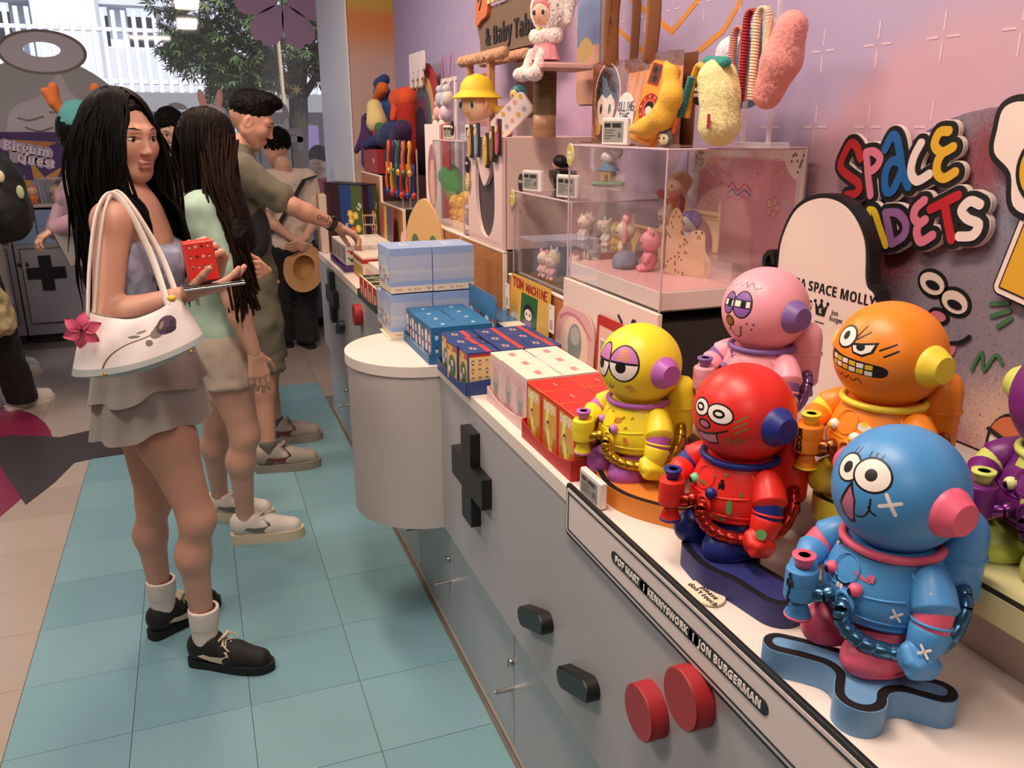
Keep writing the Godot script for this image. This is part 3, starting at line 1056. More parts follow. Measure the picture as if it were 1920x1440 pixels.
func wood_mat(c: String) -> StandardMaterial3D:
	var m := StandardMaterial3D.new()
	var fn := FastNoiseLite.new()
	fn.seed = 9
	fn.frequency = 0.02
	fn.fractal_octaves = 4
	var t := NoiseTexture2D.new()
	t.noise = fn
	t.seamless = true
	var g := Gradient.new()
	g.set_color(0, Color(c).darkened(0.12))
	g.set_color(1, Color(c).lightened(0.08))
	t.color_ramp = g
	m.albedo_texture = t
	m.uv1_triplanar = true
	m.uv1_scale = Vector3(6, 6, 1.2)
	m.roughness = 0.5
	return m
func wall_board(called: String, label: String, cat: String, x: float, z: float, y: float) -> Node3D:
	return thing(called, label, cat, Vector3(x, y, z), -90)
func wall_display() -> void:
	var n := 384
	var im := Image.create(n, n, false, Image.FORMAT_RGB8)
	var rg := RandomNumberGenerator.new()
	rg.seed = 21
	var blobs := [[0.18, 0.36, 0.17, "6a2226"], [0.9, 0.5, 0.24, "17141c"], [0.62, 0.75, 0.2, "c7a28f"], [0.2, 0.12, 0.2, "6f4f86"], [0.1, 0.22, 0.14, "5c3f7a"], [0.5, 0.13, 0.16, "8b3b45"], [0.78, 0.96, 0.14, "b04a2c"], [0.45, 0.9, 0.2, "a86f7c"], [0.62, 0.22, 0.2, "8b8fa0"], [0.3, 0.7, 0.2, "8f7e86"], [0.8, 0.3, 0.16, "6b6a7e"]]
	for y in n:
		for x in n:
			var c := Color("857985")
			var px := float(x) / n + rg.randfn() * 0.022
			var py := float(y) / n + rg.randfn() * 0.022
			for b in blobs:
				var d: float = Vector2(px - b[0], py - b[1]).length() / b[2]
				if d < 1.0:
					c = c.lerp(Color(b[3]), smoothstep(1.0, 0.25, d))
			if rg.randf() < 0.012:
				c = c.lerp(Color("2a1f2a"), 0.6)
			im.set_pixel(x, y, c)
	var dm := StandardMaterial3D.new()
	dm.albedo_texture = ImageTexture.create_from_image(im)
	dm.roughness = 0.6
	var disc := wall_board("spray_disc", "round board sprayed grey, wine red and black behind the toys", "wall board", 1.25, -1.03, 0.98)
	var R := 0.352
	var poly := PackedVector2Array()
	for k in 60:
		var a := TAU * k / 60
		poly.append(Vector2(cos(a) * R, maxf(0.0, 0.22 + sin(a) * R)))
	obj("board", B.new().prism(poly, 0.008, 0.0, 0.0, Rect2(-R, -0.13, 2 * R, 2 * R)).mesh(), dm, disc)
	var black := M("141214", 0.5)
	var white := M("dfc9bb", 0.5)
	var pink := M("c9707f", 0.5)
	for q in [[-0.096, 0.268, 0.031, 0.022, 0, 0.25], [-0.042, 0.244, 0.031, 0.022, 0, 0.25], [-0.072, 0.212, 0.02, 0.012, 2, 0.1], [0.105, 0.03, 0.036, 0.05, 0, 0.2]]:
		flat(ring2(q[0], q[1], q[2] + 0.004, q[3] + 0.004, 26, -q[5]), black, "outline", disc, 0.008)
		flat(ring2(q[0], q[1], q[2] - 0.003, q[3] - 0.003, 26, -q[5]), [white, white, pink][q[4]], "fill", disc, 0.0095)
	flat(ring2(-0.093, 0.266, 0.016, 0.0075, 20, -0.2), black, "pupil", disc, 0.011)
	flat(ring2(-0.04, 0.24, 0.016, 0.0075, 20, -0.2), black, "pupil", disc, 0.011)
	flat(ring2(0.108, 0.022, 0.018, 0.021, 20), black, "pupil", disc, 0.0125)
	var lid := PackedVector2Array()
	for k in 14:
		var a := PI * k / 13.0
		lid.append(Vector2(0.105 + cos(a - 0.25) * 0.034, 0.036 + sin(a - 0.2) * 0.041))
	flat(lid, M("c2693f", 0.6), "lid", disc, 0.0115)
	flat(stroke(PackedVector2Array([Vector2(0.07, 0.045), Vector2(0.145, 0.022)]), 0.004), black, "line", disc, 0.013)
	flat(stroke(curve2([Vector2(-0.11, 0.188), Vector2(-0.06, 0.17), Vector2(-0.02, 0.175), Vector2(0.0, 0.191)], 5), 0.0035), black, "mouth", disc, 0.011)
	flat(curve2([Vector2(-0.08, 0.174), Vector2(-0.028, 0.172), Vector2(-0.03, 0.147), Vector2(-0.06, 0.135), Vector2(-0.08, 0.15)], 4, true), pink, "tongue", disc, 0.0095)
	flat(stroke(curve2([Vector2(0.115, -0.03), Vector2(0.12, -0.05), Vector2(0.14, -0.055), Vector2(0.15, -0.04)], 4), 0.0035), black, "mouth", disc, 0.011)
	var green := M("3f6b45", 0.7)
	for q in [[[0.03, 0.255], [0.06, 0.262]], [[0.035, 0.235], [0.065, 0.25]], [[0.05, 0.22], [0.07, 0.238]]]:
		flat(stroke(PackedVector2Array([Vector2(q[0][0], q[0][1]), Vector2(q[1][0], q[1][1])]), 0.004), green, "mark", disc, 0.0095)
	flat(stroke(curve2([Vector2(0.015, 0.135), Vector2(0.028, 0.17), Vector2(0.038, 0.14), Vector2(0.055, 0.172), Vector2(0.07, 0.16)], 4), 0.003), green, "mark", disc, 0.0095)
	flat(ring2(-0.013, 0.07, 0.01, 0.012), green, "mark", disc, 0.0095)
	var drop := B.new()
	drop.prism(stroke(curve2([Vector2(0.107, 0.375), Vector2(0.09, 0.34), Vector2(0.105, 0.32), Vector2(0.12, 0.34), Vector2(0.11, 0.375)], 5), 0.0045), 0.002, 0.0, 0.0095)
	obj("drop_mark", drop.mesh(), white, disc)
	var words_ := thing("letter_sign", "cut out SPACE CADETS letters in red, pink, blue and yellow with black outlines", "sign", Vector3(1.234, 1.27, -1.213), -90)
	for q in CADET:
		var brd := PackedVector2Array()
		var b := B.new()
		var e := B.new()
		var w := B.new()
		for st in q[1]:
			var pts := []
			for i in range(0, st.size(), 2):
				pts.append(Vector2(st[i], st[i + 1]))
			var cv := curve2(pts, 4)
			var up: float = 0.0005 * words_.get_child_count() + 0.00025 * (q[1] as Array).find(st)
			w.prism(stroke(cv, q[2] + 0.0115), 0.007 + up)
			b.prism(stroke(cv, q[2] + 0.0098), 0.003, 0.0, 0.007 + up)
			e.prism(stroke(cv, q[2] + 0.0008), 0.0025, 0.0, 0.0095 + up)
		var lt := obj("letter", w.mesh(), M("e8d6cc", 0.5), words_)
		obj("outline", b.mesh(), black, lt)
		obj("colour_face", e.mesh(), M(q[0], 0.45), lt)
	var mo := wall_board("title_panel", "big cream helmet shaped panel with thick black edge lettered MEGA SPACE MOLLY", "sign", 1.16, -1.285, 0.977)
	var shape := curve2([Vector2(-0.163, 0.0), Vector2(-0.158, 0.16), Vector2(-0.140, 0.25), Vector2(-0.135, 0.32), Vector2(-0.098, 0.385), Vector2(-0.028, 0.412), Vector2(0.042, 0.398), Vector2(0.093, 0.345), Vector2(0.110, 0.27), Vector2(0.135, 0.248), Vector2(0.158, 0.18), Vector2(0.167, 0.0)], 6)
	obj("backing", B.new().prism(grow(shape, 0.009)[0], 0.026).mesh(), M("131113", 0.4), mo)
	obj("face", B.new().prism(shape, 0.002, 0.0, 0.026).mesh(), M("ecd6cb", 0.5), mo)
	var loop := curve2([Vector2(-0.155, 0.27), Vector2(-0.165, 0.29), Vector2(-0.185, 0.275), Vector2(-0.18, 0.25)], 5)
	obj("loop", B.new().prism(stroke(loop, 0.0055), 0.03).mesh(), black, mo)
	obj("lettering", words("MEGA SPACE MOLLY", 0.0275), M("161416", 0.5), mo, Vector3(0.008, 0.24, 0.0285))
	obj("emblem", B.new().box(0.056, 0.018, 0.001).mesh(), M("161416", 0.5), mo, Vector3(-0.052, 0.203, 0.0285))
	obj("lettering", words("POP MART", 0.0125), M("ecd6cb", 0.5), mo, Vector3(-0.052, 0.203, 0.0295))
	var crown := PackedVector2Array([Vector2(-0.012, -0.012), Vector2(0.012, -0.012), Vector2(0.018, 0.013), Vector2(0.008, 0.003), Vector2(0.0, 0.016), Vector2(-0.008, 0.003), Vector2(-0.018, 0.013)])
	var ce := B.new().prism(crown, 0.001)
	for q in [[0.018, 0.014], [0.0, 0.017], [-0.018, 0.014]]:
		ce.prism(ring2(q[0], q[1], 0.0035, 0.0035, 12), 0.001)
	ce.box(0.026, 0.0015, 0.001, 0, -0.026, 0.0005, 0.0)
	obj("emblem", ce.mesh(), M("161416", 0.5), mo, Vector3(0.003, 0.2, 0.0285))
	obj("lettering", words("K", 0.014), M("ecd6cb", 0.5), mo, Vector3(0.003, 0.197, 0.0297))
	obj("lettering", words("Jon", 0.013, 0.001, false), M("161416", 0.5), mo, Vector3(0.042, 0.2, 0.0285))
	obj("lettering", words("burger", 0.012, 0.001, false), M("161416", 0.5), mo, Vector3(0.047, 0.188, 0.0285))
	var yk := wall_board("shape_sign", "white and yellow cut out shape with black outline at the right wall edge", "sign", 1.235, -0.93, 1.26)
	var ys := curve2([Vector2(-0.097, 0.255), Vector2(-0.09, 0.29), Vector2(-0.05, 0.295), Vector2(0.0, 0.25), Vector2(0.08, 0.27), Vector2(0.12, 0.2), Vector2(0.09, 0.11), Vector2(0.0, 0.125), Vector2(-0.045, 0.14), Vector2(-0.06, 0.19), Vector2(-0.095, 0.22)], 5, true)
	obj("outline", B.new().prism(grow(ys, 0.011)[0], 0.014).mesh(), black, yk)
	obj("white_face", B.new().prism(ys, 0.002, 0.0, 0.014).mesh(), M("f0dccf", 0.5), yk)
	obj("yellow_outline", B.new().prism(ring2(0.005, 0.2, 0.055, 0.058, 30), 0.002, 0.0, 0.016).mesh(), black, yk)
	obj("yellow_face", B.new().prism(ring2(0.005, 0.2, 0.047, 0.05, 30), 0.002, 0.0, 0.018).mesh(), M("dba82a", 0.5), yk)
	var ch := PackedVector2Array([Vector2(-0.045, 0.01), Vector2(0.1, -0.02), Vector2(0.1, 0.12), Vector2(-0.018, 0.125)])
	obj("outline", B.new().prism(grow(ch, 0.016)[0], 0.01).mesh(), black, yk)
	obj("white_face", B.new().prism(grow(ch, 0.012)[0], 0.002, 0.0, 0.01).mesh(), M("f0dccf", 0.5), yk)
	obj("line", B.new().prism(grow(ch, 0.003)[0], 0.002, 0.0, 0.0115).mesh(), black, yk)
	obj("yellow_face", B.new().prism(ch, 0.002, 0.0, 0.0125).mesh(), M("dba82a", 0.5), yk)
	var gs := stroke(PackedVector2Array([Vector2(-0.012, 0.0), Vector2(0.02, 0.05), Vector2(0.05, 0.0)]), 0.008)
	tag(obj("green_sign", B.new().prism(Geometry2D.offset_polygon(ring2(0.03, 0.03, 0.035, 0.05, 3, PI / 2), 0.02)[0], 0.01).mesh(), M("3f8f3a", 0.5), self, Vector3(1.24, 1.6, -0.96)), "corner of a green and white cut out at the upper right edge of the wall", "sign").rotation_degrees.y = -90
const CADET := [
	["b91f26", [[-0.11, 0.192, -0.123, 0.211, -0.141, 0.219, -0.157, 0.195, -0.162, 0.173, -0.137, 0.157, -0.111, 0.146, -0.104, 0.132, -0.116, 0.123, -0.135, 0.12]], 0.0075],
	["d6748a", [[-0.096, 0.201, -0.084, 0.16, -0.072, 0.124], [-0.096, 0.203, -0.078, 0.205, -0.059, 0.194, -0.064, 0.178, -0.081, 0.167]], 0.007],
	["1d5fa0", [[-0.049, 0.21, -0.036, 0.234, -0.023, 0.228, -0.01, 0.199, 0.002, 0.169, 0.018, 0.146], [-0.008, 0.188, -0.028, 0.189, -0.04, 0.166, -0.033, 0.135, -0.016, 0.138, -0.003, 0.168]], 0.0075],
	["ecd9ce", [[0.034, 0.222, 0.022, 0.197, 0.021, 0.171, 0.037, 0.157, 0.062, 0.17]], 0.0075],
	["dfae2c", [[0.09, 0.243, 0.072, 0.241, 0.065, 0.22, 0.083, 0.208, 0.104, 0.217], [0.085, 0.208, 0.077, 0.191, 0.08, 0.172, 0.096, 0.165, 0.116, 0.176]], 0.0075],
	["d9b52c", [[-0.068, 0.097, -0.055, 0.094, -0.037, 0.068, -0.015, 0.035], [-0.068, 0.095, -0.07, 0.065, -0.07, 0.033]], 0.006],
	["8b5c8e", [[-0.025, 0.094, -0.013, 0.067, -0.001, 0.041], [-0.025, 0.095, 0.004, 0.097, 0.027, 0.079, 0.025, 0.057, 0.0, 0.04]], 0.007],
	["d6748a", [[0.061, 0.124, 0.045, 0.109, 0.044, 0.093, 0.058, 0.084, 0.069, 0.091], [0.058, 0.084, 0.055, 0.068, 0.067, 0.052, 0.09, 0.066]], 0.0075],
	["b91f26", [[0.079, 0.111, 0.106, 0.125, 0.131, 0.138], [0.107, 0.122, 0.118, 0.096, 0.132, 0.064]], 0.0075],
	["ecd9ce", [[0.177, 0.127, 0.158, 0.131, 0.144, 0.115, 0.157, 0.102, 0.181, 0.095, 0.174, 0.076, 0.147, 0.071]], 0.0075],
]
func F(az: float, el: float) -> Vector2:
	return Vector2(0.5 + az / 360.0, (90.0 - el) / 180.0)
func eye(p: Pic, az: float, el: float, rx: float, ry: float, c: String, rot := 0.0) -> void:
	var f := F(az, el)
	p.ell(f.x, f.y, rx / 360.0 / cos(deg_to_rad(el)), ry / 180.0, c, rot)
func pen(p: Pic, pts: Array, w: float, c: String) -> void:
	var o := []
	for i in range(0, pts.size(), 2):
		o.append(F(pts[i], pts[i + 1]))
	p.line(o if o.size() < 3 else Array(curve2(o, 5)), w / 360.0, c)
const K := "15110f"
const WH := "f2e6da"
func face_blue(p: Pic) -> void:
	for q in [[-12, 25, 13, 12, 0.1], [16, 27, 16, 14, 0.1]]:
		eye(p, q[0], q[1], q[2] + 2, q[3] + 2, K, q[4])
		eye(p, q[0], q[1], q[2], q[3], WH, q[4])
		eye(p, q[0] - 0.5, q[1] - 0.5, 5.5, 5.5, K)
	for q in [[3, 46, 5, 40], [11, 47, 12, 42], [20, 47, 19, 42], [-20, 44, -17, 38], [-14, 46, -12, 39]]:
		pen(p, q, 1.5, K)
	p.poly([F(0, 17), F(-11, -8), F(-6, -20), F(1, -25), F(8, -22), F(8, 0)], K)
	p.poly([F(0, 11), F(-8, -9), F(-3, -19), F(2, -21), F(6, -18), F(6, 0)], "c56a86")
	pen(p, [9, -14, 16, -12, 21, -4, 21, 6], 1.8, K)
	pen(p, [20, -1, 23, -5, 27, -7], 1.8, K)
	pen(p, [33, 14, 42, -2], 3.2, WH)
	pen(p, [29, 3, 45, 9], 3.2, WH)
func face_red(p: Pic) -> void:
	for q in [[-8, 13, 12, 9, 0.0], [21, 12, 15, 10, 0.1]]:
		eye(p, q[0], q[1], q[2] + 2, q[3] + 2, K, q[4])
		eye(p, q[0], q[1], q[2], q[3], WH, q[4])
		eye(p, q[0] - 1, q[1], 7.5, 5, K)
		eye(p, q[0] - 1, q[1], 4.5, 2.2, WH)
	eye(p, 2, -4, 10, 6, K)
	eye(p, 2, -4, 7, 3.6, "c76a86")
	p.poly([F(-13, -16), F(20, -11), F(22, -25), F(8, -29), F(-10, -27)], K)
	p.poly([F(-10, -18), F(18, -13), F(19, -23), F(7, -26), F(-8, -25)], "d98fa2")
	pen(p, [-18, -14, 0, -16, 18, -11, 32, -5], 2.2, K)
	for q in [[40, 6, 52, 14], [38, -1, 52, 7], [40, -7, 53, 1]]:
		pen(p, q, 1.8, "6d8a52")
	pen(p, [30, -20, 34, -13, 38, -21, 43, -12, 46, -19, 52, -12], 1.6, "4f7a4a")
func face_yellow(p: Pic) -> void:
	for q in [[-10, 12, 15, 24, 0.0], [29, 13, 21, 24, 0.0]]:
		eye(p, q[0], q[1], q[2] + 2.5, q[3] + 2.5, K)
		eye(p, q[0], q[1], q[2], q[3], WH)
		var top := []
		for k in 15:
			var a := PI * k / 14.0
			top.append(F(q[0] + cos(a) * q[2] / cos(deg_to_rad(q[1])), q[1] + sin(a) * q[3]))
		p.poly(top, "c47ab4")
		p.rect(F(q[0] - q[2], 0).x, F(0, q[1] + 1.5).y, 2.0 * q[2] / 360.0, 3.0 / 180.0, K)
		eye(p, q[0] - 3, q[1] - 6, 8, 8, K)
	for k in 4:
		pen(p, [20.0 + k, 18.0 + 4.0 * k, 38.0 - k, 19.0 + 4.0 * k], 2.2, "e39a3c")
	pen(p, [-4, -20, 2, -26, 8, -27, 12, -23], 2.0, K)
	pen(p, [6, -20, 6, -27], 2.0, K)
	pen(p, [33, -20, 42, -17, 36, -23, 46, -21, 40, -28, 48, -26], 2.0, "cf9a2a")
func face_pink(p: Pic) -> void:
	for q in [[-9, 13, 10, 14, 0.0], [15, 14, 13, 17, 0.0]]:
		eye(p, q[0], q[1], q[2] + 2, q[3] + 2, K)
		eye(p, q[0], q[1], q[2], q[3], "8a5fa8")
		p.rect(F(q[0] - q[2] * 0.95, 0).x, F(0, q[1] + 6).y, 1.9 * q[2] / 360.0, 11.0 / 180.0, K)
		p.rect(F(q[0] - q[2] * 0.9, 0).x, F(0, q[1] + 4.5).y, 1.8 * q[2] / 360.0, 8.0 / 180.0, WH)
		p.rect(F(q[0] - 2, 0).x, F(0, q[1] + 4.5).y, 8.0 / 360.0, 8.0 / 180.0, K)
	eye(p, -4, -11, 9, 8, K)
	eye(p, -4, -11, 6.5, 5.5, "94562c")
	pen(p, [-4, -18, -3, -28, 4, -34, 13, -30, 16, -16], 2.0, K)
	pen(p, [-4, -20, -10, -26], 2.0, K)
	for q in [[25, -11], [34, -11], [31, -18]]:
		eye(p, q[0], q[1], 1.8, 1.8, "7a4a8a")
	p.line([F(-13, 37), F(-4, 46), F(0, 38), F(8, 46), F(14, 38), F(21, 46), F(30, 36), F(39, 40)], 1.2 / 360.0, "4a1d24")
func face_orange(p: Pic) -> void:
	eye(p, -13, 23, 15, 13.5, K)
	eye(p, -13, 23, 12.5, 11, WH)
	eye(p, -14, 24, 4.5, 5, K)
	p.poly([F(-2, 18), F(10, 20), F(30, 24), F(26, 12), F(15, 6), F(3, 8)], K)
	p.poly([F(1, 16), F(12, 18), F(26, 21), F(23, 13), F(14, 8.5), F(4, 10)], WH)
	eye(p, 11, 16, 5, 4, K)
	pen(p, [2, 24, 9, 39], 2.0, K)
	pen(p, [4, 23, 17, 33], 2.0, K)
	pen(p, [48, 24, 32, 16], 2.0, K)
	pen(p, [50, 17, 37, 10], 2.0, K)
	p.poly(Array(curve2([F(-32, 5), F(-10, 3), F(20, 1), F(38, -1), F(43, -7), F(36, -13), F(10, -13), F(-15, -12), F(-32, -9)], 4, true)), K)
	for r in 2:
		for k in 6:
			p.rect(F(-28.0 + 9.5 * k, 0).x, F(0, 1.5 - 6.5 * r - k * 0.5).y, 8.0 / 360.0, 5.2 / 180.0, "e2bb2c" if (k + r) % 2 else WH)
	pen(p, [-20, -18, -14, -21, -10, -17, -6, -22, 0, -18, 4, -23, 12, -19, 16, -24], 1.2, K)
func toys() -> void:
	var fist := Blob.new()
	fist.ell(Vector3(0.001, -0.001, 0), Vector3(0.016, 0.0155, 0.0175), 0.012)
	for k in 4:
		var z := 0.0105 - 0.007 * k
		fist.cap(Vector3(0.012, 0.001 - absf(k - 1.5) * 0.001, z), Vector3(0.009, -0.0095, z), 0.006, 0.006, 0.004)
	fist.cap(Vector3(-0.002, 0.007, 0.013), Vector3(0.007, 0.0, 0.0145), 0.0062, 0.0056, 0.004)
	fist.cap(Vector3(0, 0.008, 0), Vector3(0.001, 0.022, -0.002), 0.012, 0.0125, 0.006)
	var fm := fist.into(B.new(), 0.0016).mesh()
	var set := [
		["blue", Vector3(0.716, 0.9225, -0.652), 0.0, "4a92cc", "e5607c", "4f7ea0", face_blue, "nearest", [[-0.055, 0.118, 0.03, -0.02, 0.068, 0.018, 0.022, 0.03]], "6a97bf"],
		["red", Vector3(0.714, 0.9185, -0.943), 5.0, "e32a20", "1d2a80", "b4322a", face_red, "second", [], "2b2f6e"],
		["yellow", Vector3(0.711, 0.9125, -1.244), 7.0, "f0dc2a", "b460b4", "c0982e", face_yellow, "third", [], "d8822e"],
		["orange", Vector3(0.868, 1.0175, -0.84), 2.0, "f28a1e", "efd63a", "a8623a", face_orange, "back", [], "e6d04a"],
		["pink", Vector3(0.9, 1.0145, -1.155), 5.0, "f0a4b0", "7d5d9e", "8a6a9a", face_pink, "back", [], "d8a8b8"],
		["purple", Vector3(0.93, 1.012, -0.612), 0.0, "6f1f72", "c9d46a", "7c3f82", null, "back", [], "cdc890"],
	]
	var how := {"blue": "blue toy astronaut with pink ear caps and long pink nose, nearest on the counter", "red": "red toy astronaut with navy ear caps and boots, second from the near end", "yellow": "yellow toy astronaut with orchid ear caps and gold hose beside the red boxes", "orange": "orange toy astronaut with gritted teeth and yellow ear caps on the back step", "pink": "pale pink toy astronaut with purple ear caps on the back step", "purple": "dark purple toy astronaut with lime boots cut by the right edge"}
	for s in set:
		toy(s, how[s[0]], fm)
	plate("blue", Vector3(0.716, 0.8855, -0.652), "6a97bf", [[-0.046, 0.104, -0.01, 0.07, 0.05, 0.03, 0.09, -0.003], [0.03, 0.04, 0.05, 0.068, 0.066, 0.084]], [0.021, 0.028], "blue cut out base plate with black line under the blue toy")
	plate("red", Vector3(0.714, 0.8855, -0.943), "2b2f6e", [[0.0, 0.05, 0.05, 0.055, 0.09, 0.04, 0.15, 0.03], [0.0, 0.01, 0.03, 0.02]], [0.034, 0.04], "navy cut out base plate with black line under the red toy")
	plate("yellow", Vector3(0.711, 0.8855, -1.244), "d8822e", [[0.0, 0.04, 0.05, 0.05, 0.1, 0.04, 0.16, 0.0], [0.0, 0.01, 0.06, 0.01]], [0.036, 0.04], "orange cut out base plate with black line under the yellow toy")
	plate("orange", Vector3(0.868, 0.9775, -0.84), "e6d04a", [[-0.02, 0.04, 0.03, 0.03, 0.07, 0.045], [0.0, -0.02, 0.03, -0.02]], [0.035, 0.04], "yellow cut out base plate with black line under the orange toy")
	plate("pink", Vector3(0.9, 0.9775, -1.155), "d8a8b8", [[-0.03, 0.02, 0.03, 0.02], [0.0, -0.02, 0.03, -0.02]], [0.045, 0.04], "pink cut out base plate under the pink toy")
	plate("purple", Vector3(0.93, 0.9775, -0.612), "d3cf9a", [[0.005, 0.075, 0.09, 0.075], [0.01, 0.0, 0.08, 0.0]], [0.052, 0.055], "pale lime cut out base plate with black line under the purple toy")
func plate(_c: String, pos: Vector3, col: String, strokes: Array, half: Array, label: String) -> void:
	var o := thing("base_plate", label, "base plate", pos, -90)
	var un := PackedVector2Array()
	for i in strokes.size():
		var pts := []
		for k in range(0, strokes[i].size(), 2):
			pts.append(Vector2(strokes[i][k], -strokes[i][k + 1]))
		var q := stroke(curve2(pts, 7), half[i])
		if un.is_empty():
			un = q
		else:
			for r in Geometry2D.merge_polygons(un, q):
				if not Geometry2D.is_polygon_clockwise(r):
					un = r
					break
	var sm := PackedVector2Array()
	var off := grow(grow(un, 0.02)[0], -0.02)
	un = off[0] if off.size() else un
	var lie := func(nm: String, poly: PackedVector2Array, d: float, z0: float, m: Material) -> void:
		var b := obj(nm, B.new().prism(poly, d, 0.001 if d > 0.01 else 0.0, z0).mesh(), m, o)
		b.rotation_degrees.x = -90
		b.scale = Vector3(1, 1, 1)
	lie.call("board", un, 0.034, 0.0, M(col, 0.5))
	var i1 := grow(un, -0.0012)
	var i2 := grow(un, -0.0115)
	lie.call("black_line", i1[0], 0.0006, 0.0338, M("121012", 0.5))
	if i2.size():
		lie.call("top_face", i2[0], 0.0006, 0.0346, M(col, 0.5))
func toy(s: Array, label: String, fist: Mesh) -> void:
	var main := M(s[3], 0.42)
	var acc := M(s[4], 0.45)
	var metal := M(s[5], 0.28, 0.85)
	var o := thing("astronaut_toy", label, "toy figure", s[1], -90.0 + s[2], "astronaut toys on the counter")
	var bd := B.new().lathe([[0.0, 0.045], [0.045, 0.045], [0.059, 0.053], [0.0675, 0.065], [0.0705, 0.079], [0.069, 0.094], [0.064, 0.109], [0.058, 0.124], [0.053, 0.136], [0.049, 0.142], [0.0, 0.142]], 40)
	obj("body", bd.mesh(), main, o)
	var seam := B.new()
	seam.at(0, 0.059, 0.0).torus(0.0635, 0.0022, 48, 8)
	seam.at(0, 0.069, 0.0).torus(0.0685, 0.0014, 48, 8)
	seam.at(0, 0.116, 0.0615, 0, PI / 2 - 0.35).torus(0.017, 0.0008, 30, 6)
	obj("seam", seam.mesh(), main, o)
	var bib := []
	for k in 13:
		var a := deg_to_rad(lerpf(-62, 62, k / 12.0))
		bib.append(Vector3(sin(a) * 0.0683, 0.097 - 0.003 * cos(a * 2.0), cos(a) * 0.0683))
	obj("bib_line", B.new().tube(bib, 0.0016, 6).mesh(), main, o)
	var p := Pic.new(1200, 600, s[3])
	if s[6] != null:
		(s[6] as Callable).call(p)
	var R := 0.0735
	var rows := []
	for i in 25:
		var el := deg_to_rad(lerpf(-60, 90, i / 24.0))
		var row := PackedVector3Array()
		for j in 48:
			var az := -PI + TAU * j / 48
			row.append(Vector3(sin(az) * cos(el) * R, 0.206 + sin(el) * R * 0.985, cos(az) * cos(el) * R))
		rows.append(row)
	var hb := B.new().grid(rows, true, 0, Rect2(0, 150.0 / 180.0, 1, -150.0 / 180.0))
	var hm := T(p, 0.4)
	var helmet := obj("helmet", hb.mesh(), hm, o)
	var rim := B.new().lathe([[0.0368, 0.1433], [0.03, 0.1405], [0.0, 0.1405]], 40)
	rim.at(0, 0.206, 0, 0, 0.25).torus(0.0737, 0.0004, 48, 4, 0.02, 1.0)
	obj("underside", rim.mesh(), main, helmet)
	for sx in [-1, 1]:
		var eb := B.new().at(sx * 0.066, 0.206, 0, 0, 0, -sx * PI / 2)
		eb.lathe([[0.0, 0.0], [0.0285, 0.0], [0.0285, 0.0], [0.0275, 0.006], [0.0262, 0.0085], [0.0185, 0.0225], [0.0175, 0.0235], [0.0175, 0.0235], [0.0, 0.0235]], 36)
		obj("ear_cap", eb.mesh(), acc, o)
	var nk := B.new().at(0, 0.1415, 0).torus(0.0535, 0.0052, 48, 10)
	obj("neck_ring", nk.mesh(), acc, o)
	for sx in [-1, 1]:
		var bb := Blob.new()
		bb.ell(Vector3(sx * 0.034, 0.018, 0.036), Vector3(0.03, 0.03, 0.045), 0.012)
		bb.cap(Vector3(sx * 0.032, 0.025, 0.008), Vector3(sx * 0.03, 0.058, 0.004), 0.0265, 0.025, 0.015)
		bb.clip(Vector3.DOWN, Vector3(0, 0.0005, 0))
		var sole := B.new()
		bb.into(sole, 0.0028)
		obj("boot", sole.mesh(), acc, o)
		var rn := B.new().at(sx * 0.034, 0.006, 0.029)
		rn.torus(0.029, 0.0022, 32, 6, 1.0, 1.44)
		obj("sole_edge", rn.mesh(), acc, o)
	var sh := Vector3(0.058, 0.128, 0.0)
	var el1 := Vector3(0.081, 0.1, 0.012)
	var wr := Vector3(0.085, 0.068, 0.02)
	var ar := B.new().tube([sh, sh.lerp(el1, 0.5), el1, el1 + (el1 - sh) * 0.08], [0.0185, 0.023, 0.024, 0.0243], 20)
	ar.at(0.0565, 0.124, 0.0, 0, 0, -0.75).torus(0.021, 0.0025, 28, 8)
	obj("upper_arm", ar.mesh(), main, o)
	obj("arm_band", B.new().tube([el1, wr], [0.02, 0.0195], 20, false).mesh(), acc, o)
	var mid := el1.lerp(wr, 0.5)
	var rg := B.new()
	rg.t = Transform3D(Basis(Quaternion(Vector3.UP, (el1 - wr).normalized())), mid)
	rg.torus(0.0202, 0.0018, 28, 8)
	obj("arm_ring", rg.mesh(), main, o)
	obj("glove_cuff", B.new().tube([wr + Vector3(0, 0.008, -0.002), wr + Vector3(-0.0005, -0.014, 0.005)], [0.0228, 0.018], 20).mesh(), main, o)
	var fs := obj("fist", fist, main, o, Vector3(0.084, 0.044, 0.031))
	fs.scale = Vector3.ONE * 1.22
	fs.rotation_degrees = Vector3(-15, 0, 0)
	var s2 := Vector3(-0.058, 0.128, 0.0)
	var e2 := Vector3(-0.074, 0.112, 0.03)
	obj("upper_arm", B.new().tube([s2, s2.lerp(e2, 0.5), e2], [0.017, 0.021, 0.0215], 18).mesh(), main, o)
	obj("arm_band", B.new().tube([e2, Vector3(-0.068, 0.102, 0.052)], [0.018, 0.0178], 18, false).mesh(), acc, o)
	obj("glove_cuff", B.new().tube([Vector3(-0.068, 0.103, 0.05), Vector3(-0.06, 0.097, 0.068)], [0.02, 0.015], 18).mesh(), main, o)
	var f2 := obj("fist", fist, main, o, Vector3(-0.052, 0.093, 0.08))
	f2.rotation_degrees = Vector3(70, 60, 0)
	var gun := obj("sprayer", B.new().at(-0.032, 0.0, 0.096).lathe([[0.0, 0.066], [0.016, 0.066], [0.0185, 0.0675], [0.0195, 0.07], [0.0195, 0.0865], [0.0188, 0.0875], [0.0195, 0.0885], [0.0195, 0.104], [0.0175, 0.107], [0.0, 0.107]], 28, 0.92, 1.0).mesh(), main, o)
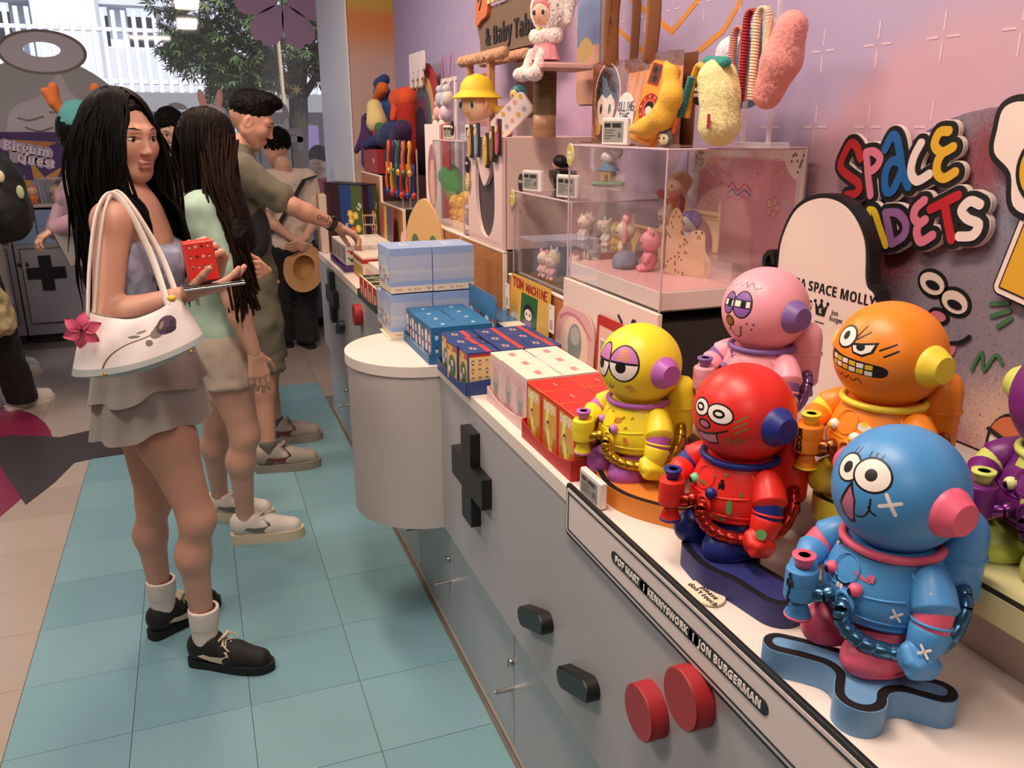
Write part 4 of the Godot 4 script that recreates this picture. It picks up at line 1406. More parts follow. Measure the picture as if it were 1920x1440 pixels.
	obj("funnel", B.new().at(-0.032, 0.0, 0.096).lathe([[0.0, 0.106], [0.0085, 0.106], [0.009, 0.112], [0.0135, 0.121], [0.0135, 0.121], [0.0135, 0.1235], [0.0, 0.1225]], 24).mesh(), acc, gun)
	obj("nozzle", B.new().at(-0.032, 0.0, 0.096).lathe([[0.0, 0.067], [0.0105, 0.067], [0.0105, 0.058], [0.015, 0.047], [0.016, 0.042], [0.0, 0.042]], 24).mesh(), main, gun)
	obj("nozzle_rim", B.new().at(-0.032, 0.0415, 0.096).lathe([[0.0, 0.0], [0.0155, 0.0], [0.0162, 0.002], [0.0155, 0.004], [0.0, 0.004]], 24).mesh(), acc, gun)
	obj("grip", B.new().box(0.01, 0.03, 0.02, -0.046, 0.09, 0.09, 0.004).mesh(), main, gun)
	var pw := B.new()
	if s[0] == "blue" or s[0] == "orange":
		var tw := {"blue": "SMILE", "orange": "BOOM"}
		for k in (tw[s[0]] as String).length():
			var a := deg_to_rad(lerpf(8, 8, 0))
			obj("lettering", words(tw[s[0]][k], 0.012, 0.0006), M("131011", 0.5), gun, Vector3(-0.0285, 0.1 - 0.0085 * k, 0.1157)).rotation_degrees.y = 11
	for hs in [curve3([Vector3(0.012, 0.08, 0.068), Vector3(0.02, 0.076, 0.081), Vector3(0.026, 0.06, 0.08), Vector3(0.042, 0.047, 0.069), Vector3(0.062, 0.041, 0.046), Vector3(0.077, 0.042, 0.014), Vector3(0.079, 0.052, -0.02), Vector3(0.075, 0.085, -0.04), Vector3(0.06, 0.1, -0.05)], 2), curve3([Vector3(-0.008, 0.082, 0.07), Vector3(-0.012, 0.078, 0.08), Vector3(-0.024, 0.076, 0.09), Vector3(-0.03, 0.08, 0.092)], 1), curve3([Vector3(-0.03, 0.075, 0.09), Vector3(-0.05, 0.055, 0.06), Vector3(-0.07, 0.045, 0.02), Vector3(-0.07, 0.06, -0.03)], 2)]:
		var hb2 := B.new()
		for k in hs.size() - 1:
			var a: Vector3 = hs[k]
			var b: Vector3 = hs[k + 1]
			hb2.tube([a.lerp(b, -0.05), a.lerp(b, 0.3), a.lerp(b, 0.85), a.lerp(b, 1.02)], [0.0085, 0.0098, 0.0094, 0.0083], 14, false)
		obj("hose", hb2.mesh(), metal, o)
	obj("hose_socket", B.new().at(0.012, 0.08, 0.0705, 0, PI / 2).torus(0.012, 0.003, 20, 8).mesh(), main, o)
	for sx in [-1, 1]:
		var tk := B.new().at(sx * 0.041, 0, -0.062)
		tk.lathe([[0.0, 0.075], [0.022, 0.075], [0.0255, 0.08], [0.0262, 0.128], [0.0285, 0.13], [0.0285, 0.133], [0.0262, 0.135], [0.0262, 0.158], [0.023, 0.172], [0.015, 0.182], [0.0, 0.186]], 28)
		obj("tank", tk.mesh(), main, o)
		obj("tank_nozzle", B.new().at(sx * 0.041, 0, -0.062).lathe([[0.0, 0.076], [0.014, 0.076], [0.019, 0.063], [0.02, 0.056], [0.017, 0.054], [0.0, 0.054]], 24).mesh(), acc, o)
	obj("pack_frame", B.new().box(0.06, 0.08, 0.03, 0, 0.115, -0.05, 0.01).mesh(), main, o)
	var dot := M("161214", 0.35)
	var knob := M({"red": "7fc79a", "orange": "f2efe0", "purple": "dfe6a0", "yellow": "c07ac0"}.get(s[0], s[4]), 0.4)
	for q in [[-0.021, 0.106, 0.063], [0.021, 0.1, 0.0665]]:
		var ce := Vector3(q[0], q[1], q[2])
		var kb := obj("belly_button", B.new().ell(q[0], q[1], q[2], 0.0082, 0.0082, 0.0082, 18).mesh(), knob if q[0] < 0 or s[0] != "red" else acc, o)
		obj("pupil", B.new().ell(q[0] - 0.001, q[1] - 0.001, q[2] + 0.0062, 0.004, 0.005, 0.0028, 14).mesh(), dot if s[0] != "orange" else acc, kb)
	var bits := B.new()
	match s[0]:
		"blue":
			for q in [[0.0579, 0.0830, 0.0403, 55.0], [-0.0347, 0.1280, 0.0449, -36.0], [0.0000, 0.0715, 0.0693, 0.0]]:
				bits.at(q[0], q[1], q[2], deg_to_rad(q[3]), -0.1, 0.0)
				bits.prism(stroke(PackedVector2Array([Vector2(-0.004, 0.006), Vector2(0.004, -0.006)]), 0.0013), 0.0007)
				bits.prism(stroke(PackedVector2Array([Vector2(-0.0055, -0.003), Vector2(0.0055, 0.003)]), 0.0013), 0.0007)
			for q in [[0.0875, 0.116, 0.023, 52.0], [0.099, 0.064, 0.0395, 40.0]]:
				bits.at(q[0], q[1], q[2], deg_to_rad(q[3]), -0.4, 0.0)
				bits.prism(stroke(PackedVector2Array([Vector2(-0.004, 0.006), Vector2(0.004, -0.006)]), 0.0013), 0.0007)
				bits.prism(stroke(PackedVector2Array([Vector2(-0.0055, -0.003), Vector2(0.0055, 0.003)]), 0.0013), 0.0007)
			obj("cross_mark", bits.mesh(), M("eadfd4", 0.5), o)
			bits = B.new().at(0.0233, 0.1170, 0.0566, 0.38, -0.3, 0.0)
			bits.prism(stroke(PackedVector2Array([Vector2(-0.011, 0.0), Vector2(-0.003, -0.004), Vector2(0.006, -0.0045)]), 0.0017), 0.0008)
			bits.prism(PackedVector2Array([Vector2(0.003, -0.005), Vector2(0.01, -0.005), Vector2(0.011, 0.003), Vector2(0.003, 0.003)]), 0.0008)
			obj("brush_mark", bits.mesh(), M("d2667e", 0.5), o)
			bits = B.new().at(0.0011, 0.0990, 0.0677, 0.0, -0.2, 0.0)
			bits.prism(stroke(curve2([Vector2(-0.009, 0.004), Vector2(-0.006, 0.0), Vector2(0.006, 0.0), Vector2(0.01, 0.005)], 4), 0.0009), 0.0008)
			obj("mouth_mark", bits.mesh(), dot, o)
			bits = B.new().at(0.0000, 0.0950, 0.0691, 0.0, -0.1, 0.0)
			bits.box(0.004, 0.006, 0.001, -0.0026, 0, 0, 0.0).box(0.004, 0.006, 0.001, 0.0026, 0, 0, 0.0)
			obj("teeth_mark", bits.mesh(), M("eadfd4", 0.5), o)
			bits = B.new().at(-0.0238, 0.1370, 0.0471, -0.5, -0.2, 0.25).box(0.016, 0.012, 0.001, 0, 0, 0, 0.0)
			obj("patch", bits.mesh(), acc, o)
			obj("lettering", words("Hugs", 0.008, 0.0005), dot, o, Vector3(-0.0262, 0.137, 0.0502)).rotation = Vector3(-0.2, -0.5, 0.25)
		"red":
			for q in [[0.0458, 0.0850, 0.0533, 40.0, 0.0045, 0.011], [0.0531, 0.1040, 0.0393, 50.0, 0.002, 0.004], [0.0299, 0.1280, 0.0482, 30.0, 0.003, 0.003], [0.0161, 0.1220, 0.0570, 15.0, 0.002, 0.002]]:
				bits.at(q[0], q[1], q[2], deg_to_rad(q[3]), -0.15, 0.0).prism(ring2(0, 0, q[4], q[5], 16), 0.0009)
			bits.at(0.0359, 0.0640, 0.0568, 0.5).prism(stroke(PackedVector2Array([Vector2(-0.006, -0.002), Vector2(-0.003, 0.003), Vector2(0, -0.002), Vector2(0.003, 0.003), Vector2(0.006, -0.002)]), 0.0008), 0.0008)
			bits.at(0.0000, 0.1070, 0.0651, 0.0, -0.2).prism(stroke(PackedVector2Array([Vector2(-0.007, -0.002), Vector2(-0.003, 0.003), Vector2(0, -0.002), Vector2(0.003, 0.003), Vector2(0.007, -0.002)]), 0.0009), 0.0008)
			bits.at(0.099, 0.064, 0.0395, 0.7, -0.4).prism(ring2(0, 0, 0.0075, 0.0075, 20), 0.0009)
			bits.at(0.0875, 0.116, 0.023, 0.9, -0.4).prism(stroke(PackedVector2Array([Vector2(-0.006, -0.003), Vector2(-0.002, 0.004), Vector2(0.001, -0.003), Vector2(0.006, 0.003)]), 0.0009), 0.0008)
			obj("green_mark", bits.mesh(), M("5d8f4e", 0.5), o)
			bits = B.new().at(0.0293, 0.1130, 0.0555, 0.5, -0.2)
			bits.box(0.009, 0.013, 0.001, 0, -0.004, 0, 0.0)
			bits.prism(ring2(0, 0.006, 0.0025, 0.003, 12), 0.001)
			obj("bottle_mark", bits.mesh(), dot, o)
		"yellow":
			bits.at(0.0233, 0.1170, 0.0566, 0.38, -0.25).prism(ring2(-0.002, -0.002, 0.0075, 0.0055, 18, 0.5), 0.0009)
			bits.prism(stroke(PackedVector2Array([Vector2(0.003, 0.002), Vector2(0.009, 0.007)]), 0.0012), 0.0009)
			bits.at(0.0425, 0.0830, 0.0562, 0.6).prism(ring2(0, 0, 0.004, 0.007, 16, 0.3), 0.0009)
			for q in [[0.0419, 0.1220, 0.0419, 0.8], [0.0053, 0.1280, 0.0565, 0.1], [0.0384, 0.1050, 0.0533, 0.6]]:
				bits.at(q[0], q[1], q[2], q[3], -0.2).prism(stroke(PackedVector2Array([Vector2(-0.003, -0.002), Vector2(0.0, 0.002), Vector2(0.003, -0.001)]), 0.0008), 0.0008)
			obj("orange_mark", bits.mesh(), M("d98a2a", 0.5), o)
		"orange":
			bits.at(0.0254, 0.1160, 0.0561, 0.4, -0.25).prism(ring2(0, -0.001, 0.0105, 0.006, 20, -0.1), 0.0009)
			obj("egg_white", bits.mesh(), M("f0e2d2", 0.5), o)
			bits = B.new().at(0.0251, 0.1180, 0.0554, 0.4, -0.25).prism(ring2(0, 0.001, 0.0045, 0.0035, 16), 0.0012)
			obj("egg_yolk", bits.mesh(), acc, o)
		"pink":
			bits.at(0.0249, 0.1180, 0.0555, 0.4, -0.25).prism(ring2(0, 0, 0.006, 0.004, 16), 0.0009)
			bits.at(0.0875, 0.116, 0.023, 0.9, -0.4).prism(stroke(curve2([Vector2(0.003, 0.005), Vector2(-0.002, 0.0), Vector2(0.0, -0.005)], 4), 0.001), 0.0009)
			obj("brown_mark", bits.mesh(), M("9a5a34", 0.5), o)
			bits = B.new().at(-0.0125, 0.1300, 0.0545, -0.2, -0.2).prism(stroke(PackedVector2Array([Vector2(-0.005, 0.004), Vector2(0.005, -0.004)]), 0.002), 0.0009)
			obj("purple_mark", bits.mesh(), acc, o)
		"purple":
			bits.at(0.0000, 0.0980, 0.0681, 0.0, -0.1).prism(stroke(curve2([Vector2(-0.01, 0.002), Vector2(0, -0.004), Vector2(0.01, 0.003)], 4), 0.001), 0.0008)
			obj("mouth_mark", bits.mesh(), dot, o)
			bits = B.new().at(0.0042, 0.0880, 0.0699, 0.0).prism(curve2([Vector2(-0.004, 0.008), Vector2(0.004, 0.008), Vector2(0.003, -0.006), Vector2(0.0, -0.009), Vector2(-0.002, -0.004)], 4, true), 0.0008)
			bits.at(-0.0211, 0.1300, 0.0518, -0.4, -0.2).prism(PackedVector2Array([Vector2(-0.008, -0.006), Vector2(0.009, -0.004), Vector2(0.007, 0.007), Vector2(-0.006, 0.006)]), 0.0009)
			obj("lime_mark", bits.mesh(), acc, o)
const ROWS := ["front row", "back row", "third row"]
const DEEP := [["alone"], ["nearer one", "farther one"], ["nearest one", "middle one", "farthest one"], ["nearest one", "second one", "third one", "farthest one"]]
func cells6(a: int, b: int, c: int, d: int) -> Array:
	var o := []
	for k in [d, a, c, d, b, d]:
		o.append(Rect2((k % 3) / 3.0 + 0.003, (k / 3) * 0.5 + 0.004, 1 / 3.0 - 0.006, 0.492))
	return o
func boxes(desc: String, m: Material, x0: float, y0: float, zn: float, s: Vector3, nx: int, nz: int, group: String, jit := 0.0, skip := []) -> void:
	var mesh := B.new().box(s.x - 0.0015, s.y, s.z - 0.0015, 0, s.y * 0.5, 0, 0.0012, cells6(0, 1, 2, 3)).mesh()
	var rg := RandomNumberGenerator.new()
	rg.seed = hash(desc)
	for i in nx:
		for k in nz:
			if skip.has([i, k]):
				continue
			var b := obj("product_box", mesh, m, self, Vector3(x0 + s.x * (i + 0.5) + rg.randf_range(-jit, jit), y0, zn - s.z * (k + 0.5)))
			b.rotation_degrees.y = rg.randf_range(-60, 60) * jit
			tag(b, "%s, %s%s" % [desc, (ROWS[i] + " ") if nx > 1 else "", DEEP[nz - 1][k]], "product box", group)
func tray(called: String, label: String, col: String, x0: float, zn: float, w: float, l: float, lip: float) -> void:
	var t := thing(called, label, "display tray", Vector3(x0 + w * 0.5, 0.8855, zn - l * 0.5))
	var m := M(col, 0.5)
	obj("floor_sheet", B.new().box(w, 0.003, l, 0, 0.0015, 0, 0.0005).mesh(), m, t)
	var fl := PackedVector2Array([Vector2(-l * 0.5, 0)])
	for k in 11:
		var u := k / 10.0
		fl.append(Vector2(lerpf(-l * 0.5, l * 0.5, u), lip * (0.55 + 0.45 * pow(absf(u * 2 - 1), 2.0))))
	fl.append(Vector2(l * 0.5, 0))
	var f := obj("front_lip", B.new().prism(fl, 0.002).mesh(), m, t, Vector3(-w * 0.5, 0, 0))
	f.rotation_degrees.y = -90
	for s in [-1, 1]:
		var sd := PackedVector2Array([Vector2(-w * 0.5, 0), Vector2(w * 0.5, 0), Vector2(w * 0.5, lip * 1.5), Vector2(-w * 0.5, lip)])
		obj("side_lip", B.new().prism(sd, 0.002).mesh(), m, t, Vector3(0, 0, s * l * 0.5))
func doll_print(p: Pic, x: float, y: float, r: float, a: float, skin: String, hair: String, body: String) -> void:
	p.ell(x, y + r * 1.1 * a, r * 0.75, r * 0.9 * a, body)
	p.ell(x, y - r * 0.12 * a, r * 1.05, r * 1.05 * a, hair)
	p.ell(x, y + r * 0.15 * a, r * 0.8, r * 0.72 * a, skin)
	for s in [-1, 1]:
		p.ell(x + s * r * 0.35, y + r * 0.12 * a, r * 0.13, r * 0.18 * a, "20181a")
func products() -> void:
	var A := 1.5
	var p := Pic.new(576, 384, "d8261e")
	var g := "e0a03a"
	p.rect(0.02, 0.03, 0.29, 0.45, "c07a24")
	p.rect(0.03, 0.04, 0.27, 0.28, g)
	p.line(Array(curve2([Vector2(0.12, 0.1), Vector2(0.11, 0.22), Vector2(0.14, 0.34), Vector2(0.19, 0.45)], 5)), 0.085, "8a6a1e")
	p.line(Array(curve2([Vector2(0.12, 0.1), Vector2(0.11, 0.22), Vector2(0.14, 0.34), Vector2(0.19, 0.45)], 5)), 0.072, "efe08a")
	p.line([Vector2(0.2, 0.4), Vector2(0.24, 0.28)], 0.04, "c9b84a")
	doll_print(p, 0.125, 0.25, 0.026, A, "f0d2b4", "1c1512", "efe08a")
	p.text("KACEPOPU", 0.04, 0.055, 0.03, 0.07, 0.009, "f4e6c8")
	p.rect(0.335, 0.0, 0.33, 0.5, "d98a34")
	for k in 40:
		p.rect(0.345 + (k % 8) * 0.039 + (k / 8 % 2) * 0.015, 0.03 + (k / 8) * 0.09, 0.018, 0.03, "e09a44")
	for q in [[0.45, 0.13], [0.45, 0.34], [0.57, 0.13], [0.57, 0.34]]:
		p.line([Vector2(q[0] - 0.02, q[1] - 0.04), Vector2(q[0] + 0.02, q[1] + 0.04)], 0.03, "e8c86a")
		doll_print(p, q[0] - 0.01, q[1] - 0.02, 0.017, A, "f2d8c0", "2a1d18", "b8431f")
	p.rect(0.78, 0.235, 0.09, 0.016, "e7b0a0")
	boxes("red topped banana print box beside the yellow toy", T(p, 0.35), 0.612, 0.889, -1.298, Vector3(0.098, 0.122, 0.081), 2, 3, "red banana boxes", 0.002)
	tray("red_tray", "red card tray under the banana print boxes", "b3201f", 0.605, -1.294, 0.205, 0.252, 0.042)
	p = Pic.new(384, 256, "efe2cc")
	p.rect(0, 0, 0.333, 0.5, "e2c3bd")
	p.ell(0.166, 0.28, 0.1, 0.17, "d7a9a9")
	p.ell(0.166, 0.3, 0.06, 0.11, "8d9a92")
	p.ell(0.166, 0.22, 0.045, 0.06, "b9b9a8")
	for k in 5:
		p.line(Array(curve2([Vector2(0.03 + k * 0.06, 0.06), Vector2(0.06 + k * 0.06, 0.1), Vector2(0.04 + k * 0.06, 0.14)], 3)), 0.008, "c46f86")
	p.line([Vector2(0.05, 0.43), Vector2(0.28, 0.43)], 0.02, "d88a98")
	p.rect(0.333, 0, 0.334, 0.5, "ecd8cc")
	for k in 12:
		p.ell(0.38 + (k % 4) * 0.08, 0.1 + (k / 4) * 0.15, 0.022, 0.045, ["d88a98", "9aa89a", "c9a06a"][k % 3])
	for k in 4:
		p.line([Vector2(0.78 + k * 0.03, 0.22), Vector2(0.8 + k * 0.03, 0.28)], 0.03, "c98a90")
	boxes("cream topped box with pink print between red and blue boxes", T(p, 0.4), 0.622, 0.889, -1.565, Vector3(0.085, 0.118, 0.079), 2, 3, "cream and pink boxes", 0.002)
	tray("clear_pink_tray", "pale pink card tray under the cream topped boxes", "dcb9b4", 0.616, -1.56, 0.178, 0.246, 0.036)
	p = Pic.new(576, 384, "24407e")
	p.rect(0.02, 0.03, 0.29, 0.45, "d9b25a")
	p.ell(0.17, 0.3, 0.11, 0.15, "2f6a3c")
	doll_print(p, 0.17, 0.25, 0.04, A, "e8d2c0", "1b1620", "7d4f9a")
	doll_print(p, 0.08, 0.36, 0.028, A, "efe2d4", "e8ddcf", "c4493a")
	p.rect(0.02, 0.03, 0.29, 0.07, "b4261f")
	p.text("TOM", 0.05, 0.045, 0.05, 0.045, 0.012, "e8c23c")
	p.rect(0.345, 0.02, 0.31, 0.46, "e8c98e")
	p.rect(0.345, 0.02, 0.31, 0.035, "b4261f")
	for k in 12:
		doll_print(p, 0.385 + (k % 4) * 0.075, 0.12 + (k / 4) * 0.105, 0.015, A, "f2e2cc", "2a211e", ["3a5a9a", "b8433a", "e0c05a"][k % 3])
	for k in 14:
		p.rect(0.345 + k * 0.022, 0.425 + (k % 2) * 0.027, 0.022, 0.027, "d2452a")
	p.rect(0.667, 0.3, 0.333, 0.085, "d8402c")
	p.rect(0.79, 0.11, 0.1, 0.1, "b8a9a0")
	p.line([Vector2(0.8, 0.13), Vector2(0.88, 0.19)], 0.02, "8a4a4a")
	var nm := T(p, 0.4)
	boxes("navy box with red top stripe, cream side", nm, 0.585, 0.889, -1.862, Vector3(0.083, 0.103, 0.078), 3, 3, "navy striped boxes", 0.003, [[0, 1]])
	var nb := obj("product_box", B.new().box(0.082, 0.103, 0.077, 0, 0.0515, 0, 0.0012, cells6(0, 1, 2, 3)).mesh(), nm, self, Vector3(0.618, 0.889, -1.98))
	nb.rotation_degrees.y = 5
	tag(nb, "navy box with red top stripe, pushed back from the front row middle", "product box", "navy striped boxes")
	tray("navy_tray", "navy card tray with red lip under the striped boxes", "27407c", 0.577, -1.855, 0.265, 0.256, 0.034)
	p = Pic.new(576, 384, "2f74a4")
	p.rect(0.0, 0.0, 0.333, 0.5, "2a5f8c")
	for k in 4:
		doll_print(p, 0.06 + (k % 2) * 0.17, 0.16 + (k / 2) * 0.16, 0.05, A, ["efe4d8", "f2d9c8"][k % 2], ["e8eef2", "7a4a38", "c9563f", "2a2a3c"][k], ["e6e6ea", "b9432f", "3c6aa0", "e8d9c0"][k])
	p.rect(0.0, 0.42, 0.333, 0.08, "d9dde2")
	for k in 6:
		p.ell(0.39 + (k % 3) * 0.11, 0.14 + (k / 3) * 0.2, 0.018, 0.045, "cfe0ea")
		p.ell(0.39 + (k % 3) * 0.11, 0.1 + (k / 3) * 0.2, 0.012, 0.02, "4a3a3c")
	p.line([Vector2(0.8, 0.22), Vector2(0.84, 0.27), Vector2(0.87, 0.23)], 0.02, "dfe6e6")
	boxes("teal blue topped box by the rounded bay", T(p, 0.4), 0.572, 0.889, -2.165, Vector3(0.092, 0.1, 0.072), 2, 4, "teal boxes", 0.002)
	tray("teal_tray", "blue card tray under the teal topped boxes", "2c6a98", 0.566, -2.16, 0.19, 0.296, 0.03)
	var tc := thing("header_card", "upright blue picture card behind the teal boxes", "display card", Vector3(0.785, 0.8855, -2.37), -90)
	var cp := Pic.new(256, 128, "3c79a8")
	for k in 6:
		doll_print(cp, 0.1 + k * 0.16, 0.55, 0.06, 2.0, "efe0d2", ["5a3a2c", "e2e6ea", "c5503c"][k % 3], ["c94a38", "e8e2d4", "d8b24a"][k % 3])
	cp.rect(0.6, 0.72, 0.4, 0.28, "9a2f48")
	var ca := rounded(0.31, 0.165, 0.02)
	obj("card", B.new().prism(ca, 0.003, 0.0, 0.0, Rect2(-0.155, -0.0825, 0.31, 0.165)).mesh(), T(cp, 0.4), tc, Vector3(0, 0.0825, 0))
	var tb := Pic.new(96, 64, "2f6c96")
	tb.rect(0.667, 0.0, 0.08, 0.5, "e8d6c2")
	var flat_box := obj("product_box", B.new().box(0.1, 0.085, 0.36, 0, 0.0425, 0, 0.0015, cells6(0, 1, 2, 3)).mesh(), T(tb, 0.3), self, Vector3(0.845, 0.8855, -2.33))
	tag(flat_box, "long glossy teal box lying behind the blue picture card", "product box")
	p = Pic.new(576, 384, "93acd6")
	p.rect(0, 0, 0.333, 0.5, "a9bce0")
	p.ell(0.15, 0.2, 0.13, 0.1, "c3cde2")
	p.ell(0.2, 0.28, 0.1, 0.08, "d6d8de")
	for k in 5:
		doll_print(p, 0.06 + k * 0.05, 0.3 + (k % 2) * 0.05, 0.026, A, "f2ddd0", ["b0543f", "e6e2e0", "8a6a4c"][k % 3], ["d8dbe4", "c9705a", "7f96be"][k % 3])
	p.rect(0.333, 0.09, 0.334, 0.28, "b2bcd0")
	for k in 9:
		p.ell(0.36 + k * 0.035, 0.1 + (k % 2) * 0.01, 0.03, 0.018, "b2bcd0")
		p.ell(0.36 + k * 0.035, 0.255 + (k % 3) * 0.008, 0.03, 0.02, "c2c7d2")
		p.ell(0.36 + k * 0.035, 0.37, 0.03, 0.015, "b2bcd0")
	p.rect(0.333, 0.37, 0.334, 0.13, "93acd6")
	p.rect(0, 0.425, 0.667, 0.08, "ecdcc4")
	for q in [[0.37, 0.05, 0.022], [0.47, 0.02, 0.025], [0.515, 0.02, 0.025], [0.545, 0.02, 0.025]]:
		p.rect(q[0], 0.45, q[1], q[2], "d3b182")
	for q in [0.62, 0.632, 0.644]:
		p.rect(q, 0.447 + (0.015 if q == 0.632 else 0.0), 0.009, 0.014, "4a4644")
	p.rect(0.667, 0.0, 0.333, 0.5, "9fb4da")
	p.line([Vector2(0.79, 0.22), Vector2(0.9, 0.22)], 0.018, "e6ddc8")
	p.line([Vector2(0.81, 0.28), Vector2(0.88, 0.28)], 0.014, "e6ddc8")
	var bm := T(p, 0.4)
	for q in [[0.601, 0.889, "lower box at the front of the stack"], [0.737, 0.889, "lower box at the back of the stack"], [0.601, 1.031, "upper box at the front of the stack"], [0.737, 1.031, "upper box at the back of the stack"]]:
		var o := obj("gift_box", B.new().box(0.134, 0.138, 0.15, 0, 0.069, 0, 0.0015, cells6(0, 1, 2, 3)).mesh(), bm, self, Vector3(q[0] - 0.004, q[1], -2.545))
		o.rotation_degrees.y = (q[1] - 0.95) * 20.0
		tag(o, "big pale blue cloud print box, " + q[2], "product box", "pale blue cloud boxes")
	var o5 := obj("gift_box", B.new().box(0.12, 0.115, 0.13, 0, 0.0575, 0, 0.0015, cells6(0, 1, 2, 3)).mesh(), bm, self, Vector3(0.605, 0.8855, -2.695))
	tag(o5, "lower pale blue cloud print box standing behind the stacked pair", "product box", "pale blue cloud boxes")
	var sh := B.new().box(0.29, 0.003, 0.16, 0, 0.0015, 0, 0.0008)
	tag(obj("card_sheet", sh.mesh(), M("dfd3c2", 0.5), self, Vector3(0.667, 0.8855, -2.545)), "cream sheet under the stacked pale blue boxes", "display sheet")
	p = Pic.new(192, 128, "b8301f")
	p.rect(0.0, 0.0, 0.02, 0.5, "ecd8b0").rect(0.31, 0.0, 0.04, 0.5, "ecd8b0")
	doll_print(p, 0.16, 0.24, 0.07, A, "e8c8a8", "8a1f16", "d8d0b8")
	p.rect(0.667, 0.0, 0.333, 0.5, "ecd8b0").rect(0.69, 0.04, 0.29, 0.42, "1f3a2c")
	p.ell(0.83, 0.25, 0.02, 0.06, "e0b46a")
	p.rect(0.38, 0.05, 0.2, 0.07, "e8c8a8")
	boxes("red box with green top behind the pale blue boxes", T(p, 0.4), 0.568, 0.889, -2.87, Vector3(0.09, 0.08, 0.085), 2, 4, "red and green boxes")
	tray("green_tray", "dark green tray under the red and green boxes", "1d3a2e", 0.562, -2.865, 0.19, 0.35, 0.03)
	p = Pic.new(192, 128, "efe4d8")
	p.rect(0.0, 0.38, 0.667, 0.12, "5a3a7c")
	for q in [[0.42, 0.12, "c0392b"], [0.56, 0.12, "d8b83a"], [0.42, 0.27, "2f7a3c"], [0.56, 0.27, "5a3a7c"]]:
		p.ell(q[0], q[1] + 0.02, 0.03, 0.04, q[2])
		p.line([Vector2(q[0] - 0.05, q[1] - 0.02), Vector2(q[0], q[1] + 0.02), Vector2(q[0] + 0.05, q[1] - 0.02)], 0.018, q[2])
	for k in 3:
		p.rect(0.03 + k * 0.1, 0.04, 0.06, 0.3, ["c04a34", "4a7a4c", "5a4a8a"][k])
	boxes("white box with coloured bird print under the reaching hand", T(p, 0.4), 0.615, 0.889, -3.79, Vector3(0.115, 0.115, 0.13), 2, 3, "white bird print boxes")
	tray("purple_tray", "purple card tray under the white bird print boxes", "53347a", 0.607, -3.78, 0.24, 0.41, 0.03)
	p = Pic.new(96, 64, "ecdcc6")
	p.rect(0.0, 0.05, 0.667, 0.1, "b8342a")
	p.rect(0.0, 0.2, 0.333, 0.3, "c7a24a").rect(0.4, 0.25, 0.2, 0.15, "d8b8a0")
	boxes("cream topped box with a red band", T(p, 0.4), 0.64, 0.889, -3.52, Vector3(0.07, 0.1, 0.11), 3, 2, "red banded boxes")
	p = Pic.new(96, 64, "eddcd0")
	p.rect(0.0, 0.2, 0.333, 0.3, "d9a7ac").rect(0.4, 0.2, 0.2, 0.2, "dcc0b4")
	boxes("pale pink box in front of the red banded boxes", T(p, 0.4), 0.66, 0.889, -3.28, Vector3(0.09, 0.085, 0.105), 2, 2, "pale pink boxes")
	var cc := Pic.new(256, 288, "dcae52")
	cc.rect(0.3, 0.2, 0.42, 0.8, "2c6238")
	doll_print(cc, 0.5, 0.45, 0.12, 0.89, "efe0d0", "2a1d2e", "7a5aa0")
	doll_print(cc, 0.15, 0.62, 0.1, 0.89, "f0e6d8", "efe4d4", "e8dcc8")
	doll_print(cc, 0.88, 0.75, 0.07, 0.89, "c99a5a", "5a3a24", "c9a15a")
	cc.rect(0.0, 0.0, 1.0, 0.2, "d9a63e")
	cc.text("TOM", 0.06, 0.05, 0.1, 0.11, 0.035, "9c1f1a")
	cc.text("MACHINE", 0.42, 0.06, 0.076, 0.11, 0.025, "9c1f1a")
	card("comic style yellow card with a green door behind the navy boxes", cc, Vector3(0.862, 0.887, -2.17), 0.3, 0.215, 0.01, 10)
	var pc := Pic.new(200, 230, "d9a9a4")
	pc.ell(0.5, 0.5, 0.36, 0.4, "e8c9b4")
	pc.ell(0.52, 0.45, 0.18, 0.26, "8a8f8c")
	pc.ell(0.52, 0.35, 0.12, 0.12, "b0b0a4")
	pc.line(Array(curve2([Vector2(0.2, 0.85), Vector2(0.4, 0.78), Vector2(0.6, 0.88), Vector2(0.8, 0.8)], 4)), 0.05, "b8607a")
	pc.line(Array(curve2([Vector2(0.1, 0.2), Vector2(0.3, 0.1), Vector2(0.6, 0.12), Vector2(0.9, 0.3)], 4)), 0.05, "c97a86")
	card("pink arched card with a grey figure behind the cream boxes", pc, Vector3(0.862, 0.887, -1.855), 0.23, 0.195, 0.07, 10)
	var rc := Pic.new(160, 160, "e2b9a6")
	rc.rect(0, 0, 1, 0.12, "b3261f").rect(0, 0, 0.1, 1, "b3261f")
	rc.rect(0.15, 0.25, 0.2, 0.3, "efe6da")
	for k in 7:
		rc.rect(0.17 + k * 0.024, 0.28, 0.01, 0.22, "3a3432")
	rc.ell(0.65, 0.6, 0.25, 0.3, "d88a3a")
	card("red edged card leaning behind the yellow toy", rc, Vector3(0.866, 0.887, -1.665), 0.13, 0.21, 0.012, 4)
	for q in [[-2.29, "white shelf label clipped to the yellow comic card"], [-1.955, "white shelf label clipped to the pink arched card"]]:
		var t := Pic.new(64, 128, "ece4da")
		t.rect(0.15, 0.1, 0.3, 0.05, "b84a4a")
		for k in 8:
			t.rect(0.2 + k * 0.07, 0.55, 0.03, 0.35, "3a3432")
		var lb := thing("shelf_label", q[1], "label", Vector3(0.846, 1.0, q[0]), -90)
		obj("paper", B.new().prism(rounded(0.035, 0.075, 0.003), 0.001, 0.0, 0.0, Rect2(-0.0175, -0.0375, 0.035, 0.075)).mesh(), T(t, 0.4), lb, Vector3(0, 0.0375, 0))
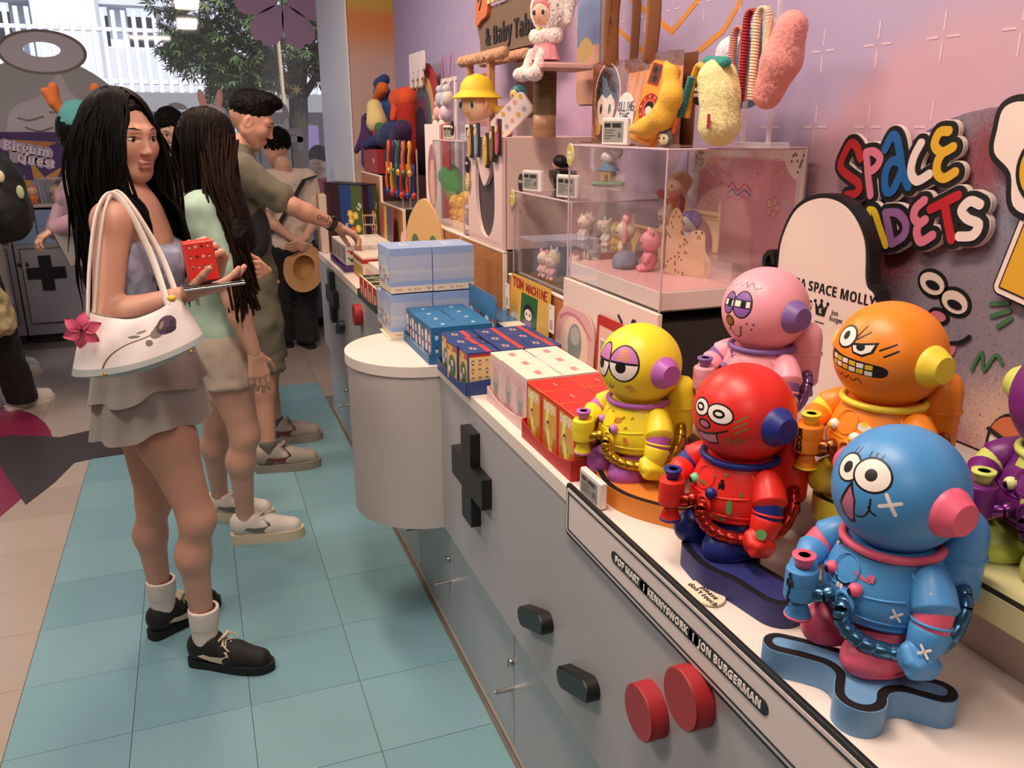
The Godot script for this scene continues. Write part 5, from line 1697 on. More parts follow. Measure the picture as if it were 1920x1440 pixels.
	price_tag("small white electronic price tag in front of the yellow toy", Vector3(0.606, 0.886, -1.205), -90, 0.085, 0.05)
	var dt := thing("notice_disc", "round cream disc reading please don't touch lying on the counter", "notice", Vector3(0.62, 0.8855, -0.87))
	obj("disc", B.new().lathe([[0.0, 0.0], [0.033, 0.0], [0.0345, 0.002], [0.033, 0.004], [0.033, 0.004], [0.0, 0.004]], 40, 0.75, 1.0).mesh(), M("e6d6b8", 0.5), dt)
	for q in [["please", 0.004], ["don't touch", -0.007]]:
		var tx := obj("lettering", words(q[0], 0.0115, 0.0004), M("181414", 0.5), dt, Vector3(q[1], 0.0044, 0.004))
		tx.rotation = Vector3(-PI / 2, -PI / 2 + 0.05, 0)
	obj("red_emblem", B.new().box(0.007, 0.0004, 0.022, 0.0155, 0.0043, -0.005, 0.0).mesh(), M("c22a24", 0.5), dt)
func card(label: String, p: Pic, pos: Vector3, w: float, h: float, r: float, lean: float) -> void:
	var t := thing("picture_card", label, "display card", pos, -90)
	var s := PackedVector2Array([Vector2(-w * 0.5, 0), Vector2(w * 0.5, 0)])
	for c in [[1, 0], [-1, 1]]:
		for k in 6:
			var a: float = PI / 2 * (c[1] + k / 5.0)
			s.append(Vector2(c[0] * (w * 0.5 - r) + cos(a) * r, h - r + sin(a) * r))
	var o := obj("card", B.new().prism(s, 0.003, 0.0, 0.0, Rect2(-w * 0.5, 0, w, h)).mesh(), T(p, 0.4), t)
	o.rotation_degrees.x = -lean * 0.3
func price_tag(label: String, pos: Vector3, yaw: float, w: float, h: float, tilt := 0.0) -> void:
	var t := thing("price_tag", label, "price tag", pos, yaw, "white price tags")
	var b := obj("housing", B.new().box(w, h, 0.014, 0, h * 0.5, 0, 0.003).mesh(), M("e9e0d8", 0.4), t)
	var p := Pic.new(96, 64, "9a9690")
	p.rect(0.06, 0.1, 0.3, 0.2, "2a2826").rect(0.45, 0.1, 0.45, 0.22, "3a3836")
	for k in 4:
		p.rect(0.08, 0.42 + k * 0.13, [0.5, 0.4, 0.55, 0.3][k], 0.05, "55524e")
	p.rect(0.74, 0.55, 0.16, 0.26, "6b6864")
	var sc := obj("screen", B.new().prism(rounded(w * 0.76, h * 0.74, 0.002), 0.0008, 0.0, 0.0, Rect2(-w * 0.38, -h * 0.37, w * 0.76, h * 0.74)).mesh(), T(p, 0.3), t, Vector3(-w * 0.03, h * 0.5, 0.0071))
	b.rotation_degrees.x = tilt
	sc.rotation_degrees.x = tilt
func pane_case(label: String, lo: Vector3, hi: Vector3, wide := true) -> Node3D:
	var c := Vector3((lo.x + hi.x) * 0.5, lo.y, (lo.z + hi.z) * 0.5)
	var s := hi - lo
	var t := thing("acrylic_case", label, "display case", c)
	var g := M("fffafa", 0.015, 0.0, "glass")
	for q in [[0.003, s.y, s.z, -s.x * 0.5, s.y * 0.5, 0], [0.003, s.y, s.z, s.x * 0.5, s.y * 0.5, 0], [s.x, s.y, 0.003, 0, s.y * 0.5, -s.z * 0.5], [s.x, s.y, 0.003, 0, s.y * 0.5, s.z * 0.5], [s.x, 0.003, s.z, 0, s.y, 0]]:
		obj("pane", B.new().box(q[0], q[1], q[2], q[3], q[4], q[5], 0.0).mesh(), g, t)
	var e := B.new()
	var r := 0.0022
	for x in [-1, 1]:
		for z in [-1, 1]:
			e.tube([Vector3(x * s.x * 0.5, 0, z * s.z * 0.5), Vector3(x * s.x * 0.5, s.y, z * s.z * 0.5)], r, 6)
	for x in [-1, 1]:
		e.tube([Vector3(x * s.x * 0.5, s.y, -s.z * 0.5), Vector3(x * s.x * 0.5, s.y, s.z * 0.5)], r * 1.6, 6)
	for z in [-1, 1]:
		e.tube([Vector3(-s.x * 0.5, s.y, z * s.z * 0.5), Vector3(s.x * 0.5, s.y, z * s.z * 0.5)], r * 1.3, 6)
	obj("edge", e.mesh(), M("cdb4bd", 0.15), t)
	return t
func figurine(label: String, pos: Vector3, yaw: float, h: float, body: String, head: String, ears: String, kind := "bear", group := "small figures in the clear cases", pose := 0) -> Node3D:
	var t := thing("toy_figure", label, "toy figure", pos, yaw, group)
	var bm := M(body, 0.45)
	var hm := M(head, 0.4)
	var em := M(ears, 0.45)
	var bl := Blob.new()
	bl.ell(Vector3(0, h * 0.26, 0), Vector3(0.2, 0.24, 0.18) * h, 0.04 * h)
	for s in [-1, 1]:
		bl.cap(Vector3(s * 0.1, 0.1, 0.02) * h, Vector3(s * 0.12, 0.05, 0.1 + 0.12 * pose) * h, 0.085 * h, 0.075 * h, 0.04 * h)
		bl.cap(Vector3(s * 0.16, 0.38, 0.02) * h, Vector3(s * 0.2, 0.24, 0.12) * h, 0.07 * h, 0.06 * h, 0.03 * h)
	obj("body", bl.into(B.new(), h * 0.045).mesh(), bm, t)
	obj("head", B.new().ell(0, h * 0.66, 0, h * 0.27, h * 0.25, h * 0.24, 18).mesh(), hm, t)
	for s in [-1, 1]:
		obj("eye", B.new().ell(s * h * 0.1, h * 0.64, h * 0.215, h * 0.028, h * 0.036, h * 0.018, 8).mesh(), M("171315", 0.2), t)
		var e := B.new()
		if kind == "bear" or kind == "cat":
			e.ell(s * h * 0.18, h * 0.88, 0, h * 0.085, h * (0.13 if kind == "cat" else 0.085), h * 0.05, 12)
			obj("ear", e.mesh(), em, t)
		elif kind == "rabbit":
			e.ell(s * h * 0.1, h * 1.02, -h * 0.02, h * 0.06, h * 0.2, h * 0.04, 12)
			obj("ear", e.mesh(), em, t)
		elif kind == "bow":
			e.ell(s * h * 0.14, h * 0.95, 0, h * 0.13, h * 0.11, h * 0.07, 12)
			obj("bow", e.mesh(), em, t)
			obj("ribbon", B.new().tube([Vector3(s * 0.12, 0.9, 0.02) * h, Vector3(s * 0.26, 0.65, 0.05) * h, Vector3(s * 0.28, 0.4, 0.06) * h], h * 0.07, 8).mesh(), em, t)
	if kind == "hair" or kind == "hat":
		var hb := Blob.new()
		hb.ell(Vector3(0, h * 0.7, -h * 0.03), Vector3(0.29, 0.26, 0.26) * h, 0.01)
		hb.ell(Vector3(0, h * 0.6, h * 0.16), Vector3(0.24, 0.17, 0.2) * h, 0.01, Basis.IDENTITY, true)
		obj("hair" if kind == "hair" else "hood", hb.into(B.new(), h * 0.05).mesh(), em, t)
	return t
func plush(called: String, label: String, pos: Vector3, yaw: float, parts: Array, group := "") -> Node3D:
	var t := thing(called, label, "plush toy", pos, yaw, group)
	for q in parts:
		var b := Blob.new()
		for e in q[2]:
			b.cap(V(e[0]), V(e[1]), e[2], e[3], 0.015)
		b.rough = 0.0011 if called != "banana_plush" else 0.0
		b.freq = 110.0
		obj(q[0], b.into(B.new(), 0.0055).mesh(), M(q[1], 0.9, 0.0, "fur"), t)
	return t
func round_tag(label: String, pos: Vector3, c: String, txt: Array, yaw := -90.0) -> void:
	var t := thing("round_tag", label, "tag", pos, yaw)
	obj("disc", B.new().prism(ring2(0, 0, 0.02, 0.027, 28), 0.0025, 0.0005).mesh(), M("e9e2c4" if c != "17171a" else c, 0.4), t)
	obj("face", B.new().prism(ring2(0, 0, 0.0175, 0.0245, 28), 0.0006, 0.0, 0.0025).mesh(), M(c, 0.4), t)
	for i in txt.size():
		obj("lettering", words(txt[i], 0.011, 0.0004), M("efe9d8", 0.5), t, Vector3(0, 0.004 - 0.011 * i, 0.0034))
func shelf_goods() -> void:
	pane_case("big clear acrylic case with the pink board, nearest of the cases", Vector3(0.882, 1.151, -1.94), Vector3(1.222, 1.477, -1.474))
	var bs := thing("display_plinth", "white plinth with pink printed top inside the big clear case", "display base", Vector3(1.052, 1.1515, -1.707))
	obj("plinth", B.new().box(0.33, 0.038, 0.455, 0, 0.019, 0, 0.001).mesh(), M("ead9d2", 0.4), bs)
	var pt := Pic.new(128, 128, "e2aaa8")
	var rg := RandomNumberGenerator.new()
	rg.seed = 31
	for k in 40:
		pt.ell(rg.randf(), rg.randf(), 0.012, 0.012, ["c98a84", "b98a8a", "e8c8b8"][k % 3])
	obj("printed_top", B.new().box(0.32, 0.001, 0.44, 0, 0.0385, 0, 0.0).mesh(), T(pt, 0.4), bs)
	var pb := Pic.new(420, 290, "cf8c96")
	pb.rect(0, 0, 1, 0.09, "e6d2c8").rect(0, 0, 0.05, 1, "e6d2c8").rect(0.95, 0, 0.05, 1, "e6d2c8")
	pb.ell(0.0, 0.0, 0.17, 0.24, "e6d2c8").ell(1.0, 0.0, 0.17, 0.24, "e6d2c8")
	for q in [[0.06, 0.1], [0.94, 0.1]]:
		for k in 14:
			pb.ell(q[0] + rg.randf_range(-0.045, 0.045), q[1] + rg.randf_range(-0.07, 0.07), 0.008, 0.012, "7a5a58")
	pb.line([Vector2(0.19, 0.08), Vector2(0.81, 0.08)], 0.003, "8a6a66").line([Vector2(0.035, 0.26), Vector2(0.035, 1.0)], 0.003, "8a6a66").line([Vector2(0.965, 0.26), Vector2(0.965, 1.0)], 0.003, "8a6a66")
	for q in [[0.2, 0.42, 0.05, "a85a5a"], [0.13, 0.36, 0.03, "7f8aa0"], [0.25, 0.2, 0.03, "b46a6e"], [0.78, 0.45, 0.06, "a85a5a"], [0.88, 0.4, 0.035, "7f8aa0"], [0.72, 0.2, 0.035, "b46a6e"], [0.8, 0.26, 0.02, "8a4a50"]]:
		for k in 5:
			var a := TAU * k / 5
			pb.ell(q[0] + cos(a) * q[2] * 0.6, q[1] + sin(a) * q[2] * 0.85, q[2] * 0.42, q[2] * 0.6, q[3])
			pb.ell(q[0] + cos(a) * q[2] * 0.6, q[1] + sin(a) * q[2] * 0.85, q[2] * 0.33, q[2] * 0.48, "d79a9c")
		pb.ell(q[0], q[1], q[2] * 0.25, q[2] * 0.35, "c9a070")
	for q in [[0.5, 0.15], [0.37, 0.22], [0.63, 0.2], [0.3, 0.3]]:
		pb.line([Vector2(q[0] - 0.012, q[1]), Vector2(q[0] + 0.012, q[1])], 0.004, "a2525c").line([Vector2(q[0], q[1] - 0.02), Vector2(q[0], q[1] + 0.02)], 0.004, "a2525c")
	for k in 3:
		pb.line(Array(curve2([Vector2(0.37, 0.33 + k * 0.05), Vector2(0.41, 0.29 + k * 0.055), Vector2(0.46, 0.35 + k * 0.04), Vector2(0.52, 0.29 + k * 0.05), Vector2(0.58, 0.34 + k * 0.04)], 4)), 0.012, ["c04a6a", "6a6a90", "c86a80"][k])
	var bb := thing("back_board", "pink flower print board with white ornate border at the back of the big case", "display board", Vector3(1.215, 1.19, -1.68), -90)
	obj("board", B.new().prism(rounded(0.425, 0.285, 0.002), 0.004, 0.0, 0.0, Rect2(-0.2125, -0.1425, 0.425, 0.285)).mesh(), T(pb, 0.4), bb, Vector3(0, 0.1425, 0))
	for q in [["cream castle arch cut out behind the rabbit in the big case", Vector3(1.06, 1.191, -1.845), -90.0, 0.17], ["cream castle arch cut out on the clear riser in the big case", Vector3(1.12, 1.242, -1.7), -90.0, 0.15]]:
		var ar := thing("arch_cutout", q[0], "cut-out", q[1], q[2])
		var w: float = q[3]
		var o := PackedVector2Array([Vector2(-w * 0.5, 0), Vector2(-w * 0.5, 0.09), Vector2(-w * 0.47, 0.115), Vector2(-w * 0.44, 0.09), Vector2(w * 0.44, 0.09), Vector2(w * 0.47, 0.115), Vector2(w * 0.5, 0.09), Vector2(w * 0.5, 0), Vector2(w * 0.36, 0)])
		for k in 13:
			var a := PI * k / 12.0
			o.append(Vector2(cos(a) * w * 0.36, 0.01 + sin(a) * 0.06))
		o.append(Vector2(-w * 0.36, 0))
		obj("arch", B.new().prism(o, 0.003).mesh(), M("d8b48a", 0.5), ar)
		obj("band", B.new().box(w * 0.88, 0.006, 0.001, 0, 0.08, 0.0035, 0.0).box(w * 0.9, 0.002, 0.001, 0, 0.072, 0.0035, 0.0).mesh(), M("b58550", 0.5), ar)
	var an := thing("animal_cutout", "flat cut out of cream bear and spotted giraffe standing in the big case", "cut-out", Vector3(1.05, 1.191, -1.635), -60)
	var ac := Pic.new(128, 128, "d9b090")
	for k in 40:
		ac.ell(rg.randf() * 0.45, rg.randf(), 0.02, 0.02, "8a5238")
	ac.ell(0.68, 0.35, 0.16, 0.14, "dfba96").ell(0.62, 0.33, 0.02, 0.02, "2a1d18").ell(0.74, 0.33, 0.02, 0.02, "2a1d18").ell(0.68, 0.4, 0.05, 0.04, "b9855c").rect(0.82, 0.75, 0.18, 0.25, "c8a27a")
	obj("card", B.new().prism(curve2([Vector2(-0.06, 0), Vector2(-0.06, 0.1), Vector2(-0.045, 0.15), Vector2(-0.025, 0.14), Vector2(-0.015, 0.09), Vector2(0.01, 0.105), Vector2(0.035, 0.1), Vector2(0.04, 0.06), Vector2(0.055, 0.04), Vector2(0.055, 0)], 4), 0.003, 0.0, 0.0, Rect2(-0.06, 0, 0.12, 0.15)).mesh(), T(ac, 0.5), an)
	var rs := thing("clear_riser", "clear acrylic riser block at the back of the big case", "riser", Vector3(1.13, 1.191, -1.62))
	for q in [[0.12, 0.003, 0.24, 0, 0.047, 0], [0.003, 0.045, 0.24, -0.06, 0.0225, 0], [0.12, 0.045, 0.003, 0, 0.0225, 0.12], [0.12, 0.045, 0.003, 0, 0.0225, -0.12]]:
		obj("pane", B.new().box(q[0], q[1], q[2], q[3], q[4], q[5], 0.0).mesh(), M("fff0f0", 0.14, 0.0, "glass"), rs)
	figurine("pink knitted bear figure sitting at the front of the big case", Vector3(1.0, 1.191, -1.73), -110, 0.105, "e58a9a", "e796a4", "e796a4", "bear", "", 1)
	figurine("pale rabbit figure with large pink bow on a gold stand", Vector3(1.0, 1.205, -1.855), -110, 0.1, "cfc4ae", "d8cdb8", "e79a9a", "bow", "")
	tag(obj("gold_stand", B.new().lathe([[0.0, 0.0], [0.026, 0.0], [0.026, 0.0], [0.024, 0.006], [0.025, 0.013], [0.025, 0.013], [0.0, 0.014]], 28).mesh(), M("b98a3c", 0.3, 0.9), self, Vector3(1.0, 1.191, -1.855)), "round gold stand under the pale rabbit figure", "stand")
	var mu := B.new().lathe([[0.0, 0.0], [0.03, 0.001], [0.033, 0.012], [0.028, 0.03], [0.016, 0.04], [0.0, 0.042]], 24)
	tag(obj("round_ornament", mu.mesh(), M("7f7f96", 0.6), self, Vector3(0.968, 1.191, -1.79)), "little blue grey dome ornament beside the pink bear", "ornament")
	figurine("grey bird figure in a purple pointed hat high in the big case", Vector3(1.1, 1.24, -1.72), -100, 0.095, "b9b2c4", "c4bcb8", "6a4a9a", "hat", "")
	figurine("clear glass bear figure at the back of the big case", Vector3(1.12, 1.24, -1.86), -100, 0.1, "c9a890", "d6b8a2", "d6b8a2", "bear", "")
	figurine("peach figure with orange hood at the far side of the big case", Vector3(1.14, 1.24, -1.79), -95, 0.09, "d88a5a", "e8b8a0", "d8743c", "cat", "")
	var lw := figurine("figure with golden hair and red scarf against the pink board", Vector3(1.16, 1.3, -1.88), -90, 0.12, "c0392e", "e8b8a4", "c89a4a", "hair", "")
	obj("bow", B.new().ell(0.03, 0.055, 0.03, 0.02, 0.012, 0.01, 10).ell(-0.03, 0.055, 0.03, 0.02, 0.012, 0.01, 10).mesh(), M("b8322a", 0.5), lw)
	tag(obj("clear_riser", B.new().box(0.06, 0.11, 0.08, 0, 0.055, 0, 0.002).mesh(), M("ffeef0", 0.1, 0.0, "glass"), self, Vector3(1.16, 1.19, -1.88)), "tall clear block under the golden haired figure", "riser")
	pane_case("middle clear acrylic case full of small figures", Vector3(0.902, 1.092, -2.386), Vector3(1.21, 1.335, -1.965))
	var spots := [[0.955, -2.27, "f0b8b0", "f2cdb8", "e79aa0", "cat", "pink capped figure at the front of the middle case"], [0.955, -2.21, "e8a0a4", "f0c8b8", "c9b48a", "hair", "small pink figure behind the pink capped one"], [1.0, -2.15, "e6b494", "ecc0a4", "ecc0a4", "bear", "tan bear figure in the middle case"], [1.0, -2.08, "e0a890", "e6b8a0", "e6b8a0", "rabbit", "tan rabbit figure in the middle case"], [1.04, -2.23, "2f5a94", "d8c4b0", "c96a2c", "hair", "blue figure with orange beak like cap in the middle case"], [1.08, -2.16, "c9cfd8", "e6d2c2", "7a5a4a", "hair", "brown haired figure at the back of the middle case"], [1.12, -2.27, "a0a8b8", "d8c8bc", "8a90a8", "cat", "grey hooded figure at the back of the middle case"], [1.0, -2.3, "b9c4d0", "e8d0c0", "a9b4c8", "cat", "clear silvery figure at the far end of the middle case"], [1.14, -2.07, "e9e0d4", "ead8c8", "d8c8b0", "rabbit", "cream rabbit figure at the rear of the middle case"]]
	for q in spots:
		figurine(q[6], Vector3(q[0], 1.0905, q[1]), -80, 0.085, q[2], q[3], q[4], q[5])
	var up := [[1.05, -1.99, "d9b24a", "ecd0a8", "d2b458", "hair", "blond figure in green on the upper shelf"], [1.06, -2.07, "f0ece4", "efdccd", "eae4dc", "cat", "white cat figure on the upper shelf"], [1.08, -2.13, "4a4a52", "ecd6c6", "2a2628", "hair", "black haired figure on the upper shelf"], [1.05, -2.2, "e6d6c8", "f0dcc8", "e8b8a8", "bear", "cream bear figure on the upper shelf"], [1.1, -2.27, "5a6a5a", "d8c8b8", "c9c2b8", "bear", "grey green bear figure on the upper shelf"]]
	tag(obj("clear_shelf", B.new().box(0.2, 0.004, 0.4, 0, 0, 0, 0.001).mesh(), M("ffeef0", 0.12, 0.0, "glass"), self, Vector3(1.09, 1.2, -2.18)), "clear shelf inside the middle case", "shelf")
	for q in up:
		figurine(q[6] + " of the middle case", Vector3(q[0], 1.2025, q[1]), -85, 0.08, q[2], q[3], q[4], q[5])
	tag(obj("red_box", B.new().box(0.12, 0.085, 0.15, 0, 0.0425, 0, 0.002).mesh(), M("9c2f22", 0.5), self, Vector3(1.13, 1.0905, -2.05)), "dark red box behind the tan figures in the middle case", "box")
	price_tag("white price tag on the middle case, farther of two", Vector3(0.93, 1.3395, -2.3), -72, 0.085, 0.06)
	price_tag("white price tag on the middle case, nearer of two", Vector3(0.93, 1.3395, -2.05), -72, 0.085, 0.06)
	var hs := thing("toy_house", "tiny house ornament with blue roof on a green base", "ornament", Vector3(1.02, 1.374, -2.0), -60)
	obj("lawn", B.new().lathe([[0.0, 0.0], [0.042, 0.0], [0.044, 0.005], [0.038, 0.009], [0.0, 0.01]], 24).mesh(), M("6f8a66", 0.7), hs)
	obj("walls", B.new().box(0.034, 0.03, 0.03, 0, 0.024, 0, 0.002).mesh(), M("c9975c", 0.6), hs)
	obj("door", B.new().box(0.011, 0.018, 0.002, 0.005, 0.019, 0.0155, 0.001).mesh(), M("6b3f22", 0.6), hs)
	obj("roof", B.new().prism(PackedVector2Array([Vector2(-0.026, 0.036), Vector2(0.026, 0.036), Vector2(0.0, 0.06)]), 0.038, 0.001, -0.019).mesh(), M("5d8fb4", 0.5), hs)
	obj("cloud", B.new().ell(0.0, 0.07, 0, 0.022, 0.016, 0.016, 12).ell(0.016, 0.085, -0.01, 0.02, 0.02, 0.016, 12).mesh(), M("cfc4cc", 0.4), hs)
	tag(obj("clear_riser", B.new().box(0.1, 0.034, 0.12, 0, 0.017, 0, 0.002).mesh(), M("ffeef0", 0.16, 0.0, "glass"), self, Vector3(1.02, 1.3385, -2.0)), "low clear block under the tiny house ornament", "riser")
	var pi := thing("piano_figure", "black grand piano with a little dark haired player", "toy figure", Vector3(1.06, 1.3385, -2.37), -90)
	obj("piano_body", B.new().prism(curve2([Vector2(-0.05, -0.03), Vector2(0.045, -0.03), Vector2(0.045, 0.02), Vector2(0.0, 0.03), Vector2(-0.05, 0.03)], 4, true), 0.02).mesh(), M("0d0c0c", 0.2), pi, Vector3(0, 0.035, 0)).rotation_degrees.x = -90
	obj("piano_lid", B.new().box(0.08, 0.003, 0.05, -0.025, 0.075, -0.01, 0.001).mesh(), M("0d0c0c", 0.2), pi).rotation_degrees.z = 24
	for q in [[-0.04, 0.01], [0.035, 0.015], [0.0, -0.02]]:
		obj("leg", B.new().tube([Vector3(q[0], 0.0, q[1]), Vector3(q[0], 0.036, q[1])], 0.004, 8).mesh(), M("0d0c0c", 0.2), pi)
	obj("player", B.new().ell(0.025, 0.035, 0.03, 0.02, 0.03, 0.016, 12).mesh(), M("141214", 0.5), pi)
	obj("head", B.new().ell(0.02, 0.075, 0.028, 0.02, 0.019, 0.019, 14).mesh(), M("e0b49a", 0.5), pi)
	obj("hair", B.new().ell(0.027, 0.083, 0.026, 0.022, 0.02, 0.022, 14).mesh(), M("100e0e", 0.5), pi)
	round_tag("round yellow tag on the corner of the middle case", Vector3(0.898, 1.315, -2.385), "c9b84a", ["NEW"])
	round_tag("round black tag beside the farther price tag", Vector3(0.92, 1.36, -2.37), "17171a", ["NEW"])
	round_tag("round yellow tag on the top corner of the big case", Vector3(0.878, 1.455, -1.925), "c9b84a", ["NEW", "HOT"])
	var pe := thing("cutout_pedestal", "tall pale pink box with dark ghost shaped opening and two ear tips", "pedestal", Vector3(1.05, 1.1555, -2.58))
	var hole := curve2([Vector2(-0.075, 0.265), Vector2(-0.04, 0.215), Vector2(0.0, 0.185), Vector2(0.045, 0.215), Vector2(0.085, 0.262), Vector2(0.1, 0.16), Vector2(0.09, 0.08), Vector2(0.045, 0.03), Vector2(-0.02, 0.03), Vector2(-0.07, 0.085), Vector2(-0.09, 0.18)], 5, true)
	var fl := obj("front_board", ArrayMesh.new(), M("e4c4bc", 0.5), pe, Vector3(-0.176, 0, 0))
	fl.rotation_degrees.y = -90
	var fbm := B.new()
	for sgn in [-1, 1]:
		var half := PackedVector2Array([Vector2(0, 0), Vector2(sgn * 0.168, 0), Vector2(sgn * 0.168, 0.335), Vector2(0, 0.335)])
		for q in Geometry2D.clip_polygons(half, hole):
			if not Geometry2D.is_polygon_clockwise(q) or true:
				fbm.prism(q, 0.012, 0.0, -0.012)
	fl.mesh = fbm.mesh()
	obj("box_shell", B.new().box(0.34, 0.335, 0.336, 0.01, 0.1675, 0, 0.001).mesh(), M("dfbfb4", 0.5), pe)
	var inn := obj("dark_inside", B.new().prism(grow(hole, 0.004)[0], 0.001, 0.0, 0.0).mesh(), M("4c3f42", 0.6), pe, Vector3(-0.161, 0, 0))
	inn.rotation_degrees.y = -90
	var tr := B.new()
	for k in 18:
		tr.box(0.001, 0.008, 0.003, -0.1765, 0.015, -0.15 + 0.0175 * k, 0.0)
	obj("fringe_print", tr.mesh(), M("cf9a9c", 0.5), pe)
	for q in [[-2.69, 1.425, "c9a06a"], [-2.62, 1.43, "8a94a4"], [-2.53, 1.4, "d8b05a"], [-2.47, 1.42, "7a5a3a"], [-2.42, 1.44, "b0526a"]]:
		var sc := thing("strap_card", "narrow black card with a gold and pink charm hanging above the dark opening, %s" % {"c9a06a": "farthest", "8a94a4": "second", "d8b05a": "middle one", "7a5a3a": "fourth", "b0526a": "nearest"}[q[2]], "charm", Vector3(0.866, q[1], q[0]), -90, "charms over the dark opening")
		obj("card", B.new().prism(rounded(0.036, 0.105, 0.004), 0.002).mesh(), M("1a1718", 0.4), sc, Vector3(0.012, 0.05, 0))
		obj("charm", B.new().prism(curve2([Vector2(-0.012, -0.045), Vector2(-0.016, 0.0), Vector2(-0.008, 0.04), Vector2(0.006, 0.04), Vector2(0.014, 0.0), Vector2(0.01, -0.045)], 4, true), 0.004, 0.001, 0.002).mesh(), M(q[2], 0.4), sc, Vector3(0, 0.05, 0.001))
		obj("face", B.new().prism(ring2(0, 0.075, 0.009, 0.012, 14), 0.002, 0.0, 0.007).mesh(), M("e8c07a", 0.4), sc)
	round_tag("round black tag beside the dark opening", Vector3(0.868, 1.4, -2.735), "17171a", ["NEW"])
	round_tag("round yellow tag beside the dark opening, under the black tag", Vector3(0.868, 1.345, -2.735), "c9b83a", ["NEW", "HOT"])
	cat_tower()
	goods_top()
	far_goods()
func cat_tower() -> void:
	var t := thing("scratching_post", "cat scratching post wrapped in brown rope with bark base on the pale pink box", "post", Vector3(0.985, 1.491, -2.35))
	obj("bark_log", B.new().lathe([[0.0, 0.0], [0.034, 0.0], [0.034, 0.0], [0.033, 0.03], [0.034, 0.062], [0.0, 0.062]], 20).mesh(), wood_mat("a5714e"), t)
	var rp := B.new()
	for k in 22:
		rp.at(0, 0.064 + k * 0.0052, 0).torus(0.0315, 0.0032, 24, 6)
	rp.at(0, 0, 0).lathe([[0.031, 0.06], [0.031, 0.178]], 20)
	obj("rope_wrap", rp.mesh(), M("6d5636", 0.9), t)
	var seat := obj("seat_board", B.new().box(0.16, 0.018, 0.14, 0.02, 0.19, 0.05, 0.006).mesh(), M("d8a89a", 0.8), t)
	obj("post_top", B.new().lathe([[0.0, 0.176], [0.034, 0.176], [0.034, 0.182], [0.0, 0.182]], 20).mesh(), M("8a6a52", 0.8), t)
	var d := thing("hooded_doll", "pink dressed doll in a white fur hood with long ears sitting on the post", "doll", Vector3(0.985, 1.7, -2.33), -62)
	var fur := M("f2e4dc", 0.95, 0.0, "fur")
	var hb := Blob.new()
	hb.ell(Vector3(0, 0.135, -0.012), Vector3(0.06, 0.066, 0.058), 0.02)
	hb.ell(Vector3(0, 0.125, 0.05), Vector3(0.037, 0.038, 0.035), 0.008, Basis.IDENTITY, true)
	hb.rough = 0.0025
	hb.freq = 120.0
	obj("fur_hood", hb.into(B.new(), 0.005).mesh(), fur, d)
	for s in [-1, 1]:
		var eb := Blob.new()
		eb.path([Vector3(s * 0.04, 0.18, -0.015), Vector3(s * 0.06, 0.215, -0.02), Vector3(s * 0.072, 0.16, -0.01), Vector3(s * 0.068, 0.1, 0.0)] if s > 0 else [Vector3(s * 0.03, 0.19, -0.015), Vector3(s * 0.038, 0.235, -0.02), Vector3(s * 0.04, 0.265, -0.03)], [0.015, 0.018, 0.019, 0.012], 0.01)
		eb.rough = 0.002
		eb.freq = 120.0
		obj("ear", eb.into(B.new(), 0.005).mesh(), fur, d)
	obj("face", B.new().ell(0, 0.125, 0.012, 0.04, 0.041, 0.034, 20).mesh(), M("eeb89a", 0.45), d)
	var hr := Blob.new()
	hr.ell(Vector3(0, 0.134, 0.008), Vector3(0.043, 0.04, 0.036), 0.01)
	hr.ell(Vector3(-0.004, 0.113, 0.05), Vector3(0.034, 0.033, 0.034), 0.006, Basis.IDENTITY, true)
	obj("hair", hr.into(B.new(), 0.004).mesh(), M("d8737a", 0.6), d)
	for s in [-1, 1]:
		obj("eye", B.new().ell(s * 0.016, 0.124, 0.041, 0.0085, 0.0105, 0.004, 14).mesh(), M("f4e8e0", 0.3), d)
		obj("iris", B.new().ell(s * 0.016, 0.124, 0.0438, 0.0062, 0.008, 0.003, 12).mesh(), M("4a4048", 0.2), d)
	obj("mouth", B.new().ell(0, 0.105, 0.0445, 0.005, 0.0015, 0.002, 8).mesh(), M("b4574f", 0.5), d)
	obj("bell", B.new().ell(0.0, 0.078, 0.036, 0.009, 0.009, 0.009, 14).mesh(), M("d2a12e", 0.3, 0.7), d)
	var cp := Blob.new()
	cp.cap(Vector3(-0.035, 0.065, 0.01), Vector3(0.0, 0.06, 0.03), 0.022, 0.018, 0.02)
	cp.cap(Vector3(0.035, 0.065, 0.01), Vector3(0.0, 0.06, 0.03), 0.022, 0.018, 0.02)
	cp.rough = 0.002
	cp.freq = 120.0
	obj("fur_cape", cp.into(B.new(), 0.005).mesh(), fur, d)
	var sk := []
	for k in 5:
		var row := PackedVector3Array()
		for j in 36:
			var a := TAU * j / 36
			var r: float = lerpf(0.024, 0.05, k / 4.0) + cos(a * 9.0) * 0.003 * k / 4.0
			row.append(Vector3(cos(a) * r, 0.062 - k * 0.0155, 0.008 + sin(a) * r * 0.85 + k * 0.004))
		sk.append(row)
	obj("skirt", B.new().grid(sk).mesh(), M("ea9aa0", 0.7), d)
	var ft := Blob.new()
	for s in [-1, 1]:
		ft.cap(Vector3(s * 0.018, 0.02, 0.05), Vector3(s * 0.02, -0.03, 0.075), 0.012, 0.014, 0.01)
		ft.ell(Vector3(s * 0.022, -0.04, 0.088), Vector3(0.024, 0.02, 0.028), 0.01)
	ft.rough = 0.002
	ft.freq = 120.0
	obj("fur_boots", ft.into(B.new(), 0.005).mesh(), fur, d)
	var sh := thing("fluffy_shelf", "tan plush covered shelf with a wooden ladder below the wooden sign", "shelf", Vector3(1.12, 1.4735, -3.12))
	var bm := Blob.new()
	bm.cap(Vector3(-0.06, 0.295, -0.28), Vector3(-0.06, 0.295, 0.22), 0.02, 0.02, 0.02)
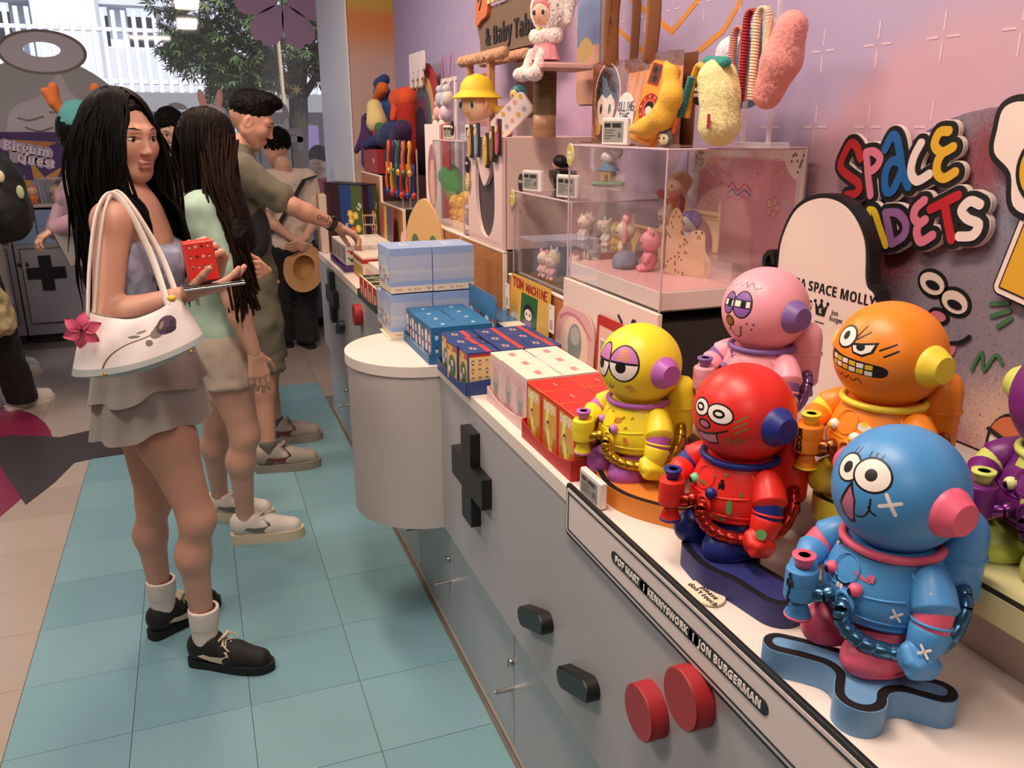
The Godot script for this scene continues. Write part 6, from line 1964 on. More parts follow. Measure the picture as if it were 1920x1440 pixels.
	bm.cap(Vector3(0.03, 0.295, -0.28), Vector3(0.03, 0.295, 0.22), 0.02, 0.02, 0.03)
	bm.rough = 0.004
	bm.freq = 90.0
	obj("fluffy_top", bm.into(B.new(), 0.008).mesh(), M("c99a7a", 0.95, 0.0, "fur"), sh)
	for z in [-0.2, 0.05]:
		obj("post", B.new().box(0.025, 0.3, 0.028, -0.05, 0.15, z, 0.003).mesh(), M("c08a6a", 0.6), sh)
	for k in 3:
		obj("rung", B.new().box(0.012, 0.02, 0.25, -0.05, 0.06 + 0.085 * k, -0.075, 0.003).mesh(), M("a05a52", 0.6), sh)
	obj("back_post", B.new().box(0.05, 0.29, 0.06, 0.05, 0.145, 0.15, 0.003).mesh(), M("5a3a2a", 0.7), sh)
	var sg := thing("wooden_sign", "brown wooden sign lettered & Baby Tabby under cream letters", "sign", Vector3(1.16, 1.791, -3.1), -90)
	var base := PackedVector2Array([Vector2(-0.29, 0.0), Vector2(0.32, 0.0), Vector2(0.3, 0.17), Vector2(-0.28, 0.17), Vector2(-0.33, 0.165), Vector2(-0.34, 0.12), Vector2(-0.3, 0.06)])
	obj("board", B.new().prism(base, 0.02, 0.002).mesh(), M("7a6250", 0.7), sg)
	obj("lettering", words("& Baby Tabby", 0.088, 0.004), M("231a16", 0.5), sg, Vector3(0.06, 0.065, 0.022))
	var tg := obj("orange_cat", B.new().prism(curve2([Vector2(-0.31, 0.12), Vector2(-0.29, 0.26), Vector2(-0.23, 0.28), Vector2(-0.17, 0.25), Vector2(-0.17, 0.15), Vector2(-0.24, 0.13)], 4, true), 0.014, 0.002, 0.02).mesh(), M("d2764a", 0.6), sg)
	obj("swirl", B.new().prism(stroke(curve2([Vector2(-0.27, 0.2), Vector2(-0.25, 0.235), Vector2(-0.235, 0.2), Vector2(-0.26, 0.17)], 5), 0.005), 0.002, 0.0, 0.034).mesh(), M("2a1d18", 0.5), tg)
	for q in [["M", -0.1], ["I", -0.02], ["M", 0.06], ["I", 0.14]]:
		obj("lettering", words(q[0], 0.17, 0.014), M("ecd6ae", 0.6), sg, Vector3(q[1], 0.235, 0.03))
	figurine("small teal hooded figure hanging beside the scratching post", Vector3(1.05, 1.55, -2.74), -90, 0.11, "2a6a74", "d8b86a", "226470", "hat", "")
	tag(obj("clear_riser", B.new().box(0.09, 0.058, 0.09, 0, 0.029, 0, 0.001).mesh(), M("fff0f0", 0.1, 0.0, "glass"), self, Vector3(1.05, 1.491, -2.695)), "clear block under the small teal figure", "riser")
	var ph := thing("slanted_case", "pale patterned phone case propped at a slant by the rope post", "phone case", Vector3(0.93, 1.491, -2.52), -90)
	var pc := Pic.new(48, 96, "e8d6d2")
	for k in 10:
		pc.ell(0.2 + (k % 2) * 0.5, 0.08 + k * 0.09, 0.12, 0.05, ["d8b04a", "b8a0a8", "e0a0a0"][k % 3])
	var pb := obj("case", B.new().prism(rounded(0.07, 0.145, 0.012), 0.01, 0.001, 0.0, Rect2(-0.035, -0.0725, 0.07, 0.145)).mesh(), T(pc, 0.4), ph, Vector3(0.05, 0.06, 0))
	pb.rotation_degrees = Vector3(0, 40, -50)
	obj("pink_foot", B.new().box(0.05, 0.035, 0.04, -0.01, 0.0175, 0, 0.008).mesh(), M("e8a8a8", 0.5), ph)
func goods_top() -> void:
	var bg := thing("clear_tote", "clear tote bag with brown straps and a round faced girl print on the big case", "bag", Vector3(1.03, 1.479, -1.9), -90)
	var p := Pic.new(512, 256, "8a5236")
	p.rect(0.0, 0.0, 1.0, 0.08, "7a4a34")
	p.rect(0.08, 0.2, 0.1, 0.7, "c9743a")
	p.rect(0.52, 0.16, 0.48, 0.45, "d88a4a")
	for k in 14:
		p.line([Vector2(0.55 + k * 0.033, 0.18), Vector2(0.52 + k * 0.036, 0.55)], 0.008, ["c97038", "e2a060"][k % 2])
	p.ell(0.25, 0.45, 0.2, 0.42, "e8d2c0").ell(0.25, 0.45, 0.19, 0.4, "6b3a28")
	p.ell(0.25, 0.38, 0.16, 0.3, "1a1416").ell(0.25, 0.56, 0.145, 0.27, "efcdb8")
	p.poly([Vector2(0.1, 0.5), Vector2(0.13, 0.2), Vector2(0.37, 0.2), Vector2(0.4, 0.5), Vector2(0.32, 0.4), Vector2(0.25, 0.46), Vector2(0.18, 0.4)], "1a1416")
	for s in [-1, 1]:
		p.ell(0.25 + s * 0.07, 0.58, 0.022, 0.06, "120e10")
	p.ell(0.25, 0.9, 0.1, 0.14, "1e1a20")
	p.ell(0.16, 0.82, 0.04, 0.08, "d8a04a")
	p.ell(0.52, 0.6, 0.1, 0.22, "ecdacc").rect(0.42, 0.6, 0.2, 0.3, "ecdacc")
	p.text("ROLLING", 0.43, 0.5, 0.027, 0.1, 0.009, "2a1d1a")
	p.text("TIME", 0.47, 0.63, 0.028, 0.1, 0.009, "2a1d1a")
	p.rect(0.4, 0.8, 0.05, 0.12, "c9c23a")
	var m := T(p, 0.08)
	m.clearcoat_enabled = true
	m.clearcoat = 1.0
	m.clearcoat_roughness = 0.04
	var fn := FastNoiseLite.new()
	fn.frequency = 0.012
	var nt := NoiseTexture2D.new()
	nt.noise = fn
	nt.as_normal_map = true
	nt.bump_strength = 8.0
	nt.seamless = true
	m.normal_enabled = true
	m.normal_texture = nt
	m.normal_scale = 0.5
	var rows := []
	for i in 9:
		var row := PackedVector3Array()
		for j in 25:
			var u := j / 24.0
			var v := i / 8.0
			row.append(Vector3(lerpf(-0.225, 0.225, u), 0.2 * (1.0 - v) + 0.004 * sin(u * 9.0) * (1.0 - v), 0.035 * sin(PI * u) * (0.4 + 0.6 * v)))
		rows.append(row)
	obj("front", B.new().grid(rows, false, 0).mesh(), m, bg)
	obj("back", B.new().box(0.45, 0.2, 0.003, 0, 0.1, -0.035, 0.001).mesh(), M("7a4a34", 0.3), bg)
	obj("bottom", B.new().box(0.44, 0.003, 0.07, 0, 0.002, 0.0, 0.001).mesh(), M("7a4a34", 0.3), bg)
	obj("strap", B.new().tube(curve3([Vector3(-0.1, 0.195, 0.012), Vector3(-0.085, 0.33, 0.02), Vector3(-0.05, 0.45, 0.01), Vector3(0.0, 0.5, 0.0), Vector3(0.06, 0.45, 0.0), Vector3(0.085, 0.3, 0.0), Vector3(0.09, 0.19, 0.01)], 6), 0.021, 8, true, 0.12).mesh(), M("9a6236", 0.7), bg)
	obj("strap", B.new().tube(curve3([Vector3(-0.06, 0.195, -0.03), Vector3(-0.055, 0.33, -0.03), Vector3(-0.08, 0.46, -0.03)], 6), 0.012, 8, true, 0.12).mesh(), M("80502e", 0.7), bg)
	var lt := obj("lettering", words("The King, Tim & Ma", 0.022, 0.0005, false), M("20140e", 0.5), bg, Vector3(-0.088, 0.31, 0.026))
	lt.rotation_degrees.z = 80
	var ph := thing("phone_case", "orange phone case printed with a red dial, propped before the bag", "phone case", Vector3(0.955, 1.479, -1.655), -75)
	var cp := Pic.new(160, 320, "e79a34")
	cp.rect(0.08, 0.04, 0.42, 0.26, "a83226").rect(0.13, 0.06, 0.32, 0.22, "6a3a2e")
	cp.ell(0.25, 0.12, 0.08, 0.04, "2a1a1a").ell(0.3, 0.22, 0.08, 0.04, "2a1a1a").ell(0.7, 0.1, 0.1, 0.03, "c9742a")
	cp.ell(0.42, 0.58, 0.36, 0.19, "a8281f").ell(0.42, 0.58, 0.24, 0.125, "c8574a").ell(0.42, 0.57, 0.16, 0.085, "1d1516").ell(0.42, 0.6, 0.12, 0.055, "efd0ba")
	for k in 10:
		var a := TAU * k / 10
		cp.ell(0.42 + cos(a) * 0.3, 0.58 + sin(a) * 0.155, 0.03, 0.016, "e0a060")
	for k in 24:
		cp.rect(0.15 + (k % 6) * 0.11, 0.86 + (k / 6) * 0.028, 0.06, 0.014, "b84a24")
	var cs := obj("case", B.new().prism(rounded(0.085, 0.172, 0.016), 0.011, 0.002, 0.0, Rect2(-0.0425, -0.086, 0.085, 0.172)).mesh(), T(cp, 0.35), ph, Vector3(0.0, 0.088, 0))
	cs.rotation_degrees = Vector3(-8, 0, -14)
	obj("stand", B.new().box(0.09, 0.006, 0.05, 0, 0.003, -0.01, 0.001).mesh(), M("fff0f0", 0.15, 0.0, "glass"), ph)
	plush("banana_plush", "yellow plush banana hooked along the orange phone case", Vector3(0.93, 1.479, -1.6), -75, [["banana", "eeb43e", [[[-0.075, 0.036, 0.0], [-0.02, 0.04, 0.012], 0.011, 0.02], [[-0.02, 0.04, 0.012], [0.03, 0.06, 0.018], 0.02, 0.024], [[0.03, 0.06, 0.018], [0.05, 0.1, 0.016], 0.024, 0.022], [[0.05, 0.1, 0.016], [0.035, 0.145, 0.008], 0.022, 0.014], [[0.035, 0.145, 0.008], [0.015, 0.163, 0.0], 0.012, 0.008]]]])
	price_tag("white price tag on the big clear case before the bag", Vector3(0.915, 1.48, -1.76), -70, 0.08, 0.06)
	round_tag("round yellow tag stuck on the wall by the orange lines", Vector3(1.235, 1.71, -1.79), "cdbb4a", ["HOT"])
	round_tag("round black tag standing behind the banana plush", Vector3(1.0, 1.59, -1.56), "17171a", ["NEW", "HOT"], -70)
	plush("fluffy_pouch", "cream yellow fluffy peanut shaped pouch on the big case", Vector3(0.99, 1.479, -1.47), -90, [["pouch", "e8dc9c", [[[0.005, 0.045, 0], [0.0, 0.1, 0.0], 0.042, 0.037], [[0.0, 0.1, 0], [-0.012, 0.13, 0.0], 0.037, 0.04]]], ["strap", "2f8a7e", [[[-0.05, 0.165, 0], [0.03, 0.16, 0.01], 0.012, 0.01]]]])
	tag(obj("red_label", B.new().box(0.002, 0.028, 0.009, 0, 0, 0, 0.0005).mesh(), M("a8283a", 0.5), self, Vector3(0.948, 1.53, -1.44)), "small red sewn label on the cream fluffy pouch", "label")
	plush("fluffy_pouch", "pink fluffy pouch hanging from the clear stand by the wall", Vector3(1.06, 1.55, -1.38), -85, [["pouch", "ee9c94", [[[-0.03, 0.03, 0], [0.0, 0.09, 0.0], 0.028, 0.036], [[0.0, 0.09, 0], [0.018, 0.145, 0.0], 0.036, 0.03]]]])
	plush("fluffy_pouch", "white and blue fluffy pouch hanging behind the coil straps", Vector3(1.1, 1.56, -1.56), -90, [["white_side", "e6dde8", [[[-0.05, 0.05, 0], [-0.04, 0.11, 0.0], 0.03, 0.034]]], ["blue_side", "6f9ac0", [[[0.02, 0.03, 0], [0.04, 0.12, 0.0], 0.034, 0.034]]]])
	for q in [[1.05, -1.525, "c98878", "tan", 0.12, "left of the red one"], [1.045, -1.478, "a32026", "red", 0.145, "in the middle"], [1.04, -1.438, "ecd0b0", "cream", 0.145, "right of the red one"]]:
		var cl := B.new()
		var pts := []
		var N := 430
		for k in N:
			var u := float(k) / N
			var along := u * 0.36
			var c := Vector3(0, 0.0, 0)
			if u < 0.42:
				c = Vector3(0, 0.02 + u / 0.42 * q[4], 0)
			elif u < 0.62:
				var a: float = (u - 0.42) / 0.2 * PI
				c = Vector3(0.0, 0.02 + q[4] + sin(a) * 0.02, 0.018 * (1.0 - cos(a)))
			else:
				c = Vector3(0, 0.02 + q[4] * (1.0 - (u - 0.62) / 0.38 * 0.5), 0.036)
			var w := u * TAU * 62
			pts.append(c + Vector3(cos(w) * 0.0065, 0, sin(w) * 0.0065))
		cl.tube(pts, 0.0027, 5)
		var st := thing("coil_strap", "%s coiled phone strap hanging on the clear stand, %s" % [q[3], q[5]], "strap", Vector3(q[0], 1.55, q[1]), 0, "coiled straps")
		obj("coil", cl.mesh(), M(q[2], 0.4), st)
	var cs2 := thing("clear_stand", "clear acrylic T stand holding the coiled straps", "stand", Vector3(1.08, 1.479, -1.46))
	obj("foot", B.new().box(0.06, 0.012, 0.13, 0, 0.006, 0, 0.002).mesh(), M("fff0f0", 0.25, 0.0, "glass"), cs2)
	for z in [-0.05, 0.035]:
		obj("post", B.new().box(0.008, 0.27 if z > 0 else 0.19, 0.008, 0, 0.14 if z > 0 else 0.1, z, 0.001).mesh(), M("f2dcdc", 0.3, 0.0, "glass"), cs2)
	obj("bar", B.new().box(0.008, 0.008, 0.12, 0, 0.235, 0.0, 0.001).mesh(), M("f2dcdc", 0.3, 0.0, "glass"), cs2)
	var pn := thing("penguin_charm", "grey penguin faced charm on an orange clip beside the cream pouch", "charm", Vector3(0.93, 1.479, -1.565), -70)
	obj("hood", B.new().ell(0, 0.022, 0, 0.019, 0.022, 0.012, 16).mesh(), M("6a605c", 0.5), pn)
	obj("face", B.new().ell(0, 0.018, 0.006, 0.014, 0.013, 0.009, 14).mesh(), M("ecd6b0", 0.5), pn)
	for s in [-1, 1]:
		obj("eye", B.new().ell(s * 0.006, 0.019, 0.0145, 0.002, 0.0028, 0.0012, 8).mesh(), M("171214", 0.3), pn)
	obj("clip", B.new().tube([Vector3(0.018, 0.03, 0), Vector3(0.026, 0.055, 0.0)], 0.005, 8).mesh(), M("d2601e", 0.4), pn)
	var ts := B.new()
	var tp := []
	for k in 150:
		var u := k / 150.0
		var w := u * TAU * 20
		tp.append(Vector3(0.0, 0.05, 0).lerp(Vector3(-0.01, 0.125, 0.05), u) + Vector3(cos(w), 0, sin(w)) * 0.006)
	ts.tube(tp, 0.0024, 5)
	tag(obj("coil_strap", ts.mesh(), M("2f8a8a", 0.4), self, Vector3(0.955, 1.49, -1.555)), "short teal coiled strap between penguin charm and cream pouch", "strap", "coiled straps")
	tag(obj("yellow_strap", B.new().tube(curve3([Vector3(0, 0.06, 0), Vector3(0.0, 0.12, 0.01), Vector3(0, 0.155, 0.03), Vector3(0, 0.15, 0.055)], 5), 0.007, 8).mesh(), M("dfa42e", 0.5), self, Vector3(0.965, 1.48, -1.545)), "yellow strap of the cream fluffy pouch", "strap")
	var tb := thing("printed_tote", "blue and peach printed tote bag hanging behind the doll", "bag", Vector3(1.14, 1.58, -2.33), -90)
	var tc := Pic.new(64, 64, "d8a88c")
	tc.rect(0, 0, 1, 0.45, "7f92bc").ell(0.4, 0.5, 0.3, 0.12, "c9b06a").ell(0.6, 0.75, 0.3, 0.2, "dda78f")
	obj("bag", B.new().prism(rounded(0.16, 0.3, 0.03), 0.03, 0.004, 0.0, Rect2(-0.08, -0.15, 0.16, 0.3)).mesh(), T(tc, 0.6), tb, Vector3(0, 0.15, 0))
	tag(obj("dark_screen", B.new().box(0.02, 0.34, 0.1, 0, 0.17, 0, 0.03).mesh(), M("171416", 0.3), self, Vector3(1.15, 1.63, -2.36)), "black rounded shape standing behind the bag straps", "display stand")
func far_goods() -> void:
	var d := thing("doll_head", "big blond doll head bank in a yellow sun hat", "doll", Vector3(0.97, 1.56, -2.93), -62)
	d.scale = Vector3.ONE * 0.68
	obj("face", B.new().ell(0, 0.05, 0, 0.092, 0.078, 0.088, 24).mesh(), M("efc49c", 0.4), d)
	var hr := Blob.new()
	hr.ell(Vector3(0, 0.062, -0.016), Vector3(0.1, 0.078, 0.09), 0.01)
	hr.ell(Vector3(0, 0.038, 0.085), Vector3(0.075, 0.065, 0.07), 0.01, Basis.IDENTITY, true)
	hr.cap(Vector3(0.1, 0.025, -0.05), Vector3(0.135, 0.02, -0.06), 0.02, 0.024, 0.01)
	hr.clip(Vector3.UP, Vector3(0, 0.115, 0))
	obj("hair", hr.into(B.new(), 0.006).mesh(), M("dcb04a", 0.5), d)
	obj("hat", B.new().lathe([[0.0, 0.205], [0.02, 0.2], [0.06, 0.185], [0.083, 0.155], [0.09, 0.122], [0.093, 0.115], [0.128, 0.088], [0.133, 0.083], [0.127, 0.083], [0.09, 0.1]], 36).mesh(), M("edc52c", 0.6), d)
	obj("chin_strap", B.new().tube(curve3([Vector3(0.082, 0.1, 0.035), Vector3(0.094, 0.06, 0.03), Vector3(0.084, 0.02, 0.03)], 5), 0.014, 8, true, 0.5).mesh(), M("eaa892", 0.5), d)
	for s in [-1, 1]:
		obj("eye", B.new().ell(s * 0.04, 0.05, 0.076, 0.016, 0.021, 0.007, 14).mesh(), M("efe8e0", 0.3), d)
		obj("iris", B.new().ell(s * 0.041, 0.049, 0.081, 0.011, 0.016, 0.006, 12).mesh(), M("2f4a3c", 0.2), d)
	obj("lips", B.new().ell(0, 0.015, 0.084, 0.012, 0.009, 0.012, 12).mesh(), M("e39a84", 0.5), d)
	var sp := thing("clear_riser", "clear stand under the yellow hatted doll head", "riser", Vector3(0.98, 1.4735, -2.93))
	obj("block", B.new().box(0.12, 0.066, 0.12, 0, 0.033, 0, 0.002).mesh(), M("fff0f0", 0.12, 0.0, "glass"), sp)
	pane_case("tall clear acrylic case with yellow figures, farthest of the cases", Vector3(0.885, 1.153, -3.22), Vector3(1.19, 1.472, -2.835))
	tag(obj("display_plinth", B.new().box(0.3, 0.02, 0.38, 0, 0.01, 0, 0.001).mesh(), M("e2cfc4", 0.4), self, Vector3(1.037, 1.153, -3.027)), "white plinth inside the tall clear case", "display base")
	var fs := [[0.95, -3.16, "d8a02c", "e2b43c", "e2b43c", "yellow capped figure at the far corner of the tall case", 0.1], [0.96, -3.06, "e8a82e", "ecb63e", "ecb63e", "round yellow figure in the middle of the tall case", 0.12], [0.95, -2.96, "8a8aa4", "c9b8b0", "8f8ba4", "grey hooded figure at the front of the tall case", 0.09], [0.97, -2.89, "7a5a7a", "e8bc3c", "e8bc3c", "yellow capped figure at the near corner of the tall case", 0.11], [1.05, -3.1, "b45a3a", "e0b49a", "b45a3a", "orange brown figure deep in the tall case", 0.09]]
	for q in fs:
		figurine(q[5], Vector3(q[0], 1.1735, q[1]), -75, q[6], q[2], q[3], q[4], "hat", "figures in the tall case")
	figurine("pink and teal hooded figure on a clear block in the tall case", Vector3(1.03, 1.32, -3.15), -75, 0.13, "e8a0a8", "ecd0c4", "6fb4ac", "hat", "")
	tag(obj("clear_riser", B.new().box(0.09, 0.146, 0.09, 0, 0.073, 0, 0.001).mesh(), M("fff0f0", 0.12, 0.0, "glass"), self, Vector3(1.03, 1.1735, -3.15)), "clear block under the pink and teal figure", "riser")
	price_tag("white price tag on the tall case, farther of two", Vector3(0.93, 1.4765, -3.15), -60, 0.06, 0.05)
	price_tag("white price tag on the tall case, nearer of two", Vector3(0.93, 1.4765, -2.87), -60, 0.06, 0.05)
	round_tag("round black tag on top of the tall case", Vector3(0.91, 1.515, -3.04), "17171a", ["NEW"])
	var ch := thing("charm_rack", "clear hanger with pastel plush charms and bead straps behind the yellow hat", "charm rack", Vector3(1.12, 1.1605, -3.85))
	obj("bar", B.new().box(0.012, 0.573, 0.02, 0.02, 0.287, 0.1, 0.002).box(0.01, 0.015, 0.24, 0.02, 0.563, 0.0, 0.002).mesh(), M("eadcd8", 0.5), ch)
	for k in 6:
		var c: String = ["ecd8d0", "e8b8b4", "b8c4d8", "ecdcc0", "e0c8d8", "d8d0c8"][k]
		obj("charm", B.new().ell(-0.01, 0.363 + (k % 3) * 0.06, -0.1 + k * 0.035, 0.03, 0.036, 0.03, 12).ell(-0.015, 0.403 + (k % 3) * 0.06, -0.1 + k * 0.035, 0.02, 0.02, 0.02, 10).mesh(), M(c, 0.8), ch)
		obj("strap", B.new().tube([Vector3(-0.01, 0.413 + (k % 3) * 0.06, -0.1 + k * 0.035), Vector3(0.015, 0.573, -0.1 + k * 0.035)], 0.003, 6).mesh(), M("e6d8c8", 0.5), ch)
	for z in [-0.08, 0.05]:
		obj("loop", B.new().tube(curve3([Vector3(0.02, 0.563, z - 0.04), Vector3(0.02, 0.673, z), Vector3(0.02, 0.563, z + 0.04)], 8), 0.003, 6).mesh(), M("b87aa8", 0.4), ch)
	var rb := thing("rainbow_arch", "tall dark rainbow arch board with white dripping letters", "display board", Vector3(1.19, 1.2865, -4.42), -90)
	for k in 5:
		var w := 0.24 - k * 0.036
		var pl := PackedVector2Array([Vector2(-w, 0), Vector2(w, 0)])
		for j in 13:
			var a := PI * j / 12.0
			pl.append(Vector2(cos(a) * w, 0.32 - k * 0.02 + sin(a) * w * 0.95))
		obj("band", B.new().prism(pl, 0.02 + 0.006 * k).mesh(), M(["a8322c", "d0a06a", "4a6070", "6a3a4a", "2a2030"][k], 0.6), rb)
	for k in 9:
		obj("drip", B.new().prism(stroke(PackedVector2Array([Vector2(-0.12 + k * 0.032, 0.58), Vector2(-0.12 + k * 0.032, 0.44 + 0.04 * (k * 7 % 3))]), 0.017), 0.012, 0.002, 0.046).mesh(), M("efe2e0", 0.5), rb)
	var pk := thing("white_card", "tall white picture card with a red side standing behind the keychains", "display card", Vector3(0.98, 1.0515, -3.55), -70)
	var pp := Pic.new(64, 128, "e8dcd6")
	pp.ell(0.45, 0.45, 0.3, 0.28, "a86a7c").ell(0.45, 0.5, 0.2, 0.2, "d8a890")
	obj("card", B.new().prism(rounded(0.11, 0.48, 0.004), 0.01, 0.001, 0.0, Rect2(-0.055, -0.24, 0.11, 0.48)).mesh(), T(pp, 0.5), pk, Vector3(0, 0.24, 0))
	obj("red_side", B.new().box(0.05, 0.48, 0.01, 0.081, 0.24, -0.004, 0.001).mesh(), M("b4242a", 0.5), pk)
	var g := "long necked soft toys at the far end"
	plush("dinosaur_plush", "blue long necked plush wearing an orange bow and graduation cap", Vector3(1.1, 1.286, -4.93), -90, [["body", "28508c", [[[0.0, 0.04, 0], [0.02, 0.33, 0.0], 0.075, 0.05], [[0.02, 0.33, 0], [-0.04, 0.42, 0.03], 0.045, 0.05]]], ["cap", "1f3e78", [[[-0.1, 0.47, 0.03], [0.0, 0.49, 0.02], 0.035, 0.03]]], ["bow", "d86a2c", [[[0.0, 0.4, 0.06], [0.07, 0.44, 0.05], 0.03, 0.035], [[-0.02, 0.38, 0.07], [-0.01, 0.33, 0.07], 0.02, 0.02]]]], g)
	plush("dinosaur_plush", "orange long necked plush bending its head down", Vector3(1.12, 1.286, -4.62), -90, [["body", "b42c22", [[[0.03, 0.04, 0], [0.05, 0.33, 0.0], 0.08, 0.055]]], ["head", "e0542c", [[[0.05, 0.38, 0], [-0.05, 0.38, 0.03], 0.06, 0.05], [[-0.01, 0.36, 0.05], [0.0, 0.28, 0.07], 0.025, 0.018]]]], g)
	plush("dinosaur_plush", "cream long necked plush with a small black eye", Vector3(1.02, 1.286, -4.84), -90, [["body", "8c3a2c", [[[0.04, 0.03, 0], [0.04, 0.2, 0.0], 0.06, 0.05]]], ["head", "e6cf8e", [[[-0.09, 0.33, 0.0], [-0.02, 0.34, 0.02], 0.032, 0.036], [[-0.02, 0.34, 0.02], [0.03, 0.26, 0.02], 0.042, 0.06]]], ["eye", "1a1412", [[[0.0, 0.28, 0.075], [0.0, 0.281, 0.075], 0.01, 0.01]]]], g)
	plush("dinosaur_plush", "purple long necked plush at the left of the group", Vector3(1.0, 1.286, -5.02), -90, [["body", "4f2f66", [[[0.0, 0.04, 0], [-0.02, 0.27, 0.0], 0.06, 0.045], [[-0.02, 0.27, 0], [-0.03, 0.1, 0.08], 0.02, 0.016]]]], g)
	plush("dinosaur_plush", "navy and green plush lying on the red box", Vector3(0.99, 1.406, -4.5), -90, [["body", "232f5c", [[[-0.15, 0.05, 0.0], [0.1, 0.07, 0.0], 0.045, 0.07], [[-0.1, 0.04, 0.05], [-0.14, 0.02, 0.09], 0.03, 0.025]]], ["spine", "2f6a3a", [[[-0.2, 0.11, 0], [-0.07, 0.1, 0.0], 0.028, 0.03], [[-0.22, 0.025, 0.02], [-0.19, 0.025, 0.02], 0.035, 0.03]]]], g)
	plush("dinosaur_plush", "dark purple plush lying behind the keychains", Vector3(1.0, 1.286, -4.33), -90, [["body", "33204a", [[[-0.05, 0.06, 0], [0.12, 0.22, 0.0], 0.07, 0.05]]]], g)
	plush("dinosaur_plush", "big green arched plush behind the egg shaped card", Vector3(1.03, 1.0515, -3.5), -90, [["body", "2f8a3c", [[[-0.19, 0.05, 0], [-0.13, 0.2, 0.0], 0.055, 0.05], [[-0.13, 0.2, 0], [0.0, 0.27, 0.0], 0.05, 0.045], [[0.0, 0.27, 0], [0.12, 0.2, 0.0], 0.045, 0.05]]]], g)
	var rx := thing("red_display_box", "red box with pale emblem under the lying navy plush", "box", Vector3(1.0, 1.286, -4.55))
	obj("box", B.new().box(0.2, 0.12, 0.36, 0, 0.06, 0, 0.003).mesh(), M("98232a", 0.45), rx)
	obj("emblem", B.new().box(0.001, 0.026, 0.04, -0.1005, 0.065, 0.09, 0.0).mesh(), M("c9a0a0", 0.5), rx)
	var ks := thing("keychain_stand", "clear stand crowded with red, orange and blue strap keychains", "keychain stand", Vector3(0.96, 1.161, -3.93))
	obj("foot", B.new().box(0.2, 0.008, 0.4, 0, 0.004, 0, 0.002).mesh(), M("fff0f0", 0.2, 0.0, "glass"), ks)
	var rg := RandomNumberGenerator.new()
	rg.seed = 77
	for k in 3:
		obj("post", B.new().tube([Vector3(0, 0.0, -0.15 + 0.15 * k), Vector3(0, 0.26, -0.15 + 0.15 * k)], 0.004, 8).mesh(), M("f2e0e0", 0.3, 0.0, "glass"), ks)
	for k in 26:
		var z := -0.2 + 0.0165 * k
		var y := 0.17 if k % 2 == 0 else 0.27
		var c: String = ["b8261f", "d8642a", "d89a2c", "2a3f86", "3a2a5c", "2f5a4a"][(k / 3 + rg.randi() % 2) % 6]
		var x := -0.03 - 0.02 * (k % 3)
		obj("keychain", B.new().tube(curve3([Vector3(x, y, z - 0.012), Vector3(x, y + 0.025, z), Vector3(x, y, z + 0.012), Vector3(x - 0.005, y - 0.05, z + 0.004), Vector3(x, y - 0.1, z)], 4), 0.006, 6).mesh(), M(c, 0.4), ks)
		obj("charm", B.new().ell(x, y - 0.11, z, 0.013, 0.017, 0.013, 10).mesh(), M(["c9402f", "d9a04a", "2f4a90", "4a6a5a"][k % 4], 0.2, 0.3), ks)
	var eg := thing("egg_card", "egg shaped wooden picture card with two green leaf eyes", "display card", Vector3(0.82, 0.886, -3.12), -62)
	obj("board", B.new().prism(curve2([Vector2(-0.11, 0), Vector2(-0.115, 0.15), Vector2(-0.085, 0.29), Vector2(0.0, 0.375), Vector2(0.08, 0.29), Vector2(0.11, 0.15), Vector2(0.105, 0)], 5), 0.012, 0.002).mesh(), M("dcae74", 0.6), eg)
	for s in [-1, 1]:
		obj("leaf_eye", B.new().prism(ring2(s * 0.05, 0.19, 0.022, 0.05, 18), 0.002, 0.0, 0.012).mesh(), M("4f7a52", 0.5), eg)
	obj("nose", B.new().prism(ring2(0, 0.115, 0.03, 0.045, 18), 0.002, 0.0, 0.012).mesh(), M("e2b0a0", 0.5), eg)
	var rw := Pic.new(64, 128, "7a3a4a")
	for k in 6:
		rw.line([Vector2(0.1 + k * 0.1, 0.0), Vector2(0.25 + k * 0.14, 1.0)], 0.13, ["a8322c", "d8742c", "d8b83a", "4a8a3c", "35508c", "5a3a78"][k])
	card("tall rainbow striped card leaning behind the white boxes", rw, Vector3(0.835, 0.888, -3.93), 0.26, 0.27, 0.05, 12)
	var pk2 := Pic.new(64, 64, "dcb4b0")
	for k in 8:
		pk2.line([Vector2(0.06 + k * 0.125, 1.0), Vector2(0.06 + k * 0.125, 0.45 + 0.1 * (k % 3))], 0.07, ["c98a98", "e6ccc4"][k % 2])
	card("pale pink streaked card behind the red banded boxes", pk2, Vector3(0.835, 0.888, -3.5), 0.3, 0.19, 0.03, 12)
	for q in [[-3.3, "small white arch edged card behind the pale pink boxes"], [-2.9, "small blue arch edged card by the big pale blue boxes"]]:
		var ac := thing("arch_card", q[1], "display card", Vector3(0.84, 0.886, q[0]), -90)
		obj("rim", B.new().prism(curve2([Vector2(-0.045, 0), Vector2(-0.045, 0.15), Vector2(0, 0.2), Vector2(0.045, 0.15), Vector2(0.045, 0)], 5), 0.01).mesh(), M("ecd8c8", 0.5), ac)
		obj("inside", B.new().prism(curve2([Vector2(-0.035, 0), Vector2(-0.035, 0.145), Vector2(0, 0.185), Vector2(0.035, 0.145), Vector2(0.035, 0)], 5), 0.002, 0.0, 0.01).mesh(), M("7d8a9a" if q[0] > -3.0 else "d8c0a8", 0.5), ac)
	var lb := thing("gift_bag", "dark striped gift bag lettered LOVE with yellow flowers at the far end", "bag", Vector3(0.745, 0.886, -4.33), -60)
	var lp := Pic.new(160, 200, "2a1620")
	lp.rect(0.0, 0, 0.4, 1, "33181f").rect(0.42, 0, 0.3, 1, "22407a").rect(0.72, 0, 0.28, 1, "4a5a2c")
